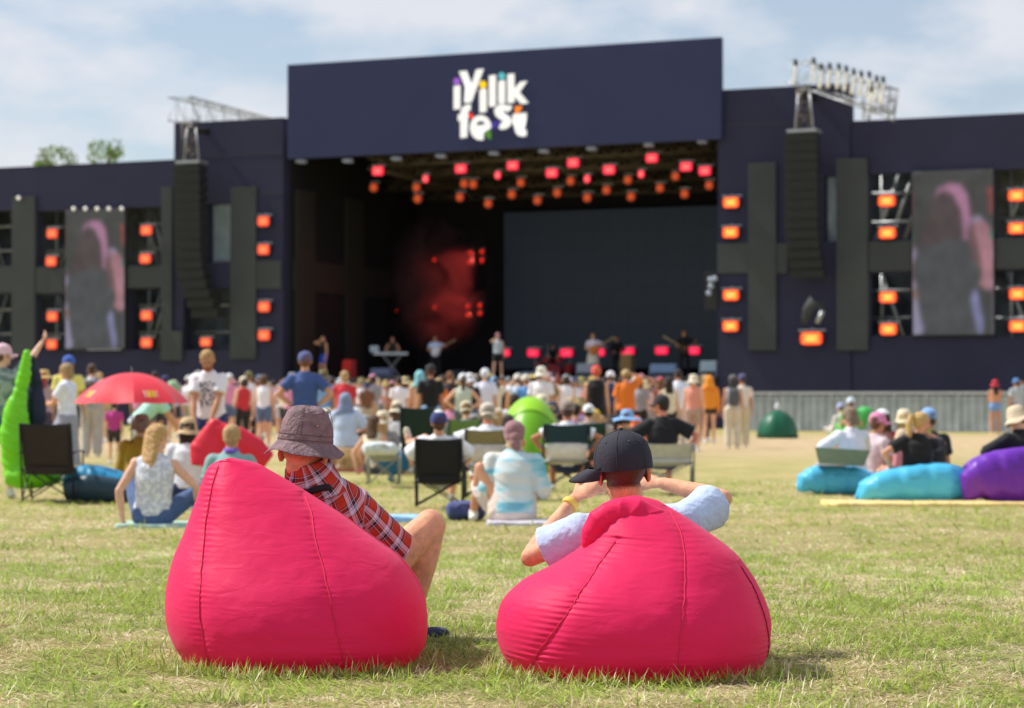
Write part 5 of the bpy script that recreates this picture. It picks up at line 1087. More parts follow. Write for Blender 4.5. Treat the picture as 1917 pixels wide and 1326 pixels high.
# ------------------------------------------------------------------ chairs, loungers, tent, umbrella
M_tube = mat('dark_steel_tube', (.03,.03,.035), .4, metal=.6); M_tubeg = mat('grey_steel_tube', (.35,.36,.38), .4, metal=.6)
def camp_chair(px, d, w_, hb, ht_, col, label, rz=0, seat=None, legm=None, arms=True, lower=None, seatz=.38, dz=0):
    g = G(px, d); r = empty('camp_chair', g, rz); tag(r, label, 'camping chair'); lm = legm or M_tube; cm = cloth(col); a = w_/2
    q = Sh(); n = 9; S = 7; V = []; F = []
    for side in (0, 1):
        for j in range(S):
            for i in range(n):
                u = i/(n-1)*2-1; v = j/(S-1); sag = .05*(1-u*u)*(.6+.4*v); top = ht_-.025*(1-u*u)*0; ww = a*(1-.05*(1-v))
                V.append((u*ww, -.16-.17*v+sag+ .008*side, hb+(ht_-hb)*v - .02*(1-u*u)*(v == 1)))
    for j in range(S-1):
        for i in range(n-1): b = j*n+i; F += [(b+1, b, b+n, b+n+1), (n*S+b, n*S+b+1, n*S+b+n+1, n*S+b+n)]
    for i in range(n-1): b = (S-1)*n+i; F.append((b, b+n*S, b+n*S+1, b+1)); F.append((i, i+1, i+1+n*S, i+n*S))
    for j in range(S-1): b = j*n; F.append((b, b+n*S, b+n+n*S, b+n)); b = j*n+n-1; F.append((b, b+n, b+n+n*S, b+n*S))
    q.add(V, F); mobj('backrest', q.mesh(smooth=True), cm, r)
    if lower is not None:
        q = Sh(); q.loft([(0,-.165,hb-.01),(0,-.13,hb-.10),(0,-.10,hb-.22)], [a*.93,a*.90,a*.86], [.008]*3, (1,0,0)); mobj('lower_back_panel', q.mesh(smooth=True), cloth(lower), r)
    else:
        q = Sh(); q.loft([(0,-.155,hb+.004),(0,-.12,hb-.07),(0,-.03,seatz+.01),(0,-.01,seatz-.03)], [a*.94,a*.92,a*.7,a*.1], [.008]*4, (1,0,0)); mobj('lower_back_panel', q.mesh(smooth=True), cm, r)
    q = Sh(); V = []; F = []
    for side in (0, 1):
        for j in range(6):
            for i in range(6): u = i/5*2-1; v = j/5; V.append((u*a*.95, -.14+.48*v, seatz-.06*(1-u*u)*(1-(v*2-1)**2)-.01*side))
    for j in range(5):
        for i in range(5): b = j*6+i; F += [(b, b+1, b+7, b+6), (36+b+1, 36+b, 36+b+6, 36+b+7)]
    q.add(V, F); mobj('seat', q.mesh(smooth=True), cloth(seat or col), r)
    for s_ in (-1, 1):
        for pts in ([(s_*a,-.16,.02),(s_*a*1.02,-.20,hb),(s_*a,-.33,ht_-.01)], [(s_*a*1.02,.36,.02),(s_*a*1.05,.34,seatz+.17)]):
            q = Sh(); q.tube(pts, .011, 8); mobj('leg', q.mesh(smooth=True), lm, r)
        q = Sh(); q.tube([(s_*a,-.18,.03),(-s_*a,-.12,seatz)], .009, 6); mobj('cross_brace', q.mesh(smooth=True), lm, r)
        q = Sh(); q.tube([(s_*a*1.02,.36,.03),(-s_*a*1.0,.34,seatz)], .009, 6); mobj('cross_brace', q.mesh(smooth=True), lm, r)
        q = Sh(); q.tube([(s_*a*1.02,-.16,.03),(s_*a*1.02,.34,seatz)], .009, 6); q.tube([(s_*a*1.02,.36,.03),(s_*a*1.02,-.14,seatz)], .009, 6); mobj('side_brace', q.mesh(smooth=True), lm, r)
        if arms: q = Sh(); q.loft([(s_*a*1.04,-.22,seatz+.17),(s_*a*1.05,.0,seatz+.185),(s_*a*1.06,.20,seatz+.185),(s_*a*1.05,.36,seatz+.17)], [.022,.03,.03,.022], [.008]*4, (1,0,0)); mobj('armrest', q.mesh(smooth=True), cm, r)
    return r
camp_chair(96, 25.4, .56, .38, .88, (46,38,36), 'empty dark brown folding camp chair standing on the grass at far left', lower=None)
camp_chair(823, 24.0, .48, .33, .74, (24,25,30), 'black folding camp chair under the reclining man in the navy and white cap', seatz=.30)
camp_chair(910, 26.2, .46, .62, .80, (140,132,104), 'camp chair with khaki back strap and pale lower panel, man in white shirt in it', lower=(214,208,206), seat=(200,196,190))
camp_chair(1060, 28.2, .56, .60, .84, (28,58,76), 'camp chair with dark teal back strap and pale lower panel, beside the tent', lower=(226,222,222), seat=(220,216,214))
camp_chair(783, 34, .50, .44, 1.02, (26,48,40), 'empty dark green high-backed camp chair behind the reclining man')
camp_chair(870, 32, .44, .40, .86, (104,134,72), 'moss green camp chair behind the khaki-strapped chair')
camp_chair(1098, 33.5, .52, .35, .80, (24,62,50), 'bottle green camp chair right behind the lime tent')
camp_chair(700, 38, .85, .50, .70, (62,62,40), 'low olive double camp chair in front of the standing crowd', legm=M_tubeg)
camp_chair(455, 34, .50, .44, .60, (30,26,28), 'small black folding stool chair behind the lavender-shirt people')
camp_chair(718, 30, .40, .40, .42, (170,176,172), 'small grey folding stool with rolled bags on it', arms=False, legm=M_tubeg)
lc = camp_chair(1240, 27.6, .72, .42, .62, (196,196,198), 'low pale grey lounge chair holding the man in the black t-shirt', seat=(160,152,150), legm=M_tubeg)

def air_lounger(px, d, w_, h_, dep, col, label, rz=0, asym=.2, cat='inflatable lounger'):
    g = G(px, d); r = empty('air_lounger', g, rz); tag(r, label, cat); cm = cloth(col, 'nylon')
    for k, (yo, hh) in enumerate(((-.0, h_), (dep*.55, h_*.95))):
        q = Sh(); n = 13; C = []; A = []; B = []
        for i in range(n):
            u = i/(n-1)*2-1; f = (1-abs(u)**3.4)**.5 if abs(u) < 1 else 0; f = max(f, .12); tilt = (1+asym*u)
            C.append((u*w_/2, yo+.02*math.sin(i*2), hh/2*f*tilt+.0)); A.append(dep*.33*f); B.append(hh/2*f*tilt)
        q.loft(C, A, B, (0,1,0), 28, e=.85); me = q.solid('tube', .016, 3); wrinkle(me, .008, 5); mobj('air_tube', me, cm, r)
        for an in (.35, 1.25): q = Sh(); q.tube([(c_[0], c_[1]-a_*1.0*math.cos(an), max(.01, c_[2]+b_*1.0*math.sin(an))) for c_, a_, b_ in list(zip(C, A, B))[1:-1]], .006, 5); mobj('seam', q.mesh(smooth=True), cloth([v*.72 for v in col]), r)
    q = Sh(); q.tube([(w_/2-.03, -dep*.1, .1), (w_/2+.01, 0, .2), (w_/2-.03, dep*.4, .14)], .012, 6); mobj('closing_strap', q.mesh(smooth=True), mat('strap_dark', (.015,.015,.02), .7), r)
    return r
air_lounger(1717, 25.4, 1.28, .41, .55, (84,196,240), 'sky blue inflatable lounger under the woman in the black t-shirt')
air_lounger(1572, 27.6, .95, .34, .5, (88,198,242), 'smaller blue inflatable lounger left, under the laptop user', asym=-.1)
air_lounger(1900, 25.2, 1.1, .60, .6, (112,44,182), 'purple inflatable lounger at the right edge', asym=.1)
air_lounger(190, 25.6, .75, .38, .7, (46,150,196), 'blue inflatable lounger with dark underside behind the camp chair at left', asym=-.25)
q = Sh(); q.loft([V3((-.36,-.20,.14)), V3((-.1,-.26,.16)), V3((.25,-.25,.13)), V3((.36,-.20,.09))], [.12,.15,.13,.08], [.08,.1,.1,.06], (0,0,1)); me = q.solid('flap', .014, 3)
bl = [o for o in bpy.data.objects if o.name.startswith('air_lounger') and o.get('label', '').startswith('blue inflatable lounger with')][0]; mobj('underside_flap', me, cloth((36,62,78), 'nylon'), bl)
# lime lounger held up to fill with air
r = empty('air_lounger', G(60, 25.9)); tag(r, 'lime green air lounger being held up to fill at the left edge', 'inflatable lounger')
def LG(px, py, d=25.9): p = P(px, py, d); return p-G(60, 25.9)
q = Sh(); q.loft([LG(52,655), LG(50,670), LG(46,700), LG(38,730), LG(30,770), LG(28,810), LG(28,850), LG(34,880), LG(50,898)], [.03,.045,.07,.07,.13,.17,.16,.17,.16], [.03,.04,.06,.07,.10,.12,.12,.12,.10], (1,0,0), 22)
q.loft([LG(14,893), LG(40,893), LG(70,893), LG(96,893), LG(112,897)], [.12,.17,.17,.14,.05], [.10,.13,.12,.09,.04], (0,1,0), 20); me = q.solid('lounger', .014, 4); wrinkle(me, .014, 6); mobj('green_fabric', me, cloth((128,222,32), 'nylon'), r)
q = Sh(); q.loft([LG(60,668,26.1), LG(66,720,26.1), LG(68,780,26.1), LG(60,830,26.1)], [.03,.09,.12,.06], [.03,.05,.06,.05], (1,0,0), 18); me = q.solid('lining', .014, 3); wrinkle(me, .015, 5); mobj('navy_lining', me, cloth((24,36,62), 'nylon'), r)
r = empty('air_lounger', G(1592, 62)); tag(r, 'pale green inflatable lounger propped by the barrier fence', 'inflatable lounger')
q = Sh(); q.loft([(-.55,0,.05),(-.2,0,.22),(.15,0,.48),(.45,.05,.75),(.6,.1,.8)], [.12,.22,.30,.26,.1], [.1,.2,.28,.22,.1], (0,1,0), 20); me = q.solid('l', .03, 3); mobj('air_tube', me, cloth((76,186,92), 'nylon'), r)
# dark green dome by the fence
def dome(px, d, w_, h_, col, label, name, cat, ribs=6, cutf=None):
    r = empty(name, G(px, d)); tag(r, label, cat); n = 8*ribs; R = []
    for k in range(9):
        f = k/8*PI/2; a = np.arange(n)*2*PI/n; sc_ = .93+.07*np.abs(np.cos(a*ribs/2))**.5; R.append(np.stack([np.cos(a)*math.cos(f)*w_/2*sc_, np.sin(a)*math.cos(f)*w_/2*sc_, np.full(n, math.sin(f)*h_)], 1))
    q = Sh(); q.rings(R); mobj('canopy', q.mesh(smooth=True), cloth(col, 'nylon'), r); return r
td = dome(1455, 66, 1.2, .80, (22,98,72), 'dark green pop-up dome in front of the barrier fence', 'dome_tent', 'tent'); q = Sh(); q.lathe([(.0,0),(.07,0),(.07,.14),(.03,.18),(.03,.24),(.001,.25)], 12); mobj('white_cap', q.mesh(smooth=True), cloth((222,222,230)), td, (0,0,.79))
# lime pop-up tent
def pop_tent():
    d0 = 36.5; g = G(992, d0); r = empty('pop_up_tent', g); tag(r, 'lime green half-dome pop-up tent in the middle of the field', 'tent'); m_ = cloth((150,212,30), 'nylon'); m2 = cloth((118,186,26), 'nylon')
    w_ = .58
    def sheet(a0, a1, rr0, rr1, nm, mm, n=28, kk=10):
        V = []; F = []
        for j in range(kk+1):
            t = a0+(a1-a0)*j/kk; rr = rr0+(rr1-rr0)*j/kk
            for i in range(n+1): v = PI*i/n; V.append((-math.cos(v)*w_*rr+ (0), -math.cos(t)*math.sin(v)*1.10*rr*.9, math.sin(v)*math.sin(t)*1.18*rr))
        for j in range(kk):
            for i in range(n): b = j*(n+1)+i; F.append((b, b+1, b+n+2, b+n+1))
        q = Sh(); q.add(V, F); me = q.mesh(smooth=True); mobj(nm, me, mm, r)
    sheet(.0, .95, 1, 1, 'back_wall', m2); sheet(.95, 2.1, 1, 1.0, 'canopy', m_)
    for t in (.95, 2.1):
        q = Sh(); q.tube([(-math.cos(v)*w_*1.005, -math.cos(t)*math.sin(v)*1.0*.995, math.sin(v)*math.sin(t)*1.185) for v in np.linspace(0, PI, 30)], .010, 6); mobj('hoop', q.mesh(smooth=True), cloth((96,160,24)), r)
pop_tent()
# umbrella
def umbrella():
    d0 = 27.6; c = P(247, 698, d0); r = empty('umbrella', (c.x, c.y, c.z-.36)); tag(r, 'open coral red umbrella with small pale marks, held low over seated people', 'umbrella'); R_ = .69; H_ = .36; n = 8
    m_ = cloth((238,62,78), 'nylon'); mw_ = cloth((244,206,200)); my_ = cloth((238,196,60)); prof = lambda f: H_*(1-f**2.1)
    for k in range(n):
        a0 = k*2*PI/n+.2; V = []; F = []; kk, nn_ = 10, 8
        for j in range(kk+1):
            f = j/kk
            for i in range(nn_+1):
                a = a0+2*PI/n*i/nn_; e = 1-.09*f*f*math.sin(PI*i/nn_); V.append((math.cos(a)*R_*f*e, math.sin(a)*R_*f*e, prof(f)-.012*f*math.sin(PI*i/nn_)))
        for j in range(kk):
            for i in range(nn_): b = j*(nn_+1)+i; F.append((b, b+1, b+nn_+2, b+nn_+1))
        q = Sh(); q.add(V, F); pn = mobj('panel', q.mesh(smooth=True), m_, r)
        am = a0+PI/n; ya = math.degrees(am)%360
        if 200 < ya < 340 and not 240 < ya < 280:
            for i, (da, mm) in enumerate(((-.17, mw_), (-.055, my_), (.055, my_), (.17, mw_))):
                V = []; 
                for (u, f) in ((-.042,.78),(.042,.78),(.042,.90),(-.042,.90)):
                    a = am+da+u; e = 1-.09*f*f; V.append((math.cos(a)*(R_*f*e+.004), math.sin(a)*(R_*f*e+.004), prof(f)-.012*f+.006))
                q = Sh(); q.add(V, [(0,1,2,3)]); mobj('printed_mark', q.mesh(), mm, pn)
        q = Sh(); q.tube([(math.cos(a0)*R_*f*.99, math.sin(a0)*R_*f*.99, prof(f)-.008) for f in np.linspace(.03, 1, 9)], .004, 5); mobj('rib', q.mesh(smooth=True), M_tube, r)
    q = Sh(); q.tube([(0,0,H_+.07),(0,0,-.48)], .008, 8); q.tube([(0,0,-.48),(0,.02,-.6)], .016, 8); mobj('shaft', q.mesh(smooth=True), M_tube, r)
umbrella()
# blankets, bags
def flat(px, d, x0, x1, y0, y1, col, name, label, cat, th=.03, fold=.03):
    g = G(px, d); r = empty(name, g); tag(r, label, cat); nx, ny = 36, 14; X, Y = np.meshgrid(np.linspace(x0, x1, nx), np.linspace(y0, y1, ny)); Z = th+fold*fbm(X*5+px, Y*6, 8, 3)
    X = X+.02*np.sin(Y*9+px); Y = Y+.03*fbm(X*4, Y*0+2, 6); V = np.concatenate([np.stack([X, Y, Z], -1).reshape(-1, 3), np.stack([X, Y, Z*0-.02], -1).reshape(-1, 3)]); n = nx*ny; F = []
    for j in range(ny-1):
        for i in range(nx-1): b = j*nx+i; F.append((b, b+1, b+nx+1, b+nx))
    for i in range(nx-1): F.append((i, n+i, n+i+1, i+1)); b = (ny-1)*nx+i; F.append((b+1, n+b+1, n+b, b))
    for j in range(ny-1): b = j*nx; F.append((b+nx, n+b+nx, n+b, b)); b += nx-1; F.append((b, n+b, n+b+nx, b+nx))
    q = Sh(); q.add(V, F); mobj('cloth', q.mesh(smooth=True), cloth(col), r); return r
flat(1760, 24.6, -1.2, 1.9, -.15, .75, (238,206,132), 'yellow_blanket', 'straw yellow blanket spread under the blue and purple loungers', 'blanket', .012, .03)
flat(735, 21.6, -.25, .25, -.2, .3, (150,196,236), 'light_blue_blanket', 'pale blue cloth on the grass behind the plaid-shirt man\'s knee', 'blanket')
flat(287, 20.6, -.32, .40, -.12, .6, (176,206,190), 'mint_blanket', 'pale mint blanket under the blonde woman in the white sleeveless top', 'blanket', .01, .02)
flat(660, 36.2, -.35, .35, -.1, .4, (236,132,134), 'coral_blanket', 'coral pink cloth in front of the fringed seat', 'blanket')
flat(975, 21.0, -.3, .35, -.2, .5, (196,190,200), 'grey_blanket', 'pale blanket under the woman in the tie-dye top', 'blanket', .01, .02)
def bag(px, d, w_, h_, col, label, sh=.5, cat='bag', name='bag', dz=0):
    g = G(px, d); g.z += dz; r = empty(name, g); tag(r, label, cat); q = Sh(); q.loft([(-w_/2,0,h_*.4),(-w_*.4,0,h_*.46),(0,0,h_*.5),(w_*.35,0,h_*.45),(w_/2,0,h_*.3)], [.05,w_*.3,w_*.34,w_*.3,.04], [h_*.3,h_*.48,h_*.5,h_*.45,h_*.25], (0,1,0), 18, e=.8); me = q.solid('b', .012, 2); wrinkle(me, .012, 9)
    mobj('fabric', me, cloth(col), r); q = Sh(); q.tube([(-w_*.25,-w_*.3,h_*.6),(-w_*.1,-w_*.34,h_*.85),(w_*.15,-w_*.34,h_*.8),(w_*.25,-w_*.28,h_*.5)], .01, 6); mobj('handle', q.mesh(smooth=True), cloth([c*.6 for c in col]), r); return r
bag(872, 21.8, .36, .17, (62,70,124), 'blue soft bag on the grass beside the woman in the tie-dye top')
bag(712, 29.6, .45, .16, (206,214,214), 'pale grey rolled bag lying on the small folding stool', dz=.42)
bag(735, 31, .22, .50, (30,96,130), 'dark teal upright bag left of the reclining man\'s raised shoe')
bag(438, 24.3, .3, .2, (36,38,46), 'small black bag on the grass in front of the teal-shirt boy')
# fringed wicker seat
r = empty('wicker_seat', G(642, 36.3)); tag(r, 'fringed wicker seat under the person in the pale blue headscarf', 'stool'); q = Sh(); q.lathe([(.001,.36),(.27,.36),(.29,.34),(.26,.2)], 24); mobj('seat', q.mesh(smooth=True), cloth((222,186,140)), r)
q = Sh()
for k in range(40): a = k*2*PI/40; q.tube([(math.cos(a)*.27, math.sin(a)*.27, .22), (math.cos(a)*.27, math.sin(a)*.27, .02)], .012, 5)
f_ = mobj('fringe', q.mesh(), cloth((206,172,120)), r); f_['kind'] = 'stuff'

# ------------------------------------------------------------------ seated and nearer people
WB = (238,240,248)
pose('white_top', pel=(0,0,.12), lean=-.03, lean2=.08, side=.04, la=(-.1,.55,.07), ra=(.32,.55,.07), lkp=(-.5,.3,1), rkp=(.7,.3,.6), lw=(-.27,-.02,.06), lp=(-1,-.6,0), rw=(.40,.12,.12), rp=(1,-.5,-.2), hyaw=-.7, hpitch=-.1)
def tiedye():
    m = bpy.data.materials.new('tie_dye_knit'); m.use_nodes = True; n = m.node_tree.nodes; l = m.node_tree.links; b = n['Principled BSDF']; b.inputs['Roughness'].default_value = .9
    t = n.new('ShaderNodeTexCoord'); w_ = n.new('ShaderNodeTexNoise'); w_.inputs['Scale'].default_value = 6; mp_ = n.new('ShaderNodeMapping'); mp_.inputs['Scale'].default_value = (.35,.35,1.6); l.new(t.outputs['Object'], mp_.inputs['Vector']); l.new(mp_.outputs[0], w_.inputs['Vector'])
    r = n.new('ShaderNodeValToRGB'); e = r.color_ramp.elements; e[0].position = .35; e[0].color = lin((112,176,196))+(1,); e[1].position = .7; e[1].color = lin((226,216,202))+(1,); q = e.new(.5); q.color = lin((200,216,222))+(1,); q = e.new(.43); q.color = lin((150,204,216))+(1,)
    l.new(w_.outputs['Fac'], r.inputs['Fac']); l.new(r.outputs[0], b.inputs['Base Color']); return m
def printed(base, ink, name, sc_=28, lo=.45, hi=.52):
    m = bpy.data.materials.new(name); m.use_nodes = True; n = m.node_tree.nodes; l = m.node_tree.links; b = n['Principled BSDF']; b.inputs['Roughness'].default_value = .9
    t = n.new('ShaderNodeTexCoord'); w_ = n.new('ShaderNodeTexNoise'); w_.inputs['Scale'].default_value = sc_; w_.inputs['Detail'].default_value = 3; l.new(t.outputs['Object'], w_.inputs['Vector'])
    r = n.new('ShaderNodeValToRGB'); e = r.color_ramp.elements; e[0].position = lo; e[0].color = lin(base)+(1,); e[1].position = hi; e[1].color = lin(ink)+(1,); l.new(w_.outputs['Fac'], r.inputs['Fac']); l.new(r.outputs[0], b.inputs['Base Color']); return m
M_wp = printed((232,234,242), (196,200,216), 'white_patterned_cotton', 30)
person(287, 20.7, 'white_top', 'blonde woman in white sleeveless top sitting on the grass, leaning on one hand', ('tank', WB), ('pants', (72,96,140)), 'hair_long', (214,170,112), det=1, H=1.78, topmat=M_wp, skin=(226,176,150))
pose('tiedye', pel=(0,0,.12), lean=.16, lean2=.42, side=.02, wide=1.15, la=(-.35,.20,.07), ra=(-.15,.30,.07), lkp=(-.8,.5,.6), rkp=(.7,.6,.5), lw=(-.20,.30,.22), rw=(.24,.28,.22), lp=(-.3,-1,-.6), rp=(.3,-1,-.6), hpitch=-.15)
person(960, 21.4, 'tiedye', 'blonde woman in pale blue tie-dye top and floral bandana sitting on the grass', ('long', (180,210,220)), ('dress', (222,206,196)), 'hair_tail', (226,190,150), 'scarf', (150,110,116), det=1, H=1.86, topmat=tiedye())
pose('boy', pel=(0,0,.14), lean=.20, lean2=.30, la=(.1,.4,.07), ra=(-.1,.42,.07), lkp=(-1,.3,.6), rkp=(1,.3,.6), lw=(-.18,.36,.3), rw=(.2,.36,.3), lp=(-.4,-1,-.6), rp=(.4,-1,-.6), hyaw=-.1)
b_ = person(430, 21.6, 'boy', 'fair-haired boy in teal t-shirt with purple neckerchief sitting behind the left bean bag', ('tee', (132,170,168)), ('shorts', (60,70,90)), 'hair_short', (200,160,112), det=1, H=1.74)
q = Sh(); nb_ = POSES['boy']['nb']; q.loft([nb_-V3((0,0,.015)), nb_+V3((0,0,.02)), nb_+V3((0,0,.045))], [.085,.075,.068], [.075,.07,.062], (1,0,0)); q.ell(nb_+V3((0,-.07,.015)), (.05,.03,.03)); me = q.solid('k', .009, 2); wrinkle(me, .006, 30); mobj('neckerchief', me, cloth((112,84,180)), b_)
person(350, 26.5, 'sit_ground', 'woman with very long dark hair and banded straw hat sitting on the grass', ('tee', (232,232,238)), ('shorts', (40,50,90)), 'hair_xlong', (58,36,30), 'bucket', (206,178,134), det=1, H=1.78)
person(262, 27.6, 'sit_ground', 'person in mustard top and grey brimmed hat sitting under the red umbrella', ('long', (150,124,26)), ('pants', (60,60,70)), 'hair_short', (50,36,30), 'bucket', (124,118,108), det=1, H=1.84)
pose('bend', pel=(0,-.1,.92), lean=.75, lean2=.95, hpitch=-.5, lw=(-.1,.62,.62), rw=(.12,.62,.62), lp=(-1,-.2,.2), rp=(1,-.2,.2))
person(272, 31, 'bend', 'person in mint t-shirt bending forward under the red umbrella', ('tee', (176,228,208)), ('pants', (190,196,208)), 'hair_short', (110,70,40), 'bucket', (150,190,150), H=1.6, rz=-1.3)
pose('whitetee', pel=(0,-.05,.95), lean=.18, lean2=.32, hpitch=-.50, hyaw=.25, hroll=.1, lw=(-.08,.34,.78), rw=(.10,.30,.82), wide=.95, lp=(-1,-.4,-.1), rp=(1,-.4,-.1))
def graphic_tee():
    m = printed((238,232,240), (84,76,92), 'white_tee_with_grey_print', 34, .47, .55); n = m.node_tree.nodes; l = m.node_tree.links; b = n['Principled BSDF']; src = b.inputs['Base Color'].links[0].from_socket
    t = n.new('ShaderNodeTexCoord'); s = n.new('ShaderNodeSeparateXYZ'); l.new(t.outputs['Object'], s.inputs[0])
    def win(o_, a, b2):
        g1 = n.new('ShaderNodeMath'); g1.operation = 'GREATER_THAN'; g1.inputs[1].default_value = a; l.new(o_, g1.inputs[0]); g2 = n.new('ShaderNodeMath'); g2.operation = 'LESS_THAN'; g2.inputs[1].default_value = b2; l.new(o_, g2.inputs[0])
        mm = n.new('ShaderNodeMath'); mm.operation = 'MULTIPLY'; l.new(g1.outputs[0], mm.inputs[0]); l.new(g2.outputs[0], mm.inputs[1]); return mm.outputs[0]
    a = win(s.outputs['X'], -.10, .09); c = win(s.outputs['Z'], 1.04, 1.34); e = win(s.outputs['Y'], .02, 2); m1 = n.new('ShaderNodeMath'); m1.operation = 'MULTIPLY'; l.new(a, m1.inputs[0]); l.new(c, m1.inputs[1]); m2 = n.new('ShaderNodeMath'); m2.operation = 'MULTIPLY'; l.new(m1.outputs[0], m2.inputs[0]); l.new(e, m2.inputs[1])
    mx_ = n.new('ShaderNodeMixRGB'); mx_.inputs[1].default_value = lin((240,236,244))+(1,); l.new(m2.outputs[0], mx_.inputs[0]); l.new(src, mx_.inputs[2]); l.new(mx_.outputs[0], b.inputs['Base Color']); return m
person(393, 27, 'whitetee', 'bearded blond man in white t-shirt with grey print standing bent over, facing the camera', ('tee', WB), ('shorts', (44,54,110)), 'hair_short', (196,152,96), det=1, H=1.76, rz=PI-.15, face=True, beard=(170,98,60), topmat=graphic_tee())
# red lounger he is handling
r = empty('air_lounger', G(440, 25.8)); tag(r, 'red air lounger lying slack below the bearded man in white', 'inflatable lounger')
def LR(px, py, d=25.8): return P(px, py, d)-G(440, 25.8)
q = Sh(); q.loft([LR(405,786), LR(398,812), LR(388,840), LR(385,872)], [.05,.13,.20,.16], [.05,.08,.12,.12], (1,0,0)); q.loft([LR(405,806), LR(440,826), LR(475,848), LR(500,866)], [.10,.17,.17,.12], [.08,.10,.10,.06], (0,0,1)); me = q.solid('lr', .015, 3); wrinkle(me, .010, 3); mobj('air_tube', me, cloth((232,40,66), 'nylon'), r)
pose('holdup', lw=(.02,.30,.95), rw=(.42,.30,1.80), lp=(-1,-.5,-.2), rp=(1,.1,-.6), hyaw=-1.0)
person(2, 26.4, 'holdup', 'person in pink cap and grey-green patterned t-shirt holding up the lime lounger', ('tee', (150,164,160)), ('shorts', (34,60,120)), 'hair_short', (120,80,60), 'cap', (232,190,204), det=1, H=1.78, topmat=printed((160,172,168), (110,128,128), 'green_grey_pattern', 14))
person(82, 41, 'stand_fold', 'woman in straw sun hat and pink scarf standing left of the red umbrella', ('tee', (176,150,160)), ('skirt', (70,60,80)), 'hair_long', (180,70,70), 'sunhat', (212,178,112), H=1.66, rz=-.4, det=1, hatyaw=0)
pose('profile', lw=(.02,.32,1.12), rw=(.10,.36,1.14), lp=(-1,-.5,-.5), rp=(1,-.5,-.5), hpitch=-.15)
person(126, 32.5, 'profile', 'woman in white t-shirt and long grey dress in profile facing left', ('tee', (226,230,244)), ('dress', (150,152,170)), 'hair_bob', (184,150,104), H=1.66, rz=1.35, det=1)
person(128, 38, 'stand', 'person in royal blue cap half hidden by the woman in the grey dress', ('tee', (230,220,120)), ('shorts', (60,60,70)), 'hair_short', (90,60,40), 'cap', (54,98,196), H=1.86)
bp_ = person(172, 45, 'stand', 'brown-haired man with grey backpack standing behind the red umbrella', ('tee', (228,228,236)), ('wide', (176,172,170)), 'hair_short', (84,56,44), H=1.84, det=1)
def backpack(p, col, s=1.0, name='backpack', lab=None):
    J = POSES['stand']; g = p.matrix_basis; r = mobj(name, None, None, None) if False else None
    q = Sh(); q.loft([(0,-.20,1.02),(0,-.215,1.08),(0,-.22,1.22),(0,-.20,1.36),(0,-.17,1.42)], [.11,.145,.15,.135,.08], [.06,.085,.09,.075,.04], (1,0,0), 18, e=.75); me = pm('bp', lambda: q.solid('bp', .014, 2))
    e = empty('backpack', p.location, p.rotation_euler.z, p.scale.x); tag(e, lab, 'backpack'); mobj('pack', me, cloth(col), e)
    q = Sh()
    for s_ in (-1, 1): q.tube([(s_*.09,-.17,1.38),(s_*.10,-.09,1.45),(s_*.11,.06,1.43),(s_*.12,.12,1.30)], .016, 6)
    mobj('straps', pm('bps', lambda: q.mesh(smooth=True)), cloth([c*.6 for c in col]), e)
backpack(bp_, (96,88,84), lab='grey backpack on the brown-haired man behind the umbrella')
# man reclining with hands behind head, one foot up
pose('recline', pel=(0,.08,.36), lean=-.62, lean2=-.50, wide=1.1, lw=(-.28,.26,.46), rw=(.28,.26,.46), lp=(-1,-.5,-.1), rp=(1,-.5,-.1), la=(-.36,.50,.70), ra=(.12,.62,.1), lkp=(-.2,.1,1), rkp=(.3,.3,1), hpitch=.1)
POSES['recline']['foot'] = V3((-.25,.1,.95)); POSES['recline']['foot_r'] = V3((0,1,0))
pr_ = person(823, 24.4, 'recline', 'man in navy and white cap reclining with hands behind his head and one foot raised', ('loose', (236,236,246)), ('shorts', (52,84,170)), 'hair_short', (110,70,50), None, det=1, H=1.66, shoe_=(206,198,180))
J_ = POSES['recline']; c1 = wear(J_, 'cap', pr_, cloth((48,60,120)), 'cap', 0, up=.012); mobj('brim', headmesh('brim'), cloth((230,230,220)), c1)
q = Sh(); q.ell((0,-.005,.10), (.058,.066,.036)); mobj('crown_patch', q.mesh(smooth=True), cloth((232,234,232)), c1)
pose('low_chair', pel=(0,0,.36), lean=-.10, lean2=.06, la=(-.18,.42,.08), ra=(.18,.44,.08), lkp=(-.1,.3,1), rkp=(.1,.3,1), lw=(-.30,.10,.50), rw=(.30,.10,.50), lp=(-1,-.3,.1), rp=(1,-.3,.1))
person(913, 26.3, 'low_chair', 'man in white t-shirt and beige flat cap seated in the khaki-strapped chair', ('loose', (238,240,248)), ('shorts', (150,140,120)), 'hair_short', (176,164,150), 'cap', (208,202,186), det=1, H=1.66, hatyaw=PI, skin=(216,140,112))
person(1062, 28.3, 'low_chair', 'man in white t-shirt and grey cap seated in the dark teal chair', ('tee', (236,240,250)), ('shorts', (40,50,84)), 'hair_short', (92,62,44), 'cap', (146,132,124), det=1, H=1.70, skin=(196,130,98))
person(873, 33, 'low_chair', 'man in sage green shirt and beige cap seated in the moss green chair', ('loose', (124,146,132)), ('shorts', (90,90,80)), 'hair_short', (150,120,80), 'cap', (214,204,178), H=1.68, hatyaw=PI)
person(1102, 34.5, 'low_chair', 'person in taupe top and white cap seated in the bottle green chair', ('loose', (172,160,148)), ('shorts', (90,84,80)), 'hair_short', (60,46,40), 'cap', (236,236,238), H=1.60)
person(1078, 36, 'low_chair', 'dark-haired child seated between the tent and the bottle green chair', ('tee', (170,120,150)), ('shorts', (90,84,80)), 'hair_short', (50,32,26), H=1.62)
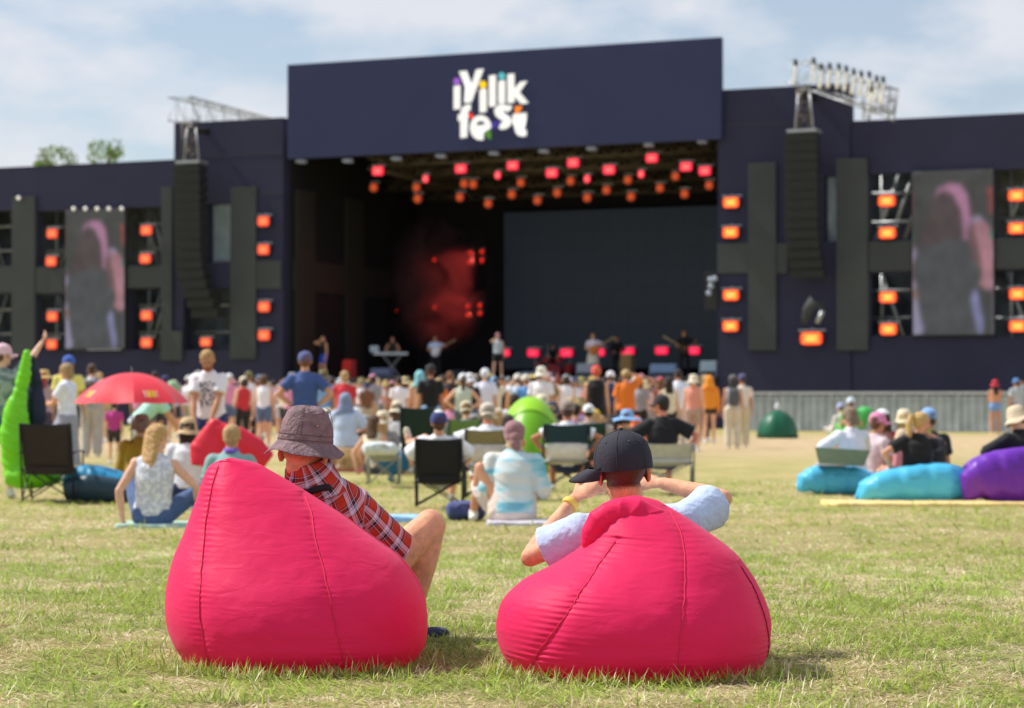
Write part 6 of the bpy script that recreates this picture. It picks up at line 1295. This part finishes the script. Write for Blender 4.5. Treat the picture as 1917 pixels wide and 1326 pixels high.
pose('lounge_left', pel=(0,0,.42), lean=-.10, lean2=.0, la=(-.16,.62,.12), ra=(.12,.66,.12), lkp=(-.1,.3,1), rkp=(.1,.3,1), lw=(-.30,.22,.55), rw=(.34,.05,.50), lp=(-1,-.3,-.2), rp=(1,-.3,-.2), hyaw=.9)
person(1240, 27.8, 'lounge_left', 'man in black t-shirt and black cap turned left in the pale grey lounge chair', ('loose', (20,20,26)), ('shorts', (38,88,170)), 'hair_short', (60,40,34), 'cap', (44,42,46), det=1, H=1.72, skin=(220,140,116))
person(1190, 36, 'sit_ground', 'person in bright orange top half hidden behind the dark navy cap', ('long', (240,104,40)), ('shorts', (40,40,60)), 'hair_short', (60,40,34), 'bucket', (240,110,44), H=1.66)
# woman in headscarf on the wicker seat
pose('stool', pel=(0,0,.46), lean=.05, lean2=.12, la=(-.12,.42,.08), ra=(.12,.42,.08), lkp=(-.1,.3,1), rkp=(.1,.3,1), lw=(-.16,.3,.62), rw=(.16,.3,.62), lp=(-1,-.3,-.3), rp=(1,-.3,-.3), hyaw=.2)
person(646, 36.3, 'stool', 'person in pale blue top with a grey-blue headscarf sitting on the fringed wicker seat', ('loose', (188,204,232)), ('pants', (200,190,180)), None, (60,50,40), 'hood', (128,142,176), det=1, H=1.72)
# right group
pose('lie_left', pel=(0,0,.26), lean=.05, lean2=.10, la=(-.3,.75,.1), ra=(.1,.8,.1), lkp=(-.2,.3,1), rkp=(.2,.3,1), lw=(-.15,.40,.55), rw=(.12,.40,.55), lp=(-1,-.3,-.4), rp=(1,-.3,-.4), hyaw=.5, hpitch=-.3)
person(1596, 28.4, 'lie_left', 'grey-haired person in white long-sleeved top looking down at a laptop', ('long', (226,226,240)), ('pants', (180,180,190)), 'hair_bob', (150,128,104), det=1, H=1.74, rz=.35)
person(1630, 29.6, 'sit_ground', 'person in pink cap sitting behind the laptop user', ('tee', (210,190,196)), ('shorts', (90,80,90)), 'hair_short', (120,80,60), 'cap', (226,140,182), det=1, H=1.86, rz=-1.0, hatyaw=-.3)
person(1660, 33, 'sit_ground', 'person in brown top and white cap sitting in the right-hand group', ('long', (150,104,96)), ('shorts', (120,90,80)), 'hair_long', (70,48,38), 'cap', (232,234,244), det=1, H=1.90, rz=.4)
person(1695, 33, 'sit_ground', 'blonde person in crimson top and cream bucket hat sitting in the right-hand group', ('long', (170,44,66)), ('shorts', (60,50,60)), 'hair_long', (216,186,130), 'bucket', (228,214,184), det=1, H=1.90)
pose('drink', pel=(0,0,.26), lean=.02, lean2=.10, side=.12, la=(-.35,.70,.1), ra=(0,.75,.1), lkp=(-.2,.3,1), rkp=(.2,.3,1), lw=(-.25,.05,.35), rw=(.16,.24,.80), lp=(-1,-.3,-.2), rp=(1,-.1,-.7), hyaw=-1.25, hpitch=-.1)
pd = person(1712, 25.5, 'drink', 'blonde woman with ponytail in black t-shirt drinking from a green bottle', ('tee', (18,18,24)), ('shorts', (50,50,60)), 'hair_pony', (214,178,116), det=1, H=1.68, face=True)
J_ = POSES['drink']; hp_ = G(1712, 25.5)+V3(J_['wr'][1])*.96; r = empty('bottle', hp_); tag(r, 'green drink bottle held up by the blonde woman in black', 'bottle')
q = Sh(); q.lathe([(.001,-.12),(.034,-.12),(.036,-.08),(.036,.03),(.016,.08),(.014,.11),(.001,.112)], 18); mobj('glass', q.mesh(smooth=True), mat('green_bottle', lin((150,214,60)), .2, trans=.3), r, (-.03,.06,.05)).rotation_euler = (0,-1.1,0)
person(1745, 30, 'sit_ground', 'person in light blue cap and black top sitting behind the drinking woman', ('tee', (26,28,40)), ('shorts', (50,50,60)), 'hair_short', (90,60,50), 'cap', (130,172,226), det=1, H=1.96, rz=.2)
person(1912, 25.6, 'lie_left', 'person in black and beige bucket hat on the purple lounger at the right edge', ('long', (22,22,28)), ('shorts', (24,24,30)), 'hair_short', (70,50,40), 'bucket', (216,198,170), det=1, H=1.78, rz=.5)
person(1700, 29, 'sit_ground', 'person in dusty pink top crouching behind the big blue lounger', ('long', (206,130,140)), ('shorts', (120,90,80)), 'hair_short', (90,60,50), 'bucket', (214,190,160), H=1.45, rz=.8)
# laptop
r = empty('laptop', G(1574, 27.3)+V3((0,-.05,.37))); tag(r, 'open grey laptop-like screen resting on the smaller blue lounger', 'laptop'); q = Sh(); V = [(-.27,0,.0),(.27,0,-.02),(.33,-.10,.16),(-.33,-.10,.20)]; q.add(V+[(x, y+.012, z) for x, y, z in V], [(0,1,2,3),(7,6,5,4),(0,4,5,1),(1,5,6,2),(2,6,7,3),(3,7,4,0)]); mobj('lid', q.mesh(), mat('grey_lid', lin((120,146,150)), .35, metal=.3), r); q = Sh(); q.box(-.26, .26, 0.02, .30, -.03, -.012); mobj('base', q.mesh(), M_tubeg, r)
# standing pair at far right, by the fence
person(1863, 70.5*.99, 'stand_fold', 'woman in red bucket hat and denim shorts standing by the fence at right', ('crop', (206,150,120)), ('minis', (120,160,214)), 'hair_xlong', (38,24,22), 'bucket', (226,48,74), H=1.70, shoe_=(220,190,160), det=1, skin=(206,142,106))
person(1903, 68, 'stand_brow', 'man in light blue cap and grey t-shirt standing by the fence at the right edge', ('tee', (176,184,190)), ('shorts', (120,110,90)), 'hair_short', (80,56,44), 'cap', (84,142,206), H=1.74, det=1, rz=.4)
person(1578, 63, 'sit_ground', 'person in blue-white cap leaning on the pale green lounger by the fence, left one', ('long', (216,208,200)), ('pants', (200,196,190)), 'hair_short', (90,70,50), 'cap', (170,176,214), H=1.95, rz=.4)
person(1594, 61.5, 'sit_ground', 'person in big white cap leaning on the pale green lounger by the fence, right one', ('tee', (90,190,100)), ('pants', (90,180,90)), 'hair_short', (90,70,50), 'cap', (212,226,240), H=2.05, dz=.1)

# ------------------------------------------------------------------ the standing crowd: (col, row of head top, height, pose, top, top colour, bottom, bottom colour, hair, hair colour, hat, hat colour, turn, label)
CR = [
 (571,658,1.80,'stand_hip','tee',(62,86,144),'shorts',(110,140,190),'hair_short',(130,84,56),'cap',(86,92,148),0,'tall man in slate blue t-shirt and violet-blue cap standing apart before the stage'),
 (470,706,1.74,'stand_phone','tee',(226,50,88),'shorts',(70,120,180),'hair_short',(40,34,34),'cap',(34,36,46),-.4,'person in raspberry red shirt and dark cap with raised arms'),
 (512,711,1.70,'stand','tee',(200,166,216),'shorts',(26,26,30),'hair_short',(60,44,40),None,None,0,'person in lavender t-shirt and black shorts'),
 (444,722,1.6,'stand','tank',(240,226,222),'shorts',(44,40,50),'hair_long',(120,80,60),'cap',(150,160,168),0,'long-haired woman in grey cap and cream top left of the raspberry shirt'),
 (528,712,1.66,'stand','tank',(230,232,240),'shorts',(200,200,210),'hair_long',(176,110,70),None,None,0,'auburn-haired woman in white top beside the lavender t-shirt'),
 (634,710,1.72,'stand','tee',(232,234,244),'pants',(200,204,214),'hair_short',(110,74,54),'bucket',(140,200,196),.4,'person in white t-shirt and mint bucket hat right of the slate blue shirt'),
 (664,735,1.58,'stand','tank',(44,160,196),'skirt',(206,94,150),'hair_pony',(60,40,34),None,None,0,'girl with ponytail in turquoise top and pink skirt'),
 (690,711,1.72,'stand','tee',(226,184,30),'shorts',(60,80,120),'hair_short',(60,44,40),'cap',(226,188,70),0,'person in bright yellow t-shirt and yellow cap'),
 (704,708,1.74,'stand_cup','tee',(238,236,240),'shorts',(70,90,130),'hair_short',(200,130,70),'bucket',(232,206,176),0,'person in white t-shirt and peach bucket hat'),
 (722,712,1.72,'stand','tee',(240,90,110),'shorts',(90,80,60),'hair_short',(60,40,34),'bucket',(206,180,110),0,'person in coral shirt and khaki hat'),
 (738,716,1.76,'stand','tee',(206,28,44),'shorts',(130,110,60),'hair_short',(90,60,50),'cap',(226,226,236),0,'person in deep red t-shirt, khaki shorts and dark backpack'),
 (758,706,1.66,'stand','tank',(230,214,190),'skirt',(190,150,120),'hair_long',(104,66,46),'sunhat',(238,222,170),0,'long-haired woman in cream sun hat'),
 (786,694,1.70,'stand','tank',(236,186,150),'skirt',(230,176,140),None,(60,40,34),'hood',(130,196,206),.3,'person with a turquoise scarf over the head and bare back'),
 (806,682,1.80,'stand','tee',(20,20,24),'pants',(150,190,230),'hair_short',(90,60,46),'cap',(28,28,32),.2,'man in black t-shirt, black cap and pale blue jeans'),
 (842,695,1.80,'stand_fold','tee',(44,34,36),'pants',(34,34,40),'hair_short',(134,92,62),None,None,-.2,'brown-haired man in dark maroon t-shirt'),
 (867,699,1.62,'stand_hip','tank',(198,210,192),'pants',(90,96,100),'hair_pony',(90,66,46),'cap',(232,234,240),0,'woman in white cap and pale sage top, hand on hip'),
 (908,690,1.78,'stand','tee',(228,230,246),'shorts',(80,84,100),'hair_short',(210,214,226),'cap',(232,236,246),0,'man in white t-shirt with white hat and neck cloth'),
 (940,706,1.74,'stand','tee',(34,30,34),'shorts',(90,50,40),'hair_short',(90,52,38),None,None,0,'dark-clad person right of the white-hatted man'),
 (969,700,1.70,'stand_phone','tee',(206,214,230),'shorts',(90,90,110),'hair_short',(90,66,50),'cap',(230,226,220),0,'person in white cap taking a picture, left of the white-shirt pair'),
 (985,701,1.64,'stand','tee',(96,156,214),'shorts',(160,110,100),'hair_short',(150,110,80),'cap',(226,216,200),.3,'person in sky blue t-shirt and off-white cap'),
 (1013,686,1.76,'stand','tee',(236,234,236),'shorts',(180,180,180),'hair_short',(90,56,44),'bucket',(232,228,208),-.3,'man in white t-shirt and cream bucket hat behind the tent'),
 (1044,703,1.76,'stand_phone','loose',(238,230,216),'pants',(200,190,180),'hair_bun',(150,66,60),None,None,0,'person with reddish hair in cream top raising both arms'),
 (1088,706,1.70,'stand','tee',(206,176,190),'shorts',(100,80,90),'hair_short',(80,60,50),'bucket',(168,166,100),0,'person in olive bucket hat'),
 (1116,684,1.78,'stand','tank',(24,22,24),'shorts',(30,28,32),'hair_short',(214,120,70),'backcap',(232,36,66),0,'man in black tank top and backwards red cap'),
 (1172,692,1.78,'stand_brow','loose',(224,118,34),'shorts',(44,40,64),'hair_short',(150,110,70),'cap',(196,170,120),0,'person in orange-brown t-shirt and navy shorts shading the eyes'),
 (1154,722,1.6,'stand','tee',(236,234,240),'shorts',(120,160,200),'hair_short',(110,80,60),'cap',(60,60,90),0,'person in white top behind the orange-brown t-shirt'),
 (1208,712,1.58,'stand','tank',(228,186,206),'pants',(100,130,150),'hair_bob',(226,200,160),'bucket',(226,206,164),0,'woman in pink top and straw bucket hat'),
 (1224,722,1.62,'stand','tee',(196,200,224),'shorts',(60,60,70),'hair_short',(140,110,80),'bucket',(196,200,226),.3,'person in pale lilac hat and top'),
 (1236,706,1.70,'stand','tee',(150,90,80),'shorts',(60,50,60),'hair_long',(130,90,60),'cap',(220,90,100),0,'person in faded red cap'),
 (1270,690,1.82,'stand','loose',(226,232,248),'pants',(190,190,190),'hair_short',(52,40,44),None,None,0,'broad man in white shirt with short dark hair'),
 (1298,701,1.66,'stand','tank',(226,150,130),'shorts',(180,150,140),'hair_short',(210,170,120),'bucket',(226,218,196),-.2,'woman in off-white bucket hat and peach top'),
 (1328,703,1.72,'stand','long',(236,146,38),'minis',(22,20,24),None,(40,30,30),'hood',(238,150,42),0,'person under an orange hooded cape with black shorts'),
 (1372,702,1.68,'stand','tank',(206,204,220),'wide',(214,204,184),'hair_long',(70,66,66),'cap',(110,106,104),0,'woman with a dark backpack, white top and pale wide trousers'),
 (1388,700,1.72,'stand_b','tee',(226,214,200),'wide',(200,190,160),'hair_short',(60,50,60),'cap',(90,84,130),0,'person in violet cap beside the woman with the backpack'),
 (166,700,1.7,'stand','tee',(60,90,140),'shorts',(50,50,60),'hair_short',(60,50,46),None,None,0,'small figure in blue left of the umbrella'),
 (326,712,1.66,'stand','tee',(200,200,220),'shorts',(50,50,60),'hair_short',(60,50,46),'bucket',(214,200,160),0,'person in straw bucket hat right behind the umbrella'),
 (342,724,1.60,'stand','tee',(150,150,200),'shorts',(50,50,60),'hair_short',(60,50,46),'cap',(236,220,226),0,'person in white cap with pink top, right of the umbrella'),
 (290,694,1.78,'stand','tee',(90,60,60),'shorts',(50,50,60),'hair_short',(46,38,38),None,None,0,'dark-haired head just above the umbrella'),
 (309,703,1.72,'stand','tee',(60,60,90),'shorts',(50,50,60),'hair_short',(46,38,38),'cap',(54,56,110),0,'person in indigo cap just behind the umbrella'),
 (214,760,1.10,'stand','tee',(190,60,140),'shorts',(60,50,50),'hair_short',(60,40,40),None,None,0,'child in magenta top under the left half of the umbrella'),
]
KEEP = {}
for (px, py, H, pk, tk, tcol, bk, bcol, hr_, hc_, ht2, htc, rz, lab) in CR:
    d = dhead(py, H) if py < 740 else 40
    KEEP[lab] = person(px, d, pk, lab, (tk, tcol), (bk, bcol), hr_, hc_ or (80,60,50), ht2, htc or (240,240,240), rz, H, det=1 if d < 45 else 0, hatyaw=random.uniform(-.3, .3))
    KEEP[lab]['group'] = 'standing festival crowd'
def bpk(key, col, lab):
    for k, p in KEEP.items():
        if k.startswith(key): backpack(p, col, lab=lab)
bpk('person in deep red', (46,52,74), 'navy backpack on the person in the deep red t-shirt'); bpk('woman with a dark backpack', (88,90,94), 'dark grey backpack on the woman in wide pale trousers'); bpk('person in yellow' , (50,50,60), 'dark backpack')
# rest of the far crowd
cols = {'white':(236,236,242),'cream':(228,216,190),'grey':(150,150,156),'black':(28,28,32),'navy':(46,54,90),'red':(206,50,60),'pink':(226,150,180),'sky blue':(130,176,224),'yellow':(226,190,60),'olive':(120,116,70),'orange':(226,120,50),'teal':(60,140,150),'lilac':(190,170,214),'brown':(120,80,56),'green':(90,150,84)}
cn = list(cols); wts = [7,3,2,3,2,2,2,2,1,1,1,1,1,1,1]
hats = [('cap','cap'),('cap','cap'),('bucket','bucket hat'),('sunhat','sun hat'),(None,'bare head'),(None,'bare head'),('backcap','backwards cap')]
hatcols = ['white','cream','white','cream','black','navy','sky blue','grey','yellow','olive','pink']
rr = random.Random(5); fill = []; x = 148.0
while x < 1350:
    x += rr.uniform(7.5, 13.5)
    if x > 1330: break
    if 60 < x < 340 and rr.random() < .55: continue
    near_ = min(abs(x-c[0]) for c in CR)
    if near_ < 4: continue
    H = rr.uniform(1.58, 1.84); d = rr.uniform(56, 76); fill.append((x, d, H))
x = 430.0
while x < 1235:                      # second, nearer standing layer
    x += rr.uniform(13, 25)
    if min(abs(x-c[0]) for c in CR) < 9: continue
    H = rr.uniform(1.58, 1.78); fill.append((x, rr.uniform(44, 56), H))
labs = {}
for x, d, H in fill:
    tc_ = rr.choices(cn, wts)[0]; hk, hn = rr.choice(hats); hcn = rr.choice(hatcols); hairk = rr.choice(['hair_short','hair_short','hair_long','hair_bob'])
    hairc, hcname = rr.choice([((60,44,38),'dark'),((100,70,48),'brown'),((206,170,120),'blonde'),((70,50,40),'dark')])
    base = '%s person, %s top, %s, WHERE' % ({'dark':'dark-haired','brown':'brown-haired','blonde':'blond'}[hcname], tc_, ('%s %s' % (hcn, hn)) if hk else 'bare head')
    labs.setdefault(base, []).append(person(x, d, rr.choice(['stand','stand_b','stand_fold','stand','stand_hip','stand_phone','stand_brow','stand']), base, (rr.choice(['tee','tank','tee']), cols[tc_]), (rr.choice(['shorts','pants']), rr.choice([(44,46,60),(90,110,150),(180,170,150),(30,30,34)])), hairk, hairc, hk, cols[hcn], rr.uniform(-.5,.5), H, group='standing festival crowd', hatyaw=rr.uniform(-.3,.3)))
seatl = {}; x = 545.0
while x < 1170:                      # people sitting on the grass between the chairs and the standing crowd
    x += rr.uniform(14, 28)
    tc_ = rr.choices(cn, wts)[0]; hcn = rr.choice(hatcols); hk, hn = rr.choice(hats); hairc, hcname = rr.choice([((60,44,38),'dark-haired'),((100,70,48),'brown-haired'),((206,170,120),'blond')])
    base = '%s person seated on the grass, %s top, %s, WHERE' % (hcname, tc_, ('%s %s' % (hcn, hn)) if hk else 'bare head')
    labs.setdefault(base, []).append(person(x, rr.uniform(34, 47), rr.choice(['sit_ground', 'sit_ground_prop', 'low_chair']), base, (rr.choice(['tee','tank','tee']), cols[tc_]), ('shorts', (60,64,80)), rr.choice(['hair_short','hair_long','hair_bob']), hairc, hk, cols[hcn], rr.uniform(-.6,.6), rr.uniform(1.65, 1.9), group='people sitting behind the chairs', hatyaw=rr.uniform(-.3,.3)))
lm_ = ['before left wing','left stage half','mid stage','right stage half']
for base, L_ in labs.items():
    seen = {}
    for p in sorted(L_, key=lambda q: q.location.x/q.location.y):
        px = 958.5+FPX*p.location.x/p.location.y; z_ = 0 if px < 530 else 1 if px < 800 else 2 if px < 1080 else 3
        s_ = seen.get(z_, 0); seen[z_] = s_+1; p['label'] = base.replace('WHERE', ('%s from left, ' % ORD[s_] if s_ else '') + lm_[z_])

# ------------------------------------------------------------------ the band on the stage
pose('guitar', lw=(-.42,.22,1.30), rw=(.08,.22,1.08), lp=(-1,-.4,-.5), rp=(1,-.4,-.2), la=(-.16,0,.08), ra=(.16,.04,.08)); pose('sing', rw=(.05,.16,1.52), rp=(1,.2,-.6), la=(-.16,0,.08), ra=(.18,.06,.08)); pose('keys', lean=.1, lw=(-.18,.42,1.08), rw=(.18,.42,1.08), lp=(-1,-.4,-.2), rp=(1,-.4,-.2))
def onstage(px, t, pk, label, top, bot, hair='hair_short', hcol=(60,40,34), hat=None, hatcol=(240,240,240), rz=PI, H=1.78, skin=None):
    s, z = SP(px, 690, t); p_ = SO+SU*s+SM*t; return person(px, 0, pk, label, top, bot, hair, hcol, hat, hatcol, rz, H, det=0, loc=(p_.x, p_.y, deckz), face=True, skin=skin, group='band on the stage'), p_
onstage(606, 1.2, 'sing', 'performer in black top and bright blue shorts at the left of the stage', ('tank', (14,14,16)), ('shorts', (36,84,206)), rz=PI-.9)
_, pk_ = onstage(735, 3.5, 'keys', 'keyboard player in dark clothes standing at the pale keyboard', ('tank', (40,40,34)), ('pants', (20,20,24)), 'hair_long')
_, pg1 = onstage(815, 3.0, 'guitar', 'guitarist in pale blue t-shirt with a white guitar', ('tee', (190,204,238)), ('pants', (24,24,30)))
onstage(932, 1.2, 'sing', 'singer with green microphone, white vest and black shorts', ('tank', (190,204,220)), ('shorts', (24,22,28)), hat='cap', hatcol=(170,120,130))
_, pg2 = onstage(1110, 2.2, 'guitar', 'guitarist in white top and cream skirt with amber guitar at centre stage', ('tee', (220,210,228)), ('skirt', (214,208,190)), 'hair_long', (100,60,50))
onstage(1155, 6.5, 'keys', 'dimly lit musician in black behind the centre guitarist', ('long', (20,20,22)), ('pants', (20,20,22)))
_, pg3 = onstage(1281, 2.2, 'guitar', 'bass player in black clothes at the right of the stage', ('tee', (14,14,16)), ('pants', (12,12,14)), 'hair_long', (70,48,38), H=1.86)
_, pdm = onstage(1035, 7.0, 'keys', 'drummer in black seated behind the red drum kit', ('tee', (20,20,24)), ('pants', (16,16,18)), H=1.45)
def guitar(p, col, label, s=1.0, flip=1, bassn=0):
    r = empty('guitar', (p.x, p.y-.26, deckz+1.10), 0, s); tag(r, label, 'guitar'); q = Sh()
    q.cap((0,0,-.06),(0.0,0,-.0), .16, .15, 20, flat=(1,0,0), fl=.22); q.cap((.10*flip,0,.06),(.17*flip,0,.10), .115, .10, 20, flat=(1,0,0), fl=.3); me = q.solid('g', .012, 2); mobj('guitar_body', me, cloth(col, 'nylon'), r)
    q = Sh(); q.tube([(.15*flip,-.03,.09),(.72*flip,-.03,.42+bassn)], .028, 6); mobj('neck', q.mesh(smooth=True), mat('maple', (.45,.30,.15), .4), r); q = Sh(); q.box(-.06, .06, -.012, .012, -.03, .03); h_ = mobj('headstock', q.mesh(), mat('maple', (.45,.30,.15), .4), r, (.77*flip,-.03,.45+bassn)); h_.rotation_euler = (0, -.52*flip, 0)
guitar(pg1, (228,228,236), 'white electric guitar with pale neck held by the man in pale blue'); guitar(pg2, (206,120,40), 'amber electric guitar held by the centre guitarist', flip=1); guitar(pg3, (60,36,26), 'dark electric bass held by the player in black', flip=-1)
r = empty('keyboard_instrument', (pk_.x, pk_.y-.45, deckz)); tag(r, 'pale keyboard on an X stand before the keyboard player', 'keyboard'); q = Sh(); q.box(-.75,.65,-.17,.17,.98,1.08); mobj('keyboard_body', q.mesh(bevel=.01), cloth((206,216,226)), r); q = Sh(); q.tube([(-.4,0,0),(.4,0,.98)], .02, 6); q.tube([(.4,0,0),(-.4,0,.98)], .02, 6); mobj('stand', q.mesh(), M_steel, r); q = Sh(); q.box(-.9,-.55,-.2,.2,1.085,1.35); mobj('side_module', q.mesh(bevel=.02), cloth((180,196,214)), r)
r = empty('drum_kit', (pdm.x, pdm.y-.7, deckz)); tag(r, 'red drum kit with cymbals on the stage', 'drum kit')
def drum(x, y, z, rad, h, nm, horiz=False):
    q = Sh(); q.lathe([(.001,-h/2),(rad,-h/2),(rad*1.03,-h/2+.02),(rad,-h/2+.03),(rad,h/2-.03),(rad*1.03,h/2-.02),(rad,h/2),(.001,h/2)], 24); o = mobj(nm, q.mesh(smooth=False), cloth((176,40,44), 'nylon'), r, (x, y, z))
    if horiz: o.rotation_euler = (PI/2, 0, 0)
drum(0, 0, .3, .3, .42, 'bass_drum', True); drum(-.28, .05, .78, .17, .2, 'tom'); drum(.25, .05, .78, .17, .2, 'tom'); drum(.62, .2, .42, .22, .36, 'floor_tom'); drum(-.6, .3, .6, .18, .14, 'snare')
for x, y, z in ((-.75,0,1.2),(.7,.1,1.3),(-.2,.4,1.4)):
    q = Sh(); q.lathe([(.001,.03),(.05,.025),(.24,0),(.001,.005)], 24); mobj('cymbal', q.mesh(smooth=True), mat('brass', (.6,.35,.2), .4, metal=.8), r, (x, y, z)); q = Sh(); q.tube([(x, y, 0), (x, y, z)], .015, 6); mobj('cymbal_stand', q.mesh(), M_steel, r)
for k, (px, t, w_, h_, col, lab) in enumerate(((1093,1.5,.7,.55,(150,156,166),'grey monitor speaker left of the centre guitarist'),(1240,1.2,1.1,.5,(90,116,150),'wide blue-grey equipment case on the right of the deck'),(1325,.8,.7,.6,(140,160,176),'pale equipment case at the right edge of the deck'),(648,1.0,.45,.75,(196,40,34),'red flight case at the left of the deck'),(710,1.0,.9,.4,(100,110,140),'low grey-blue case left of the keyboard'),(1000,.9,1.6,.22,(60,80,100),'long low monitor wedge before the drum kit'),(850,1.0,.7,.3,(36,40,50),'dark monitor wedge before the guitarist in pale blue'),(1170,1.2,.5,.9,(110,84,50),'brown instrument stand right of centre stage'))):
    s, z = SP(px, 690, t); r = staged('equipment_case'); tag(r, lab, 'stage case'); q = Sh(); q.add([(s-w_/2,t,deckz),(s+w_/2,t,deckz),(s+w_/2,t+.5,deckz),(s-w_/2,t+.5,deckz),(s-w_/2+.03,t+.08,deckz+h_),(s+w_/2-.03,t+.08,deckz+h_),(s+w_/2-.03,t+.5,deckz+h_),(s-w_/2+.03,t+.5,deckz+h_)], [(0,3,2,1),(4,5,6,7),(0,1,5,4),(1,2,6,5),(2,3,7,6),(3,0,4,7)]); mobj('case_body', q.mesh(bevel=.02), cloth(col), r)
    q = Sh(); q.box(s-w_/2+.05, s+w_/2-.05, t-.01, t+.012, deckz+.06, deckz+h_*.35); mobj('trim', q.mesh(), M_plast, r)
